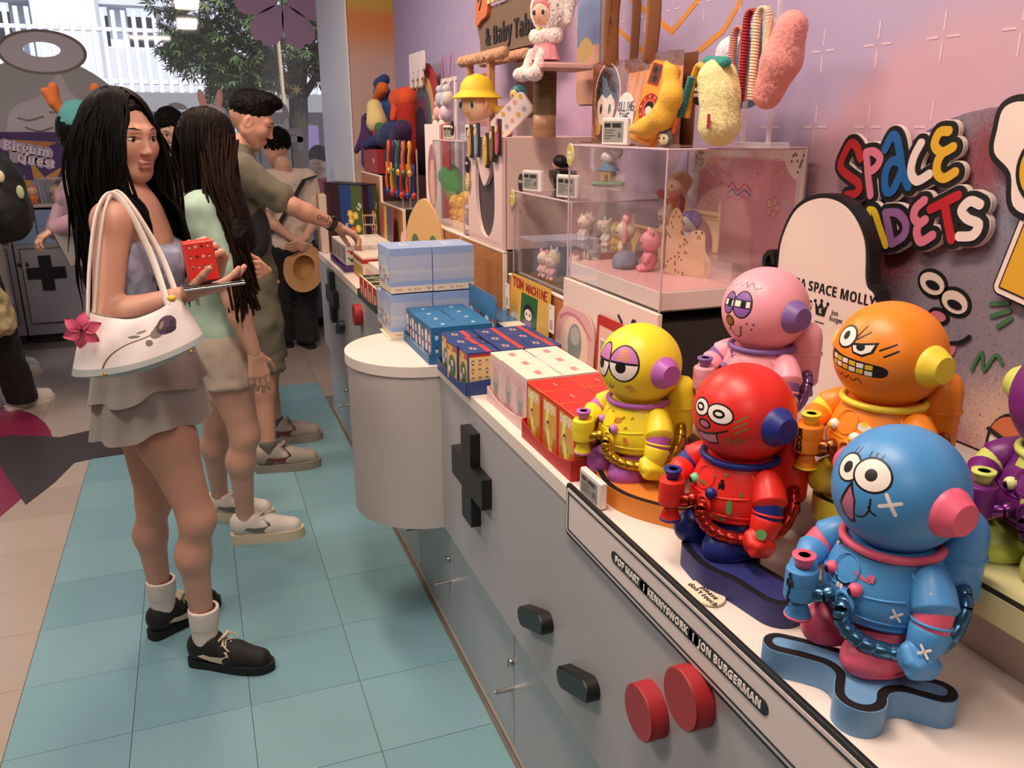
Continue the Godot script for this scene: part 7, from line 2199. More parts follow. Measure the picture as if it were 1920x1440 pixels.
	for q in [[0.68, 0.4], [0.82, 0.42], [0.7, 0.5], [0.78, 0.78], [0.66, 0.82], [0.88, 0.6]]:
		lp.ell(q[0], q[1], 0.075, 0.055, "ddb13c").ell(q[0], q[1], 0.025, 0.02, "e8dcc0")
	lp.ell(0.74, 0.64, 0.08, 0.06, "c9622c").ell(0.76, 0.68, 0.05, 0.03, "efe4da")
	for k in 4:
		lp.text("LOVE"[k], 0.545, 0.86 - k * 0.1, 0.09, 0.07, 0.022, "e8e2d8", -0.3)
	lp.text("LO", 0.86, 0.3, 0.06, 0.06, 0.018, "e8e2d8", -0.9)
	obj("bag", B.new().box(0.3, 0.36, 0.1, 0, 0.18, 0, 0.006).mesh(), T(lp, 0.35), lb)
	obj("rim", B.new().box(0.302, 0.006, 0.102, 0, 0.36, 0, 0.002).mesh(), M("2a1a20", 0.5), lb)
	for q in [["c9a23a", 0.03, -4.535, "yellow"], ["9a2a2c", 0.035, -4.5, "dark red"], ["d9c4b4", 0.06, -4.45, "cream"]]:
		tag(obj("carton", B.new().box(0.09, 0.3, q[1], 0, 0.15, 0, 0.003).mesh(), M(q[0], 0.5), self, Vector3(0.645, 0.886, q[2])), "%s upright carton behind the striped LOVE bag" % q[3], "carton", "cartons at the far end")
	var wb := thing("wire_basket", "small pale wire basket on the white boxes beside the striped gift bag", "basket", Vector3(0.79, 1.005, -4.08))
	wb.scale = Vector3.ONE * 0.45
	var we := B.new()
	for y in [0.0, 0.1]:
		for q in [[-0.06, -0.05, 0.06, -0.05], [0.06, -0.05, 0.06, 0.05], [0.06, 0.05, -0.06, 0.05], [-0.06, 0.05, -0.06, -0.05]]:
			we.tube([Vector3(q[0], 0.13 + y, q[1]), Vector3(q[2], 0.13 + y, q[3])], 0.003, 6)
	for q in [[-0.06, -0.05], [0.06, -0.05], [0.06, 0.05], [-0.06, 0.05]]:
		we.tube([Vector3(q[0], 0, q[1]), Vector3(q[0], 0.23, q[1])], 0.003, 6)
	obj("frame", we.mesh(), M("d8cfae", 0.3, 0.5), wb)
func frame(z: Vector3) -> Basis:
	var f := z.normalized()
	var x := Vector3.UP.cross(f).normalized()
	return Basis(x, f.cross(x), f)
func hand(b: B, w: Vector3, dir: Vector3, n: Vector3, right: bool, curl: Array, thumb: float, skin: Color, k := 1.0) -> void:
	dir = dir.normalized()
	n = (n - dir * n.dot(dir)).normalized()
	var s := dir.cross(n) if right else n.cross(dir)
	var g := Blob.new()
	g.skin = skin
	g.cap(w - dir * 0.03 * k, w + dir * 0.012 * k, 0.021 * k, 0.02 * k, 0.015)
	for j in 4:
		var kn := w + dir * (0.084 - 0.004 * absf(j - 1.3)) * k + s * (0.028 - 0.0195 * j) * k
		g.cap(w + dir * 0.012 * k + s * (0.014 - 0.009 * j) * k, kn, 0.013 * k, 0.0105 * k, 0.012)
		var d := dir
		var a := 0.0
		var p := kn
		var L: float = [0.074, 0.083, 0.076, 0.06][j] * k
		for seg in 3:
			a += curl[j] * [0.8, 1.1, 0.7][seg]
			d = dir * cos(a) + n * sin(a)
			var e: Vector3 = p + d * L * [0.45, 0.31, 0.24][seg]
			g.cap(p, e, [0.0094, 0.0088, 0.0081][seg] * k, [0.0089, 0.0082, 0.0072][seg] * k, 0.003)
			p = e
	var t := (dir * 0.62 + s * 0.72 + n * 0.32).normalized()
	var p2 := w + dir * 0.02 * k + s * 0.018 * k + n * 0.004
	g.cap(p2, p2 + t * 0.036 * k, 0.0145 * k, 0.0115 * k, 0.012)
	p2 += t * 0.036 * k
	t = t.lerp((dir * 0.8 - s * 0.1 + n * 0.5).normalized(), thumb).normalized()
	g.cap(p2, p2 + t * 0.032 * k, 0.0108 * k, 0.0096 * k, 0.003)
	p2 += t * 0.032 * k
	t = t.lerp((dir * 0.8 - s * 0.3 + n * 0.4).normalized(), thumb * 0.6).normalized()
	g.cap(p2, p2 + t * 0.024 * k, 0.0095 * k, 0.0078 * k, 0.003)
	g.into(b, 0.0032)
func head(b: B, c: Vector3, f: Basis, skin: Color, lip: Color, h := 0.0042, male := false) -> void:
	var g := Blob.new()
	g.skin = skin
	var q := func(x: float, y: float, z: float) -> Vector3: return c + f * Vector3(x, y, z)
	g.ell(q.call(0, 0.025, -0.018), Vector3(0.071, 0.086, 0.088), 0.02, f)
	g.ell(q.call(0, -0.022, 0.018), Vector3(0.0625, 0.078, 0.066), 0.03, f)
	g.cap(q.call(0, -0.07, 0.028), q.call(0, -0.092, 0.052), 0.036, 0.016 if not male else 0.02, 0.03)
	for s in [-1, 1]:
		g.cap(q.call(s * 0.05, -0.05, 0.0), q.call(s * 0.02, -0.088, 0.045), 0.022, 0.018, 0.03)
		g.ell(q.call(s * 0.036, -0.026, 0.052), Vector3(0.026, 0.024, 0.022), 0.025, f)
		g.cap(q.call(s * 0.014, 0.021, 0.078), q.call(s * 0.046, 0.02, 0.058), 0.009, 0.009, 0.018)
		g.ell(q.call(s * 0.031, 0.001, 0.088), Vector3(0.018, 0.0085, 0.014), 0.012, f, true)
		g.cap(q.call(s * 0.016, 0.007, 0.08), q.call(s * 0.045, 0.006, 0.066), 0.0045, 0.004, 0.004)
		g.cap(q.call(s * 0.018, -0.008, 0.078), q.call(s * 0.044, -0.006, 0.065), 0.0035, 0.003, 0.006)
		g.ell(q.call(s * 0.0105, -0.036, 0.089), Vector3(0.0062, 0.0052, 0.0075), 0.006, f)
		g.ell(q.call(s * 0.07, -0.008, -0.012), Vector3(0.009, 0.03, 0.018), 0.008, f)
		g.ell(q.call(s * 0.079, -0.008, -0.006), Vector3(0.005, 0.018, 0.009), 0.004, f, true)
	g.cap(q.call(0, 0.012, 0.081), q.call(0, -0.026, 0.093), 0.0065, 0.0078, 0.012)
	g.ell(q.call(0, -0.033, 0.097), Vector3(0.0075, 0.007, 0.008), 0.008, f)
	g.cap(q.call(-0.015, -0.0595, 0.083), q.call(0.015, -0.0595, 0.083), 0.0056, 0.0056, 0.006)
	g.cap(q.call(-0.013, -0.0705, 0.081), q.call(0.013, -0.0705, 0.081), 0.0063, 0.0063, 0.006)
	g.ell(q.call(0, -0.0655, 0.0935), Vector3(0.02, 0.0012, 0.008), 0.002, f, true)
	var inv := f.inverse()
	g.paint.append([q.call(0, -0.066, 0.088), Vector3(0.024, 0.0115, 0.02), lip, inv])
	for s in [-1, 1]:
		g.paint.append([q.call(s * 0.011, -0.041, 0.096), Vector3(0.004, 0.0025, 0.006), skin.darkened(0.4), inv])
		g.paint.append([q.call(s * 0.035, -0.028, 0.065), Vector3(0.03, 0.024, 0.03), skin.lerp(lip, 0.18), inv])
	g.into(b, h)
func eyes(par: Node, c: Vector3, f: Basis, down := 0.0, brow := "1c1412") -> void:
	var xf := Transform3D(f, c)
	for s in [-1, 1]:
		var e := B.new()
		e.t = xf
		e.ell(s * 0.031, 0.0005, 0.0705, 0.0135, 0.0075, 0.008, 14)
		obj("eye", e.mesh(), M("e2d6cc", 0.25), par)
		var i := B.new()
		i.t = xf
		i.ell(s * 0.031 + 0.001, -0.0005 - down, 0.0765, 0.0062, 0.0064, 0.0032, 12)
		obj("iris", i.mesh(), M("140d0b", 0.15), par)
		var l := B.new()
		l.t = xf
		l.tube([Vector3(s * 0.0165, 0.003, 0.0785), Vector3(s * 0.025, 0.0068, 0.0805), Vector3(s * 0.036, 0.0068, 0.078), Vector3(s * 0.0475, 0.0015, 0.069)], [0.0008, 0.0014, 0.0016, 0.0009], 6)
		obj("lashes", l.mesh(), M("120c0a", 0.6), par)
		var w := B.new()
		w.t = xf
		w.tube([Vector3(s * 0.013, 0.0225, 0.0875), Vector3(s * 0.03, 0.0285, 0.082), Vector3(s * 0.05, 0.0235, 0.064)], [0.0022, 0.003, 0.0012], 6, true, 0.6)
		obj("eyebrow", w.mesh(), M(brow, 0.8), par)
func strands(seed_: int, c: Vector3, f: Basis, count: int, lens: Array, wave: float, spread: float, keep: Array, bodies: Array, rad := 0.0055) -> B:
	var b := B.new()
	var rg := RandomNumberGenerator.new()
	rg.seed = seed_
	var inv := f.inverse()
	var R := Vector3(0.083, 0.098, 0.1)
	var hc := c + f * Vector3(0, 0.028, -0.02)
	for i in count:
		var az := rg.randf_range(-PI, PI)
		var el := asin(rg.randf_range(0.1, 1.0))
		if absf(az) < 1.0 and el < 0.95:
			el = rg.randf_range(0.95, 1.4)
		var d := Vector3(sin(az) * cos(el), sin(el), cos(az) * cos(el))
		var p := hc + f * (d * R)
		var side := signf(d.x) if absf(d.x) > 0.02 else (1.0 if rg.randf() > 0.5 else -1.0)
		var dir := (f * Vector3(side * 0.6, -0.6, -0.15 if d.z < 0.2 else 0.02)).normalized()
		var L: float = rg.randf_range(lens[0], lens[1])
		var n := int(L / 0.02)
		var pts := []
		var rr := []
		var ph := rg.randf() * TAU
		var amp := wave * rg.randf_range(0.5, 1.3)
		for k in n:
			pts.append(p)
			rr.append(rad * (0.6 + 0.5 * sin(PI * minf(1.0, k / float(n) * 1.15))) * (1.0 if k < n - 4 else (n - k) / 5.0 + 0.15))
			var u := float(k) / n
			dir = dir.lerp(Vector3(sin(ph + k * 0.55) * amp, -1, cos(ph * 1.7 + k * 0.5) * amp) + Vector3(rg.randfn(), 0, rg.randfn()) * spread, 0.3).normalized()
			p += dir * 0.02
			var q := inv * (p - hc)
			var m := (q / R).length()
			if m < 1.0:
				p = hc + f * (q / m)
			if keep.size():
				var kq := inv * (p - c) - (keep[0] as Vector3)
				var km := (kq / (keep[1] as Vector3)).length()
				if km < 1.0:
					kq.x *= 1.0 / maxf(km, 0.5)
					kq.z = minf(kq.z, (keep[1] as Vector3).z * 0.5)
					p = c + f * (kq + (keep[0] as Vector3))
			for bd in bodies:
				var a: Vector3 = bd[0]
				var ba: Vector3 = bd[1] - a
				var w := clampf((p - a).dot(ba) / ba.length_squared(), 0, 1)
				var o := p - a - ba * w
				var r: float = bd[2]
				if o.length() < r:
					p = a + ba * w + o.normalized() * r
		if pts.size() > 4:
			b.tube(pts, rr, 5, false)
	return b
func body(b: B, J: Dictionary, sk: Color, h := 0.012, s := 1.0) -> void:
	var g := Blob.new()
	g.skin = sk
	var f := frame(J.face_body)
	g.ell(J.chest, Vector3(0.135, 0.15, 0.095) * s, 0.04, f)
	g.ell(J.waist, Vector3(0.115, 0.12, 0.082) * s, 0.06, f)
	g.ell(J.pelvis, Vector3(0.15, 0.115, 0.108) * s, 0.06, f)
	g.cap(J.shr, J.shl, 0.048 * s, 0.048 * s, 0.05)
	g.cap((J.chest as Vector3) + Vector3.UP * 0.12, J.neck, 0.052 * s, 0.047 * s, 0.05)
	g.cap(J.neck, (J.head as Vector3) + f * Vector3(0, -0.05, -0.01), 0.047 * s, 0.045 * s, 0.03)
	for q in ["r", "l"]:
		g.cap(J["sh" + q], J["el" + q], 0.046 * s, 0.035 * s, 0.03)
		var m: Vector3 = (J["el" + q] as Vector3).lerp(J["wr" + q], 0.3)
		g.cap(J["el" + q], m, 0.035 * s, 0.037 * s, 0.015)
		g.cap(m, J["wr" + q], 0.037 * s, 0.0225 * s, 0.015)
		var hp: Vector3 = J["hip" + q]
		var kn: Vector3 = J["kn" + q]
		var an: Vector3 = J["an" + q]
		g.cap(hp, hp.lerp(kn, 0.35), 0.088 * s, 0.079 * s, 0.04)
		g.cap(hp.lerp(kn, 0.35), kn, 0.079 * s, 0.0485 * s, 0.03)
		var cf := kn.lerp(an, 0.3) - f.z * 0.018
		g.cap(kn, cf, 0.046 * s, 0.0465 * s, 0.035)
		g.cap(cf, an, 0.0465 * s, 0.031 * s, 0.035)
		g.cap(an, an + Vector3(0, -0.03, 0), 0.031 * s, 0.028 * s, 0.02)
	g.into(b, h)
func shoe(par: Node, pos: Vector3, yaw: float, L: float, upper: String, sole: String, lace: String, swoosh := "", side := -1.0, chunky := 0.0) -> void:
	var o := Node3D.new()
	o.name = "shoe"
	par.add_child(o, true)
	o.position = pos
	o.rotation_degrees.y = yaw
	var s := L / 0.26
	var sp := curve2([Vector2(-0.03, -0.085), Vector2(-0.034, -0.02), Vector2(-0.042, 0.07), Vector2(-0.032, 0.14), Vector2(0.005, 0.17), Vector2(0.038, 0.14), Vector2(0.044, 0.07), Vector2(0.034, -0.02), Vector2(0.03, -0.085), Vector2(0.0, -0.1)], 4, true)
	var sl := PackedVector2Array()
	for q in sp:
		sl.append(Vector2(q.x, -q.y) * s)
	var so := obj("sole", B.new().prism(sl, 0.026 + chunky, 0.004).mesh(), M(sole, 0.7), o)
	so.rotation_degrees.x = -90
	var g := Blob.new()
	g.cap(Vector3(0, 0.05, -0.06) * s, Vector3(0, 0.045, 0.05) * s, 0.034 * s, 0.037 * s, 0.02)
	g.cap(Vector3(0, 0.045, 0.05) * s, Vector3(0.004, 0.032, 0.125) * s, 0.037 * s, 0.033 * s, 0.02)
	g.cap(Vector3(0, 0.07, -0.06) * s, Vector3(0, 0.077, -0.02) * s, 0.037 * s, 0.036 * s, 0.02)
	g.ell(Vector3(0, 0.122, -0.04) * s, Vector3(0.034, 0.034, 0.046) * s, 0.006, Basis.IDENTITY, true)
	g.clip(Vector3.DOWN, Vector3(0, 0.015, 0))
	obj("upper", g.into(B.new(), 0.0055).mesh(), M(upper, 0.75, 0.0, "cloth"), o).position.y = chunky
	if lace:
		var lb := B.new()
		for k in 6:
			var z := (0.02 + 0.014 * k) * s
			var y := (0.087 - 0.0035 * k - 0.0003 * k * k) * s + chunky
			for d in [-1, 1]:
				lb.tube([Vector3(-0.022 * d, y - 0.006, z), Vector3(0, y + 0.002, z + 0.006), Vector3(0.022 * d, y - 0.006, z + 0.013)], 0.0026 * s, 5)
		lb.tube(curve3([Vector3(0, 0.092 * s, 0.02 * s), Vector3(-0.03, 0.095 * s, 0.03 * s), Vector3(-0.035, 0.075 * s, 0.05 * s)], 4), 0.0025, 5)
		lb.tube(curve3([Vector3(0, 0.092 * s, 0.02 * s), Vector3(0.03, 0.095 * s, 0.025 * s), Vector3(0.036, 0.078 * s, 0.045 * s)], 4), 0.0025, 5)
		obj("laces", lb.mesh(), M(lace, 0.8), o)
		var tb := B.new().at(0, 0.095 * s + chunky, 0.012 * s, 0, -0.8).box(0.035, 0.008, 0.05, 0, 0, 0, 0.003)
		obj("tongue", tb.mesh(), M(upper if chunky > 0 else lace, 0.8), o)
	if swoosh:
		var rows := []
		for q in [[-0.075, 0.066, 0.001], [-0.05, 0.055, 0.006], [-0.01, 0.044, 0.009], [0.03, 0.042, 0.013], [0.05, 0.052, 0.014], [0.045, 0.066, 0.007], [0.035, 0.073, 0.001]]:
			var row := PackedVector3Array()
			for e in [-1, 1]:
				var z: float = q[0] * s
				var y: float = (q[1] + e * q[2]) * s + chunky
				var r := lerpf(0.034, 0.0385, clampf((q[0] + 0.06) / 0.11, 0, 1)) * s
				var yc := (0.048 if y < 0.06 * s else 0.056) * s + chunky
				var dy := clampf((y - yc) / r, -0.95, 0.95)
				row.append(Vector3(side * (sqrt(1.0 - dy * dy) * r + 0.0035), y, z))
			rows.append(row)
		obj("side_stripe", B.new().grid(rows, false, 0).mesh(), M(swoosh, 0.6), o)
func person(label: String, base: Vector3) -> Node3D:
	return thing("person", label, "person", base)
func rel(J: Dictionary, base: Vector3) -> Dictionary:
	for k in J:
		J[k] = V(J[k]) if String(k).begins_with("face") else V(J[k]) - base
	return J
func people() -> void:
	var skin := Color("c4917a").srgb_to_linear()
	var skin2 := Color("cc9c84").srgb_to_linear()
	var lip := Color("a8685c").srgb_to_linear()
	var sm := M("ffffff", 0.5, 0.0, "skin")
	woman_near(skin, lip, sm)
	woman_green(skin2, lip, sm)
	man_olive(skin, lip, sm)
	others(skin2, lip, sm)
func woman_near(skin: Color, lip: Color, sm: Material) -> void:
	var o := Vector3(-0.15, 0, -2.36)
	var J := rel({"head": [-0.15, 1.497, -2.345], "face": [0.66, -0.08, 0.75], "face_body": [0.95, 0, 0.25], "neck": [-0.165, 1.375, -2.35], "shr": [-0.19, 1.305, -2.21], "shl": [-0.12, 1.3, -2.49], "elr": [-0.225, 1.085, -2.14], "wrr": [-0.045, 1.138, -2.1], "ell": [-0.05, 1.09, -2.45], "wrl": [0.03, 1.17, -2.2], "chest": [-0.15, 1.215, -2.35], "waist": [-0.158, 1.05, -2.36], "pelvis": [-0.182, 0.9, -2.36], "hipr": [-0.165, 0.84, -2.285], "hipl": [-0.195, 0.84, -2.43], "knr": [-0.085, 0.485, -2.245], "knl": [-0.205, 0.47, -2.44], "anr": [-0.105, 0.105, -2.28], "anl": [-0.225, 0.105, -2.5]}, o)
	var p := person("young woman with long wavy black hair, white shoulder bag and grey ruffled skirt", o)
	var b := B.new()
	body(b, J, skin, 0.01, 0.92)
	var f := frame(J.face).scaled(Vector3.ONE * 0.93)
	head(b, J.head, f, skin, lip, 0.0036)
	hand(b, J.wrr, Vector3(0.95, 0.2, 0.12), Vector3(0.1, 1, -0.25), true, [0.25, 0.25, 0.25, 0.3], 0.25, skin, 0.95)
	hand(b, J.wrl, Vector3(0.1, 0.75, 0.45), Vector3(-0.5, 0.1, 0.6), false, [0.75, 0.75, 0.75, 0.75], 0.5, skin, 0.9)
	obj("body", b.mesh(), sm, p)
	eyes(p, J.head, f, 0.0006)
	var cap := Blob.new()
	var hm := M("0b0807", 0.55, 0.0, "hair")
	cap.ell((J.head as Vector3) + f * Vector3(0, 0.03, -0.026), Vector3(0.084, 0.096, 0.096), 0.02, f)
	cap.cap((J.head as Vector3) + f * Vector3(0, -0.02, -0.075), (J.chest as Vector3) + Vector3(-0.07, 0.05, -0.02), 0.065, 0.075, 0.05)
	cap.ell((J.head as Vector3) + f * Vector3(0, -0.028, 0.085), Vector3(0.06, 0.1, 0.085), 0.012, f, true)
	cap.rough = 0.004
	cap.freq = 55.0
	obj("hair", cap.into(B.new(), 0.006).mesh(), hm, p)
	var bodies := [[J.shr, J.shl, 0.062], [J.shr, J.elr, 0.05], [(J.chest as Vector3) + Vector3(0.02, 0.06, 0), J.waist, 0.1], [J.neck, (J.neck as Vector3) + Vector3(0, 0.05, 0), 0.055]]
	var st := strands(5, J.head, f, 620, [0.36, 0.6], 0.17, 0.14, [Vector3(0, -0.03, 0.06), Vector3(0.066, 0.11, 0.075)], bodies, 0.004)
	tag(obj("hair_locks", st.mesh(), hm, p), "", "", "", "stuff")
	var fb := frame(J.face_body)
	var g := Blob.new()
	g.ell(J.chest, Vector3(0.146, 0.16, 0.108), 0.04, fb)
	g.ell((J.chest as Vector3) + fb * Vector3(0.055, -0.02, 0.075), Vector3(0.055, 0.055, 0.045), 0.03, fb)
	g.ell((J.chest as Vector3) + fb * Vector3(-0.055, -0.02, 0.075), Vector3(0.055, 0.055, 0.045), 0.03, fb)
	g.ell(J.waist, Vector3(0.124, 0.13, 0.093), 0.06, fb)
	g.clip(Vector3(0.35, 1, 0.1), (J.chest as Vector3) + Vector3(0.0, 0.05, 0))
	g.clip(Vector3.DOWN, (J.waist as Vector3) + Vector3(0, -0.08, 0))
	g.rough = 0.004
	g.freq = 28.0
	obj("camisole", g.into(B.new(), 0.009).mesh(), M("9fa4ba", 0.7, 0.0, "cloth"), p)
	var km := M("a29990", 0.9, 0.0, "cloth")
	var pv: Vector3 = J.pelvis
	for tier in [[0.055, 0.155, -0.045, 0.185, 0.0], [-0.02, 0.165, -0.145, 0.19, 1.3]]:
		var rows := []
		for k in 9:
			var u := k / 8.0
			var row := PackedVector3Array()
			for j in 96:
				var a := TAU * j / 96
				var w := (sin(a * 13.0 + tier[4]) * 0.5 + sin(a * 7.0 + 2.0 * tier[4]) * 0.5) * 0.014 * u
				var r: float = lerpf(tier[1], tier[3], u * u * 0.6 + u * 0.4) + w
				var y: float = lerpf(tier[0], tier[2], u) - 0.045 * u * clampf(-cos(a), -0.4, 1.0) * 0.7 + 0.01 * sin(a * 5.0) * u
				row.append(pv + fb * Vector3(sin(a) * r, y, cos(a) * r * 0.8 + 0.012))
			rows.append(row)
		var back := []
		for i in 5:
			var row := PackedVector3Array()
			for j in 96:
				row.append((rows[8 - i * 2][j] as Vector3) - fb * Vector3(sin(TAU * j / 96), 0, cos(TAU * j / 96)) * 0.006)
			back.append(row)
		obj("skirt_tier", B.new().grid(rows).grid(back).mesh(), km, p)
	var wb := Blob.new()
	wb.ell(pv + Vector3(0, 0.04, 0), Vector3(0.152, 0.1, 0.12), 0.02, fb)
	wb.clip(Vector3.UP, pv + Vector3(0, 0.1, 0))
	wb.clip(Vector3.DOWN, pv + Vector3(0, -0.03, 0))
	obj("waistband", wb.into(B.new(), 0.01).mesh(), km, p)
	for q in ["r", "l"]:
		var an: Vector3 = J["an" + q]
		var up := ((J["kn" + q] as Vector3) - an).normalized()
		var sb := B.new()
		var rows := []
		for e in [[-0.06, 0.033], [-0.02, 0.0345], [0.0, 0.0355], [0.03, 0.037], [0.032, 0.039], [0.07, 0.0415], [0.09, 0.0425], [0.094, 0.041], [0.094, 0.034]]:
			var row := PackedVector3Array()
			for j in 56:
				var a := TAU * j / 56
				var r: float = e[1] + (0.0012 if j % 2 == 0 else 0.0)
				row.append(an + Vector3(0, -0.005, 0) + Vector3(cos(a) * r, 0, sin(a) * r) + (up if e[0] > 0 else Vector3.UP) * e[0])
			rows.append(row)
		obj("sock", sb.grid(rows).mesh(), M("e2d4c8", 0.9), p)
	shoe(p, Vector3(-0.07, 0.0, -2.26) - o, 60, 0.255, "0e0c0c", "0b0a0a", "d9c6a8", "dcc9aa", -1.0)
	shoe(p, Vector3(-0.193, 0.0, -2.523) - o, 126, 0.255, "0e0c0c", "0b0a0a", "d9c6a8", "dcc9aa", -1.0)
	var bo := Vector3(-0.16, 0.95, -2.075)
	var bag := thing("shoulder_bag", "white shoulder bag printed with a dark rose, hanging from the long haired woman's arm", "bag", bo)
	var bp := Pic.new(512, 320, "ece2dc")
	bp.line(Array(curve2([Vector2(0.225, 0.98), Vector2(0.24, 0.8), Vector2(0.3, 0.62), Vector2(0.42, 0.48), Vector2(0.6, 0.42), Vector2(0.72, 0.36)], 6)), 0.016, "6f5f52")
	for q in [[0.48, 0.36, 0.055, 0.028, 0.2, "7d7868"], [0.55, 0.3, 0.05, 0.025, -0.1, "8a8270"], [0.6, 0.56, 0.03, 0.07, -0.2, "77735f"], [0.68, 0.42, 0.06, 0.1, 0.3, "847c6a"], [0.72, 0.35, 0.06, 0.1, 0.4, "7a6f62"]]:
		bp.ell(q[0], q[1], q[2], q[3], q[5], q[4])
	bp.rect(0.0, 0.88, 1.0, 0.12, "a9b0ac")
	bp.ell(0.78, 0.34, 0.09, 0.18, "4f3a4c", 0.2).ell(0.8, 0.28, 0.055, 0.1, "5f4558", 0.3).ell(0.8, 0.46, 0.05, 0.07, "3d2c3c", 0.0).ell(0.74, 0.3, 0.02, 0.08, "93826f", 0.5).ell(0.83, 0.36, 0.02, 0.08, "463244", 0.0)
	var front := []
	var rear := []
	var under := []
	for i in 13:
		var v := i / 12.0
		var fr := PackedVector3Array()
		var re := PackedVector3Array()
		var xl := lerpf(-0.092, -0.15, pow(v, 0.7))
		var xr := lerpf(0.098, 0.15, pow(v, 0.8))
		for j in 25:
			var u := j / 24.0
			var y := lerpf(lerpf(0.165, 0.188, u) - 0.03 * sin(PI * u), lerpf(0.02, 0.082, u) - 0.014 * sin(PI * u), v)
			var t := pow(sin(PI * u), 0.45) * lerpf(0.012, 0.05, pow(v, 0.6)) + 0.0035 * sin(u * 17.0 + v * 5.0) * (1.0 - v)
			fr.append(Vector3(lerpf(xl, xr, u), y, t))
			re.append(Vector3(lerpf(xl, xr, u), y, -t * 0.8))
		front.append(fr)
		rear.append(re)
	var bm := T(bp, 0.75)
	obj("front_panel", B.new().grid(front, false, 0).mesh(), bm, bag)
	obj("back_panel", B.new().grid(rear, false, 0).mesh(), M("e2d8d2", 0.75), bag)
	var ub := []
	for k in 7:
		var w := k / 6.0
		var row := PackedVector3Array()
		for j in 25:
			var a: Vector3 = front[12][j]
			var c: Vector3 = rear[12][j]
			row.append(a.lerp(c, w) + Vector3(0, -0.022 * sin(PI * w) * sin(PI * j / 24.0), 0))
		ub.append(row)
	obj("base_panel", B.new().grid(ub, false, 0).mesh(), M("a9b0ac", 0.6), bag)
	for x in [-0.075, 0.115]:
		obj("stud", B.new().ell(x, lerpf(0.012, 0.07, (x + 0.15) / 0.3), 0.043, 0.005, 0.005, 0.004, 12).mesh(), M("c49a3c", 0.3, 0.9), bag)
	var hs := [[Vector3(-0.255, 1.11, -2.06), Vector3(-0.24, 1.22, -2.1), Vector3(-0.215, 1.33, -2.15), Vector3(-0.185, 1.368, -2.2), Vector3(-0.15, 1.33, -2.19), Vector3(-0.11, 1.22, -2.16), Vector3(-0.085, 1.12, -2.07)], [Vector3(-0.245, 1.1, -2.09), Vector3(-0.225, 1.22, -2.12), Vector3(-0.2, 1.33, -2.165), Vector3(-0.175, 1.37, -2.215), Vector3(-0.14, 1.33, -2.2), Vector3(-0.09, 1.22, -2.17), Vector3(-0.06, 1.115, -2.09)]]
	for h in hs:
		var pts := []
		for q in h:
			pts.append((q as Vector3) - bo)
		obj("handle", B.new().tube(curve3(pts, 6), 0.0108, 8, true, 0.4).mesh(), M("ded2c6", 0.7), bag)
	obj("yellow_clip", B.new().ell(0.085, 0.185, 0.0, 0.011, 0.008, 0.01, 10).mesh(), M("d9b22c", 0.5), bag)
	var fl := thing("flower_clip", "pink artificial lily clipped to the white shoulder bag", "flower clip", Vector3(-0.267, 1.085, -2.035))
	for k in 6:
		var a := TAU * k / 6 + 0.3
		var d := Vector3(cos(a), sin(a), 0)
		var sd := Vector3(-sin(a), cos(a), 0)
		var rows := []
		for i in 6:
			var u := i / 5.0
			var wdt := 0.014 * sin(PI * clampf(u * 0.92 + 0.06, 0, 1))
			var c := d * 0.043 * u + Vector3(0, 0, 0.008 + 0.02 * u - 0.026 * u * u)
			rows.append(PackedVector3Array([c - sd * wdt + Vector3(0, 0, 0.004), c, c + sd * wdt + Vector3(0, 0, 0.004)]))
		obj("petal", B.new().grid(rows, false, 1).mesh(), M("d95a78", 0.6), fl)
	var sb2 := B.new()
	for k in 5:
		sb2.tube([Vector3(0, 0, 0.006), Vector3(cos(k * 1.3) * 0.009, sin(k * 1.3) * 0.009, 0.028)], 0.0014, 5)
	obj("stamens", sb2.mesh(), M("6a2a34", 0.6), fl)
	var rb := thing("red_gift_box", "small red box printed with rows of tiny figures, held by the long haired woman", "box", Vector3(0.0, 1.172, -2.098), 8)
	rb.rotation_degrees.z = 4.5
	var rp := Pic.new(160, 220, "d93026")
	for r in 4:
		for c in 4:
			if r == 3 and c > 1:
				continue
			doll_print(rp, 0.16 + c * 0.22, 0.1 + r * 0.27, 0.055, 0.73, ["ecc8b0", "d8b8a8", "7a2a24"][(r + c) % 3], ["2a1614", "c9a48a", "5a1d1a"][(r * 2 + c) % 3], "b4402f")
	var rc := []
	for k in 6:
		rc.append(Rect2(0.0, 0.0, 1, 1) if k == 4 else Rect2(0.45, 0.86, 0.02, 0.02))
	obj("carton", B.new().box(0.066, 0.092, 0.05, 0, 0.046, 0, 0.0015, rc).mesh(), T(rp, 0.4), rb)
	var ph := thing("phone", "black and silver phone lying flat in the long haired woman's hand", "phone", Vector3(0.02, 1.158, -2.075), 6)
	ph.rotation_degrees.z = 3
	obj("metal_body", B.new().box(0.142, 0.0075, 0.07, 0.0, 0.004, 0, 0.0035).mesh(), M("c9c2ba", 0.3, 0.8), ph)
	obj("glass_face", B.new().box(0.14, 0.003, 0.069, 0.0, 0.0092, 0, 0.0014).mesh(), M("14110f", 0.15), ph)
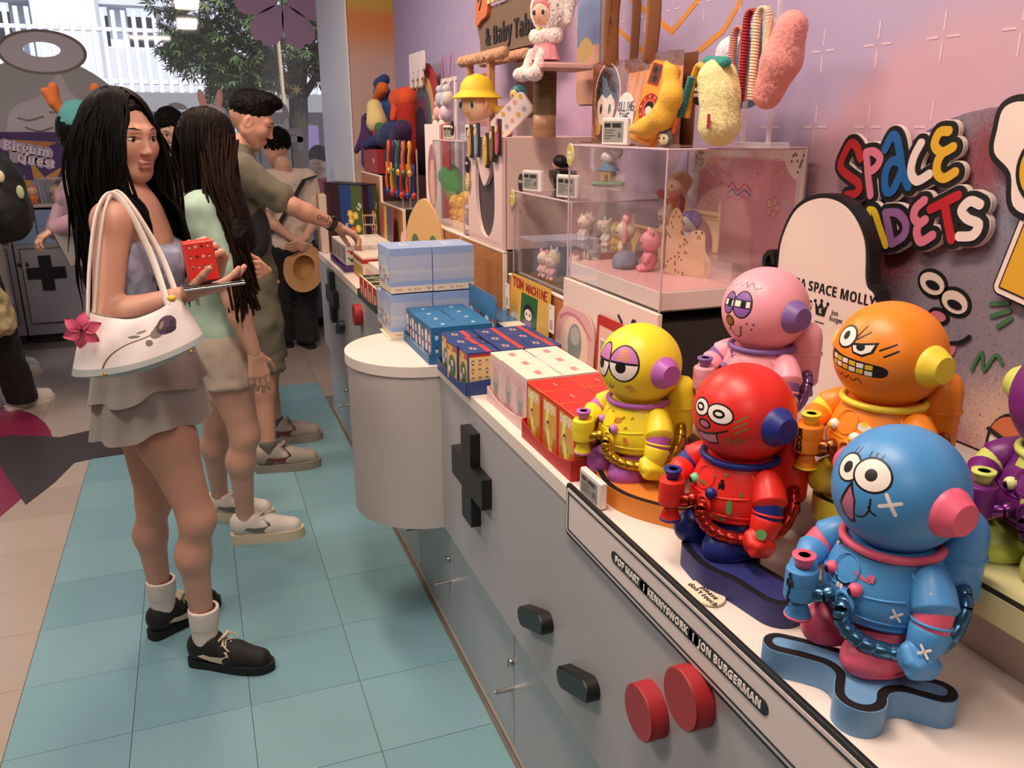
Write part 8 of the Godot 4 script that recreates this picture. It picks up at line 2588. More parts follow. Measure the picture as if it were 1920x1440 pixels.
func woman_green(skin: Color, lip: Color, sm: Material) -> void:
	var o := Vector3(0.05, 0, -3.08)
	var J := rel({"head": [0.06, 1.46, -3.0], "face": [0.85, -0.45, -0.3], "face_body": [0.9, 0, -0.35], "neck": [0.03, 1.345, -3.01], "shr": [0.02, 1.255, -2.87], "shl": [0.06, 1.255, -3.19], "elr": [0.085, 0.98, -2.83], "wrr": [0.135, 0.79, -2.83], "ell": [0.13, 1.0, -3.23], "wrl": [0.21, 1.02, -3.12], "chest": [0.025, 1.14, -3.03], "waist": [0.0, 0.97, -3.04], "pelvis": [-0.005, 0.82, -3.04], "hipr": [0.03, 0.77, -2.96], "hipl": [0.01, 0.77, -3.12], "knr": [0.082, 0.46, -2.96], "knl": [-0.005, 0.45, -3.16], "anr": [0.055, 0.1, -3.035], "anl": [-0.03, 0.1, -3.27]}, o)
	var p := person("woman with very long straight brown hair in mint tee and cream shorts, facing the counter", o)
	var b := B.new()
	body(b, J, skin, 0.011, 1.0)
	var f := frame(J.face).scaled(Vector3.ONE * 0.94)
	head(b, J.head, f, skin, lip, 0.005)
	hand(b, J.wrr, Vector3(0.12, -1, 0.02), Vector3(-0.2, 0, -1), true, [0.22, 0.28, 0.34, 0.4], 0.4, skin, 0.95)
	hand(b, J.wrl, Vector3(-0.35, 0.2, 0.9), Vector3(-0.8, 0, -0.4), false, [0.5, 0.5, 0.5, 0.5], 0.5, skin, 0.9)
	obj("body", b.mesh(), sm, p)
	var cap := Blob.new()
	var hm := M("130a07", 0.5, 0.0, "hair")
	cap.ell((J.head as Vector3) + f * Vector3(0, 0.028, -0.02), Vector3(0.086, 0.095, 0.1), 0.02, f)
	cap.ell((J.head as Vector3) + f * Vector3(0, -0.045, 0.1), Vector3(0.055, 0.09, 0.085), 0.012, f, true)
	cap.cap((J.head as Vector3) + Vector3(0.0, -0.02, 0.05), (J.shr as Vector3) + Vector3(0.1, -0.08, 0.03), 0.06, 0.06, 0.04)
	cap.rough = 0.003
	cap.freq = 60.0
	obj("hair", cap.into(B.new(), 0.007).mesh(), hm, p)
	var bodies := [[J.shr, J.shl, 0.075], [J.shr, J.elr, 0.068], [J.chest, J.waist, 0.125], [(J.shr as Vector3) + Vector3(-0.15, 0.05, 0.0), (J.shl as Vector3) + Vector3(-0.15, 0.05, 0), 0.1]]
	var st := strands(9, (J.head as Vector3), f, 420, [0.42, 0.6], 0.03, 0.06, [Vector3(0, -0.05, 0.09), Vector3(0.05, 0.09, 0.05)], bodies, 0.004)
	tag(obj("hair_locks", st.mesh(), hm, p), "", "", "", "stuff")
	var s2 := B.new()
	var rg := RandomNumberGenerator.new()
	rg.seed = 12
	for k in 160:
		var r0 := (J.head as Vector3) + f * Vector3(rg.randf_range(-0.085, -0.05), rg.randf_range(-0.03, 0.06), rg.randf_range(-0.06, 0.06))
		var en := (J.shr as Vector3) + Vector3(0.1 + rg.randfn() * 0.022, -0.24 + rg.randfn() * 0.05, 0.075 + rg.randfn() * 0.012)
		s2.tube(curve3([r0, r0.lerp(en, 0.35) + Vector3(-0.02, 0.0, 0.045), r0.lerp(en, 0.7) + Vector3(-0.005, 0, 0.03), en], 6), 0.004, 4, false)
	tag(obj("hair_locks", s2.mesh(), M("24140c", 0.5, 0.0, "hair"), p), "", "", "", "stuff")
	var fb := frame(J.face_body)
	var g := Blob.new()
	g.ell(J.chest, Vector3(0.162, 0.175, 0.125), 0.05, fb)
	g.ell(J.waist, Vector3(0.15, 0.15, 0.118), 0.07, fb)
	g.ell(J.pelvis, Vector3(0.165, 0.12, 0.128), 0.06, fb)
	g.cap(J.shr, J.shl, 0.066, 0.066, 0.05)
	for q in ["r", "l"]:
		g.cap(J["sh" + q], (J["sh" + q] as Vector3).lerp(J["el" + q], 0.62), 0.066, 0.074, 0.03)
		var d: Vector3 = ((J["el" + q] as Vector3) - J["sh" + q]).normalized()
	g.clip(Vector3(0.0, -1, 0.0), (J.pelvis as Vector3) + Vector3(0, -0.05, 0))
	var dr: Vector3 = ((J.elr as Vector3) - J.shr).normalized()
	g.rough = 0.009
	g.freq = 11.0
	obj("tee_shirt", g.into(B.new(), 0.011).mesh(), M("a9c4ae", 0.8, 0.0, "cloth"), p)
	var sh := Blob.new()
	sh.ell((J.pelvis as Vector3) + Vector3(0, -0.03, 0), Vector3(0.16, 0.105, 0.124), 0.04, fb)
	for q in ["r", "l"]:
		var hp: Vector3 = J["hip" + q]
		sh.cap(hp, hp.lerp(J["kn" + q], 0.3), 0.1, 0.104, 0.04)
	sh.clip(Vector3.DOWN, Vector3(0, 0.655, 0))
	sh.rough = 0.007
	sh.freq = 14.0
	obj("shorts", sh.into(B.new(), 0.01).mesh(), M("b9a896", 0.85, 0.0, "cloth"), p)
	for q in ["r", "l"]:
		var an: Vector3 = J["an" + q]
		obj("sock", B.new().tube([an + Vector3(0, -0.04, 0), an + Vector3(0, 0.012, 0), an + Vector3(0, 0.018, 0)], [0.033, 0.036, 0.034], 24).mesh(), M("e2d6cc", 0.9), p)
	shoe(p, Vector3(0.095, 0, -3.03) - o, 82, 0.265, "ddd2c6", "cfbfa2", "e6dcd0", "6e6a66", -1.0, 0.012)
	shoe(p, Vector3(0.008, 0, -3.256) - o, 70, 0.265, "ddd2c6", "cfbfa2", "e6dcd0", "6e6a66", -1.0, 0.012)
func man_olive(skin: Color, lip: Color, sm: Material) -> void:
	var o := Vector3(0.22, 0, -3.9)
	var J := rel({"head": [0.27, 1.545, -3.93], "face": [0.88, -0.42, 0.1], "face_body": [1, 0, 0.05], "neck": [0.2, 1.42, -3.94], "shr": [0.2, 1.335, -3.755], "shl": [0.2, 1.335, -4.13], "elr": [0.39, 1.195, -3.71], "wrr": [0.575, 1.1, -3.75], "ell": [0.2, 1.09, -4.2], "wrl": [0.26, 0.87, -4.18], "chest": [0.17, 1.2, -3.94], "waist": [0.18, 1.02, -3.94], "pelvis": [0.19, 0.88, -3.94], "hipr": [0.2, 0.85, -3.85], "hipl": [0.2, 0.85, -4.03], "knr": [0.23, 0.48, -3.82], "knl": [0.26, 0.48, -4.05], "anr": [0.2, 0.1, -3.71], "anl": [0.26, 0.1, -4.06]}, o)
	var p := person("man in olive shirt with black undercut hair and tattooed forearm reaching to the white boxes", o)
	var b := B.new()
	body(b, J, skin, 0.012, 1.08)
	var f := frame(J.face)
	head(b, J.head, f, skin, lip.darkened(0.15), 0.0048, true)
	hand(b, J.wrr, Vector3(0.85, -0.45, 0.0), Vector3(-0.3, -0.9, 0.2), true, [0.55, 0.6, 0.6, 0.6], 0.7, skin, 1.05)
	hand(b, J.wrl, Vector3(0.2, -1, 0.0), Vector3(0, 0, 1), false, [0.4, 0.45, 0.5, 0.5], 0.4, skin, 1.0)
	obj("body", b.mesh(), sm, p)
	eyes(p, J.head, f, 0.002)
	var hb := Blob.new()
	hb.ell((J.head as Vector3) + f * Vector3(0, 0.045, -0.022), Vector3(0.0775, 0.082, 0.092), 0.02, f)
	hb.ell((J.head as Vector3) + f * Vector3(0, 0.11, 0.04), Vector3(0.055, 0.032, 0.055), 0.03, f)
	hb.ell((J.head as Vector3) + f * Vector3(0, -0.03, 0.085), Vector3(0.075, 0.085, 0.07), 0.02, f, true)
	hb.ell((J.head as Vector3) + f * Vector3(0, -0.09, 0.01), Vector3(0.1, 0.08, 0.12), 0.03, f, true)
	hb.rough = 0.004
	hb.freq = 45.0
	obj("hair", hb.into(B.new(), 0.0055).mesh(), M("0d0a09", 0.6, 0.0, "hair"), p)
	var fb := frame(J.face_body)
	var g := Blob.new()
	g.ell(J.chest, Vector3(0.175, 0.185, 0.128), 0.05, fb)
	g.ell(J.waist, Vector3(0.16, 0.16, 0.125), 0.07, fb)
	g.ell((J.pelvis as Vector3) + Vector3(0, -0.01, 0), Vector3(0.17, 0.12, 0.135), 0.06, fb)
	g.cap(J.shr, J.shl, 0.07, 0.07, 0.05)
	g.cap((J.chest as Vector3) + Vector3(0, 0.13, 0), (J.neck as Vector3) + Vector3(0.005, 0.01, 0), 0.075, 0.062, 0.04)
	for q in ["r", "l"]:
		g.cap(J["sh" + q], (J["sh" + q] as Vector3).lerp(J["el" + q], 0.75), 0.07, 0.06, 0.04)
	g.clip(Vector3.DOWN, Vector3(0, 0.785, 0))
	g.rough = 0.011
	g.freq = 11.0
	obj("shirt", g.into(B.new(), 0.012).mesh(), M("635e4e", 0.8, 0.0, "cloth"), p)
	var bib := Blob.new()
	bib.ell((J.waist as Vector3) + Vector3(0.02, 0.06, 0.1), Vector3(0.1, 0.14, 0.075), 0.02)
	obj("dark_pouch", bib.into(B.new(), 0.012).mesh(), M("2b2a2e", 0.7), p)
	var sh := Blob.new()
	sh.ell((J.pelvis as Vector3) + Vector3(0, -0.02, 0), Vector3(0.165, 0.12, 0.128), 0.04, fb)
	for q in ["r", "l"]:
		var hp: Vector3 = J["hip" + q]
		sh.path([hp, hp.lerp(J["kn" + q], 0.5), hp.lerp(J["kn" + q], 1.02)], [0.105, 0.1, 0.085], 0.03)
	sh.clip(Vector3.DOWN, Vector3(0, 0.45, 0))
	sh.rough = 0.008
	sh.freq = 12.0
	obj("shorts", sh.into(B.new(), 0.013).mesh(), M("6a6454", 0.85, 0.0, "cloth"), p)
	for q in [[-3.706, 84.0], [-4.057, 86.0]]:
		var sp := Vector3(0.24 if q[0] > -3.8 else 0.3, 0, q[0]) - o
		shoe(p, sp, q[1], 0.29, "a3968a", "8f8478", "6e665e", "6a2a2c", -1.0, 0.012)
	obj("sock", B.new().tube([(J.anr as Vector3) + Vector3(0, -0.05, 0), (J.anr as Vector3) + Vector3(0, 0.03, 0)], 0.042, 20).mesh(), M("5a544c", 0.9), p)
	obj("sock", B.new().tube([(J.anl as Vector3) + Vector3(0, -0.05, 0), (J.anl as Vector3) + Vector3(0, 0.03, 0)], 0.042, 20).mesh(), M("5a544c", 0.9), p)
	var wa: Vector3 = (J.wrr as Vector3).lerp(J.elr, 0.1)
	var wd := ((J.wrr as Vector3) - (J.elr as Vector3)).normalized()
	var wt := obj("watch", B.new().tube([wa - wd * 0.013, wa + wd * 0.013], [0.0315, 0.03], 24, false).mesh(), M("121212", 0.5), p)
	obj("watch_case", B.new().ell(wa.x + 0.008, wa.y + 0.03, wa.z + 0.008, 0.018, 0.01, 0.02, 12).mesh(), M("151515", 0.3), wt)
	var tt := words("Big ones only be...", 0.036, 0.0005, false)
	var to := obj("tattoo", tt, M("2c2422", 0.7), p, (J.elr as Vector3).lerp(J.wrr, 0.52) + Vector3(0.004, 0.008, 0.0345))
	to.rotation = Vector3(-0.15, 0.16, -0.46)
func others(skin: Color, lip: Color, sm: Material) -> void:
	var o := Vector3(0.6, 0, -5.95)
	var J := rel({"head": [0.545, 1.385, -5.95], "face": [-0.55, -0.25, -0.8], "face_body": [-0.25, 0, -1], "neck": [0.58, 1.275, -5.93], "shr": [0.73, 1.175, -5.97], "shl": [0.43, 1.18, -5.9], "elr": [0.78, 0.93, -5.88], "wrr": [0.67, 0.79, -5.8], "ell": [0.44, 0.93, -5.83], "wrl": [0.6, 0.79, -5.79], "chest": [0.585, 1.06, -5.95], "waist": [0.59, 0.88, -5.96], "pelvis": [0.6, 0.74, -5.97], "hipr": [0.68, 0.7, -5.97], "hipl": [0.52, 0.7, -5.97], "knr": [0.68, 0.4, -5.98], "knl": [0.51, 0.4, -6.0], "anr": [0.66, 0.09, -5.95], "anl": [0.5, 0.09, -6.02]}, o)
	var p := person("man in a cream tee seen from behind, black strap across his back", o)
	var b := B.new()
	body(b, J, skin, 0.013, 1.0)
	head(b, J.head, frame(J.face), skin, lip, 0.006, true)
	hand(b, J.wrr, Vector3(-0.8, -0.5, 0.2), Vector3(-0.3, 0.3, -0.9), true, [0.6, 0.6, 0.6, 0.6], 0.5, skin)
	hand(b, J.wrl, Vector3(0.7, -0.6, 0.2), Vector3(0.3, 0.3, -0.9), false, [0.6, 0.6, 0.6, 0.6], 0.5, skin)
	obj("body", b.mesh(), sm, p)
	hair_cap(p, J.head, frame(J.face), "0f0c0c", 0.012)
	tee(p, J, "d9c2b2", 0.62, 0.72)
	trousers(p, J, "131214", 0.03)
	obj("strap", B.new().tube([Vector3(0.19, 1.2, 0.02), Vector3(0.1, 1.18, 0.125), Vector3(0.0, 1.03, 0.152), Vector3(-0.1, 0.88, 0.14), Vector3(-0.17, 0.82, 0.02)], 0.02, 8, true, 0.2).mesh(), M("141214", 0.6), p)
	var pr := B.new()
	for q in [[[-0.11, 0.08], [0.0, 0.14], [0.11, 0.08]], [[-0.09, 0.075], [-0.09, -0.06]], [[0.09, 0.075], [0.09, -0.06]], [[-0.06, 0.055], [0.06, 0.055]], [[-0.06, 0.02], [0.06, 0.02]], [[-0.06, -0.015], [0.05, -0.015]]]:
		var pts := []
		for e in q:
			pts.append(Vector3(e[0] - 0.01, 1.04 + e[1], 0.153 - absf(e[0]) * 0.22))
		pr.tube(pts, 0.0035, 5, true, 0.3)
	tag(obj("back_print", pr.mesh(), M("55443e", 0.8), p), "", "", "", "stuff")
	shoe(p, Vector3(0.66, 0, -5.97) - o, 190, 0.28, "121113", "0f0f10", "", "", 1.0)
	shoe(p, Vector3(0.5, 0, -6.05) - o, 200, 0.28, "121113", "0f0f10", "", "", 1.0)
	var hat := thing("straw_hat", "tan straw hat held behind the cream tee man's back", "hat", Vector3(0.65, 0.6, -5.76))
	hat.rotation_degrees = Vector3(70, 0, 40)
	obj("crown", B.new().lathe([[0.0, -0.09], [0.06, -0.088], [0.085, -0.06], [0.09, 0.0]], 32).mesh(), M("b07f4e", 0.85), hat)
	obj("brim", B.new().lathe([[0.09, 0.0], [0.13, -0.008], [0.165, 0.004], [0.165, 0.008], [0.13, -0.004], [0.088, 0.004]], 32).mesh(), M("b8875a", 0.85), hat)
	o = Vector3(1.1, -0.25, -7.9)
	J = rel({"head": [1.09, 1.225, -7.9], "face": [-0.4, -0.3, 0.6], "face_body": [-0.2, 0, 1], "neck": [1.1, 1.11, -7.92], "shr": [0.93, 1.02, -7.92], "shl": [1.27, 1.02, -7.92], "elr": [0.9, 0.77, -7.9], "wrr": [0.95, 0.55, -7.8], "ell": [1.3, 0.77, -7.9], "wrl": [1.3, 0.55, -7.8], "chest": [1.1, 0.9, -7.92], "waist": [1.1, 0.72, -7.92], "pelvis": [1.1, 0.58, -7.92], "hipr": [1.02, 0.54, -7.92], "hipl": [1.18, 0.54, -7.92], "knr": [1.02, 0.2, -7.92], "knl": [1.18, 0.2, -7.92], "anr": [1.02, -0.16, -7.92], "anl": [1.18, -0.16, -7.92]}, o)
	p = person("dark haired man in a red top beyond the window, half hidden by the pillar", o)
	b = B.new()
	body(b, J, skin, 0.018, 1.0)
	head(b, J.head, frame(J.face), skin, lip, 0.008, true)
	obj("body", b.mesh(), sm, p)
	hair_cap(p, J.head, frame(J.face), "141114", 0.006)
	tee(p, J, "a3222e", 0.62, 0.72)
	trousers(p, J, "2a2a30", 0.02)
	o = Vector3(-1.12, 0, -5.05)
	J = rel({"head": [-1.12, 1.56, -5.0], "face": [-0.6, -0.1, -0.7], "face_body": [-0.8, 0, -0.5], "neck": [-1.12, 1.44, -5.0], "shr": [-1.16, 1.36, -5.16], "shl": [-1.05, 1.36, -4.86], "elr": [-1.25, 1.12, -5.2], "wrr": [-1.3, 1.0, -5.1], "ell": [-1.08, 1.1, -4.83], "wrl": [-1.1, 0.92, -4.85], "chest": [-1.13, 1.24, -5.0], "waist": [-1.13, 1.05, -5.02], "pelvis": [-1.13, 0.92, -5.02], "hipr": [-1.15, 0.88, -5.1], "hipl": [-1.1, 0.88, -4.94], "knr": [-1.2, 0.48, -5.12], "knl": [-1.06, 0.48, -5.02], "anr": [-1.24, 0.1, -5.1], "anl": [-1.03, 0.09, -5.13]}, o)
	p = person("shopper in black trousers with a big black backpack, cut by the left edge", o)
	b = B.new()
	body(b, J, skin, 0.016, 1.0)
	head(b, J.head, frame(J.face), skin, lip, 0.008)
	obj("body", b.mesh(), sm, p)
	hair_cap(p, J.head, frame(J.face), "140f0e", 0.006)
	tee(p, J, "d3c8bc", 0.86, 0.95)
	trousers(p, J, "0d0c0d", 0.035)
	shoe(p, Vector3(-1.03, 0, -5.16) - o, 130, 0.28, "e6dcd4", "d9cdc2", "d9cfc6", "24201d", -1.0)
	shoe(p, Vector3(-1.24, 0, -5.1) - o, 200, 0.28, "e6dcd4", "d9cdc2", "", "", -1.0)
	var bk := thing("backpack", "big soft black backpack with two little charms, on the shopper at the left edge", "backpack", Vector3(-0.93, 0.98, -4.93))
	var bb := Blob.new()
	bb.ell(Vector3(0, 0.2, 0), Vector3(0.13, 0.23, 0.15), 0.05)
	bb.ell(Vector3(0.03, 0.12, 0.03), Vector3(0.11, 0.13, 0.13), 0.05)
	bb.rough = 0.012
	bb.freq = 9.0
	obj("pack", bb.into(B.new(), 0.012).mesh(), M("0b0b0c", 0.75, 0.0, "cloth"), bk)
	obj("charm", B.new().ell(0.05, 0.31, 0.16, 0.022, 0.03, 0.01, 12).mesh(), M("d9c8a4", 0.6), bk)
	obj("charm", B.new().ell(0.12, 0.23, 0.12, 0.018, 0.034, 0.01, 12).mesh(), M("a9b48a", 0.6), bk)
	var tb := thing("tan_bag", "tan plastic carrier bag held at the left edge", "bag", Vector3(-1.03, 0.5, -4.86))
	var tg := Blob.new()
	tg.cap(Vector3(0, 0.06, 0), Vector3(-0.01, 0.3, 0), 0.09, 0.05, 0.04)
	tg.rough = 0.02
	tg.freq = 12.0
	obj("sack", tg.into(B.new(), 0.012).mesh(), M("b3a078", 0.4), tb)
	o = Vector3(-1.22, 0, -5.95)
	J = rel({"head": [-1.3, 1.5, -5.95], "face": [1, 0, 0], "face_body": [1, 0, 0], "neck": [-1.3, 1.38, -5.95], "shr": [-1.3, 1.3, -5.8], "shl": [-1.3, 1.3, -6.1], "elr": [-1.32, 1.05, -5.77], "wrr": [-1.25, 0.85, -5.8], "ell": [-1.32, 1.05, -6.13], "wrl": [-1.25, 0.85, -6.1], "chest": [-1.31, 1.18, -5.95], "waist": [-1.3, 1.0, -5.95], "pelvis": [-1.29, 0.86, -5.95], "hipr": [-1.27, 0.82, -5.87], "hipl": [-1.27, 0.82, -6.03], "knr": [-1.22, 0.46, -5.86], "knl": [-1.25, 0.46, -6.05], "anr": [-1.22, 0.09, -5.86], "anl": [-1.27, 0.09, -6.06]}, o)
	p = person("shopper in beige trousers and white shoes behind the black backpack shopper", o)
	b = B.new()
	body(b, J, skin, 0.018, 0.95)
	head(b, J.head, frame(J.face), skin, lip, 0.009)
	obj("body", b.mesh(), sm, p)
	hair_cap(p, J.head, frame(J.face), "1a1412", 0.006)
	tee(p, J, "cfc2b4", 0.8, 0.9)
	trousers(p, J, "b3a493", 0.025)
	shoe(p, Vector3(-1.2, 0, -5.86) - o, 85, 0.26, "e2d8d0", "d8ccc0", "d8ccc0", "", -1.0)
	shoe(p, Vector3(-1.25, 0, -6.06) - o, 85, 0.26, "e2d8d0", "d8ccc0", "d8ccc0", "", -1.0)
	o = Vector3(-0.5, 0, -4.95)
	J = rel({"head": [-0.53, 1.5, -4.95], "face": [-0.6, -0.3, -0.6], "face_body": [-0.7, 0, -0.6], "neck": [-0.52, 1.38, -4.94], "shr": [-0.56, 1.27, -5.08], "shl": [-0.43, 1.27, -4.82], "elr": [-0.66, 1.1, -5.06], "wrr": [-0.72, 0.98, -4.98], "ell": [-0.55, 1.06, -4.8], "wrl": [-0.69, 1.02, -4.83], "chest": [-0.5, 1.16, -4.95], "waist": [-0.5, 0.98, -4.95], "pelvis": [-0.49, 0.84, -4.95], "hipr": [-0.51, 0.8, -5.02], "hipl": [-0.46, 0.8, -4.88], "knr": [-0.52, 0.45, -5.02], "knl": [-0.46, 0.45, -4.88], "anr": [-0.5, 0.09, -5.02], "anl": [-0.45, 0.09, -4.88]}, o)
	p = person("black haired woman in a pink jacket half hidden behind the near woman", o)
	b = B.new()
	body(b, J, skin, 0.016, 0.97)
	head(b, J.head, frame(J.face), skin, lip, 0.008)
	hand(b, J.wrl, Vector3(-0.7, -0.4, 0.3), Vector3(0, -1, 0), false, [0.6, 0.6, 0.6, 0.6], 0.5, skin, 0.95)
	obj("body", b.mesh(), sm, p)
	var hb := Blob.new()
	hb.ell((J.head as Vector3) + Vector3(0.01, 0.02, 0.01), Vector3(0.1, 0.11, 0.1), 0.02)
	hb.cap((J.head as Vector3) + Vector3(0.0, 0, 0.03), (J.chest as Vector3) + Vector3(-0.02, 0.02, 0.1), 0.075, 0.06, 0.05)
	hb.rough = 0.006
	hb.freq = 40.0
	obj("hair", hb.into(B.new(), 0.01).mesh(), M("0f0c0c", 0.5, 0.0, "hair"), p)
	tee(p, J, "a88490", 0.7, 1.0)
	for q in ["r", "l"]:
		obj("sleeve", B.new().tube([J["el" + q], J["wr" + q]], [0.056, 0.045], 14).mesh(), M("a88490", 0.8), p)
	trousers(p, J, "3a3a42", 0.02)
	var ht := thing("antler_hat", "teal plush hat with orange antlers above the pink jacket woman", "hat", Vector3(-0.51, 1.54, -4.93))
	obj("cap", B.new().lathe([[0.0, 0.115], [0.05, 0.105], [0.085, 0.07], [0.103, 0.01], [0.1, -0.02], [0.09, -0.02]], 28).mesh(), M("4a8c8c", 0.9, 0.0, "fur"), ht)
	for q in [-1, 1]:
		var ab := Blob.new()
		ab.path([Vector3(q * 0.07, 0.05, 0.01), Vector3(q * 0.1, 0.1, 0.01), Vector3(q * 0.095, 0.17, 0.01)], [0.026, 0.03, 0.024], 0.01)
		ab.cap(Vector3(q * 0.1, 0.09, 0.01), Vector3(q * 0.135, 0.15, 0.01), 0.024, 0.02, 0.01)
		obj("antler", ab.into(B.new(), 0.008).mesh(), M("b8602c", 0.9, 0.0, "fur"), ht)
	var wbg := thing("paper_bag", "grey paper bag held by the pink jacket woman", "bag", Vector3(-0.6, 0.84, -4.84), 20)
	obj("sack", B.new().box(0.1, 0.2, 0.04, 0, 0.1, 0, 0.006).mesh(), M("8d8a86", 0.6), wbg)
	wbg.rotation_degrees.z = 18
	o = Vector3(-0.1, 0, -5.65)
	J = rel({"head": [-0.095, 1.5, -5.62], "face": [0.1, -0.35, 0.9], "face_body": [0.0, 0, 1], "neck": [-0.1, 1.38, -5.66], "shr": [-0.27, 1.3, -5.68], "shl": [0.07, 1.3, -5.68], "elr": [-0.3, 1.06, -5.66], "wrr": [-0.28, 0.85, -5.6], "ell": [0.1, 1.06, -5.66], "wrl": [0.08, 0.85, -5.6], "chest": [-0.1, 1.18, -5.68], "waist": [-0.1, 1.0, -5.68], "pelvis": [-0.1, 0.86, -5.68], "hipr": [-0.18, 0.82, -5.68], "hipl": [-0.02, 0.82, -5.68], "knr": [-0.18, 0.46, -5.67], "knl": [-0.02, 0.46, -5.67], "anr": [-0.18, 0.09, -5.68], "anl": [-0.02, 0.09, -5.68]}, o)
	p = person("dark haired man looking down between the two women, only his head in view", o)
	b = B.new()
	body(b, J, skin, 0.016, 1.0)
	var f := frame(J.face)
	head(b, J.head, f, skin, lip, 0.0055, true)
	obj("body", b.mesh(), sm, p)
	eyes(p, J.head, f, 0.002)
	hair_cap(p, J.head, f, "120e0d", 0.008)
	tee(p, J, "3c3a3c", 0.62, 0.75)
	trousers(p, J, "222226", 0.02)
func hair_cap(p: Node, c: Vector3, f: Basis, col: String, rough: float) -> void:
	var hb := Blob.new()
	hb.ell(c + f * Vector3(0, 0.042, -0.024), Vector3(0.086, 0.09, 0.1), 0.02, f)
	hb.ell(c + f * Vector3(0, -0.035, 0.095), Vector3(0.08, 0.09, 0.085), 0.012, f, true)
	hb.ell(c + f * Vector3(0, -0.13, -0.02), Vector3(0.14, 0.1, 0.14), 0.02, f, true)
	hb.rough = rough
	hb.freq = 60.0
	obj("hair", hb.into(B.new(), 0.007).mesh(), M(col, 0.6, 0.0, "hair"), p)
func tee(p: Node, J: Dictionary, col: String, sleeve: float, drop: float) -> void:
	var fb := frame(J.face_body)
	var g := Blob.new()
	g.ell(J.chest, Vector3(0.168, 0.17, 0.13), 0.05, fb)
	g.ell(J.waist, Vector3(0.158, 0.16, 0.128), 0.07, fb)
	g.ell(J.pelvis, Vector3(0.165, 0.11, 0.13), 0.06, fb)
	g.cap(J.shr, J.shl, 0.068, 0.068, 0.05)
	for q in ["r", "l"]:
		g.cap(J["sh" + q], (J["sh" + q] as Vector3).lerp(J["el" + q], sleeve), 0.068, 0.07, 0.03)
	g.clip(Vector3.DOWN, (J.pelvis as Vector3) + Vector3(0, -0.07, 0))
	g.rough = 0.01
	g.freq = 11.0
	obj("top", g.into(B.new(), 0.014).mesh(), M(col, 0.8, 0.0, "cloth"), p)
func trousers(p: Node, J: Dictionary, col: String, flare: float) -> void:
	var fb := frame(J.face_body)
	var g := Blob.new()
	g.ell((J.pelvis as Vector3) + Vector3(0, -0.02, 0), Vector3(0.16, 0.115, 0.122), 0.04, fb)
	for q in ["r", "l"]:
		g.path([J["hip" + q], J["kn" + q], (J["an" + q] as Vector3) + Vector3(0, -0.03, 0)], [0.1, 0.062 + flare * 0.5, 0.05 + flare], 0.03)
	g.clip(Vector3.DOWN, Vector3(0, minf((J.anr as Vector3).y, (J.anl as Vector3).y) - 0.05, 0))
	g.rough = 0.009
	g.freq = 10.0
	obj("trousers", g.into(B.new(), 0.014).mesh(), M(col, 0.85, 0.0, "cloth"), p)
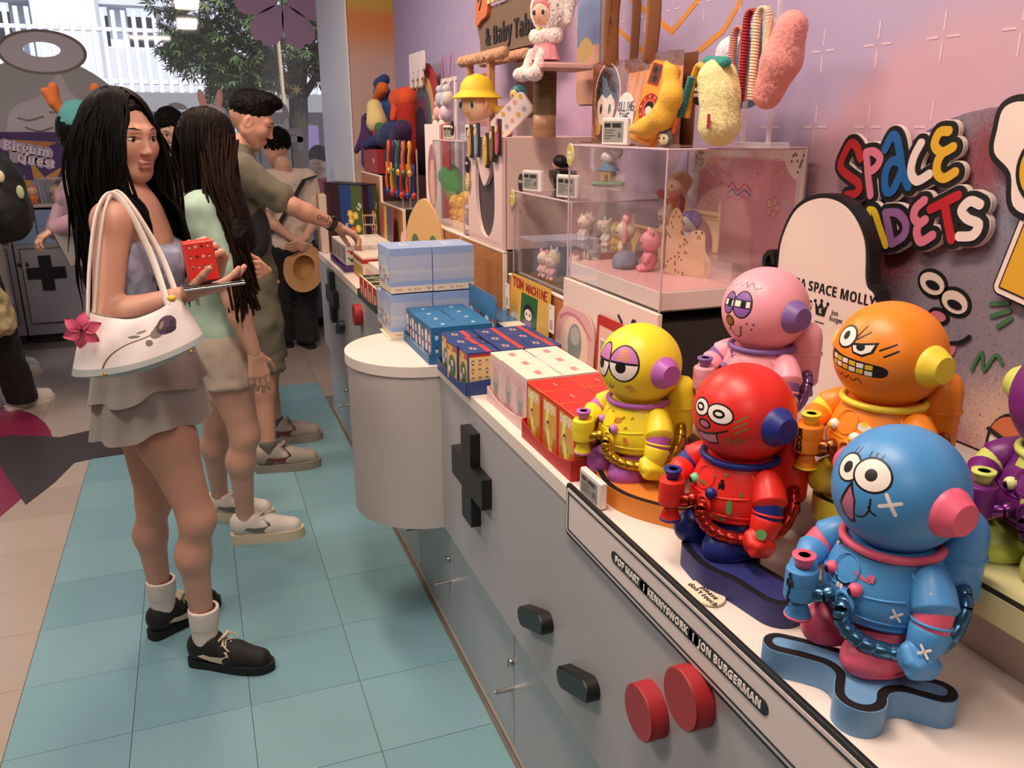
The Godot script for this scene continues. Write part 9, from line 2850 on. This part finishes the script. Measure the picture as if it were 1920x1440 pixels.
func back_area() -> void:
	var grey := M("8d8b92", 0.5)
	for q in [[-0.93, 0.62, "grey cabinet with a large black plus on its door by the window"], [-1.48, 0.46, "grey cabinet left of the one with the black plus"]]:
		var cb := thing("display_cabinet", q[2], "cabinet", Vector3(q[0], 0, -6.885))
		obj("body", B.new().box(q[1], 0.66, 0.27, 0, 0.39, 0, 0.003).mesh(), grey, cb)
		obj("plinth", B.new().box(q[1] - 0.02, 0.06, 0.24, 0, 0.03, -0.01, 0.002).mesh(), M("17161a", 0.6), cb)
		var dr := obj("door", B.new().box(q[1] - 0.07, 0.54, 0.014, 0, 0.42, 0.138, 0.002).mesh(), M("93919a", 0.45), cb)
		var ed := B.new()
		for e in [[0, 0.27, q[1] - 0.07, 0.005], [0, -0.27, q[1] - 0.07, 0.005], [-(q[1] - 0.07) * 0.5, 0, 0.005, 0.54], [(q[1] - 0.07) * 0.5, 0, 0.005, 0.54]]:
			ed.box(e[2], e[3], 0.003, e[0], 0.42 + e[1], 0.1455, 0.0)
		obj("dark_line", ed.mesh(), M("2a272c", 0.6), dr)
		obj("lock", B.new().ell(0.26 if q[0] < -1.2 else -0.24, 0.58, 0.147, 0.012, 0.016, 0.006, 12).mesh(), M("1a1618", 0.4), dr)
		if q[0] > -1.2:
			var plus := PackedVector2Array()
			for e in [[-0.04, -0.125], [0.04, -0.125], [0.04, -0.04], [0.125, -0.04], [0.125, 0.04], [0.04, 0.04], [0.04, 0.125], [-0.04, 0.125], [-0.04, 0.04], [-0.125, 0.04], [-0.125, -0.04], [-0.04, -0.04]]:
				plus.append(Vector2(e[0] - 0.125, e[1] + 0.515))
			obj("plus_plate", B.new().prism(plus, 0.012, 0.001, 0.145).mesh(), M("151416", 0.4), dr)
		obj("shelf_top", B.new().box(q[1], 0.02, 0.27, 0, 0.985, 0, 0.002).mesh(), M("b5aca6", 0.5), cb)
		obj("back_panel", B.new().box(q[1], 0.26, 0.02, 0, 0.85, -0.12, 0.0).mesh(), grey, cb)
		for s in [-1, 1]:
			obj("side_panel", B.new().box(0.02, 0.26, 0.26, s * (q[1] * 0.5 - 0.01), 0.85, 0, 0.0).mesh(), grey, cb)
	for i in 4:
		for k in 2:
			var b := obj("stock_box", B.new().box(0.16, 0.118, 0.16, 0, 0.059, 0, 0.002).mesh(), M(["7d94b8", "8499bb"][(i + k) % 2], 0.5), self, Vector3(-1.16 + 0.165 * i, 0.7205 + 0.119 * k, -6.85))
			tag(b, "plain pale blue box on the cabinet shelf, %s column, %s" % [["first", "second", "third", "last"][i], ["lower", "upper"][k]], "product box", "pale blue boxes on the cabinet shelf")
	var sg := thing("purple_sign", "purple and orange starburst sign board with pale bubble lettering Bitgum Quest", "sign", Vector3(-1.05, 0.9955, -7.0))
	var sp := Pic.new(256, 256, "4a2f6a")
	for q in [[0.2, 0.15, 0.9, 0.1, "c07a4a"], [0.0, 0.6, 0.35, 0.95, "7a6aa0"], [0.6, 0.7, 1.0, 1.0, "a83a5c"]]:
		sp.poly([Vector2(q[0], q[3]), Vector2(q[2], q[1]), Vector2(q[2], q[3]), Vector2(q[0], q[1] + 0.3)], q[4])
	var st := []
	for k in 12:
		var a := TAU * k / 12 + 0.25
		var r := 0.42 if k % 2 == 0 else 0.14
		st.append(Vector2(0.55 + cos(a) * r, 0.78 + sin(a) * r))
	sp.poly(st, "c9924a")
	sp.ell(0.55, 0.9, 0.2, 0.25, "8a94b0")
	obj("board", B.new().prism(rounded(0.52, 0.49, 0.004), 0.012, 0.0, 0.0, Rect2(-0.26, -0.245, 0.52, 0.49)).mesh(), T(sp, 0.5), sg, Vector3(0, 0.245, 0))
	for q in [["Bitgum", -0.02, 0.405, 0.085], ["Quest", 0.03, 0.32, 0.085]]:
		for k in (q[0] as String).length():
			obj("letter_backing", B.new().prism(ring2(0, 0, 0.037, 0.042, 16), 0.004).mesh(), M("b9a8c4", 0.5), sg, Vector3(q[1] - 0.15 + 0.052 * k, q[2] - 0.012 * k, 0.012))
		obj("lettering", words(q[0], q[3], 0.004), M("f0e2ec", 0.5), sg, Vector3(q[1] - 0.02, q[2] - 0.03, 0.02)).rotation_degrees.z = -12
	figurine("small orange and white figure on the cabinet under the purple sign", Vector3(-1.08, 0.996, -6.86), 10, 0.13, "d8742c", "e8b890", "d8642a", "cat", "")
	pane_case("little clear case on the cabinet under the purple sign", Vector3(-1.02, 0.996, -6.93), Vector3(-0.84, 1.17, -6.79))
	figurine("gold figure inside the little clear case on the cabinet", Vector3(-0.93, 0.998, -6.86), 0, 0.13, "c9984a", "e2b884", "c9a04a", "hat", "")
	var un := thing("low_cabinet", "low lilac grey cabinet behind the man in the cream tee", "cabinet", Vector3(0.62, 0, -6.75))
	obj("body", B.new().box(0.56, 0.75, 0.3, 0, 0.44, 0, 0.004).mesh(), M("87829a", 0.5), un)
	obj("plinth", B.new().box(0.54, 0.065, 0.27, 0, 0.0325, 0, 0.002).mesh(), M("1a191d", 0.6), un)
	for s in [-1, 1]:
		obj("door", B.new().box(0.265, 0.66, 0.014, s * 0.138, 0.44, 0.155, 0.003).mesh(), M("8f8aa2", 0.45), un)
	for q in [[0.175, -6.4, 1.6, "ears", "white headband with pink rabbit ears on a slim stand by the window"], [-0.14, -6.2, 1.22, "cap", "red and mint plush cap on a slim stand between the two women"]]:
		var hs := thing("hat_stand", "slim grey stand holding the %s" % q[4].split(" on")[0], "hat stand", Vector3(q[0], 0, q[1]))
		obj("pole", B.new().tube([Vector3(0, 0.01, 0), Vector3(0, q[2], 0)], 0.012, 10).mesh(), M("9a949a", 0.4), hs)
		obj("foot", B.new().lathe([[0.0, 0.014], [0.12, 0.014], [0.12, 0.0]], 24).mesh(), M("9a949a", 0.4), hs)
		var ht := thing("plush_hat", q[4], "hat", Vector3(q[0], q[2], q[1]))
		if q[3] == "ears":
			obj("band", B.new().ell(0, 0.02, 0, 0.1, 0.05, 0.08, 16).mesh(), M("d8c4cc", 0.8), ht)
			for s in [-1, 1]:
				obj("ear", B.new().at(s * 0.055, 0.1, 0.0, 0, 0, -s * 0.2 if s > 0 else 0.2).ell(0, 0, 0, 0.026, 0.07, 0.016, 14).mesh(), M("dca4a4", 0.8), ht)
		else:
			obj("crown", B.new().ell(0, 0.09, 0, 0.1, 0.1, 0.09, 18).mesh(), M("9ac4b4", 0.9, 0.0, "fur"), ht)
			obj("red_patch", B.new().ell(0.02, 0.07, 0.03, 0.085, 0.075, 0.075, 18).mesh(), M("d8555c", 0.9, 0.0, "fur"), ht)
			obj("brim", B.new().ell(0, 0.02, 0.03, 0.115, 0.03, 0.11, 18).mesh(), M("d8505a", 0.9, 0.0, "fur"), ht)
			obj("tip", B.new().lathe([[0.0, 0.24], [0.02, 0.18], [0.022, 0.17]], 10).mesh(), M("c98a2c", 0.8), ht)
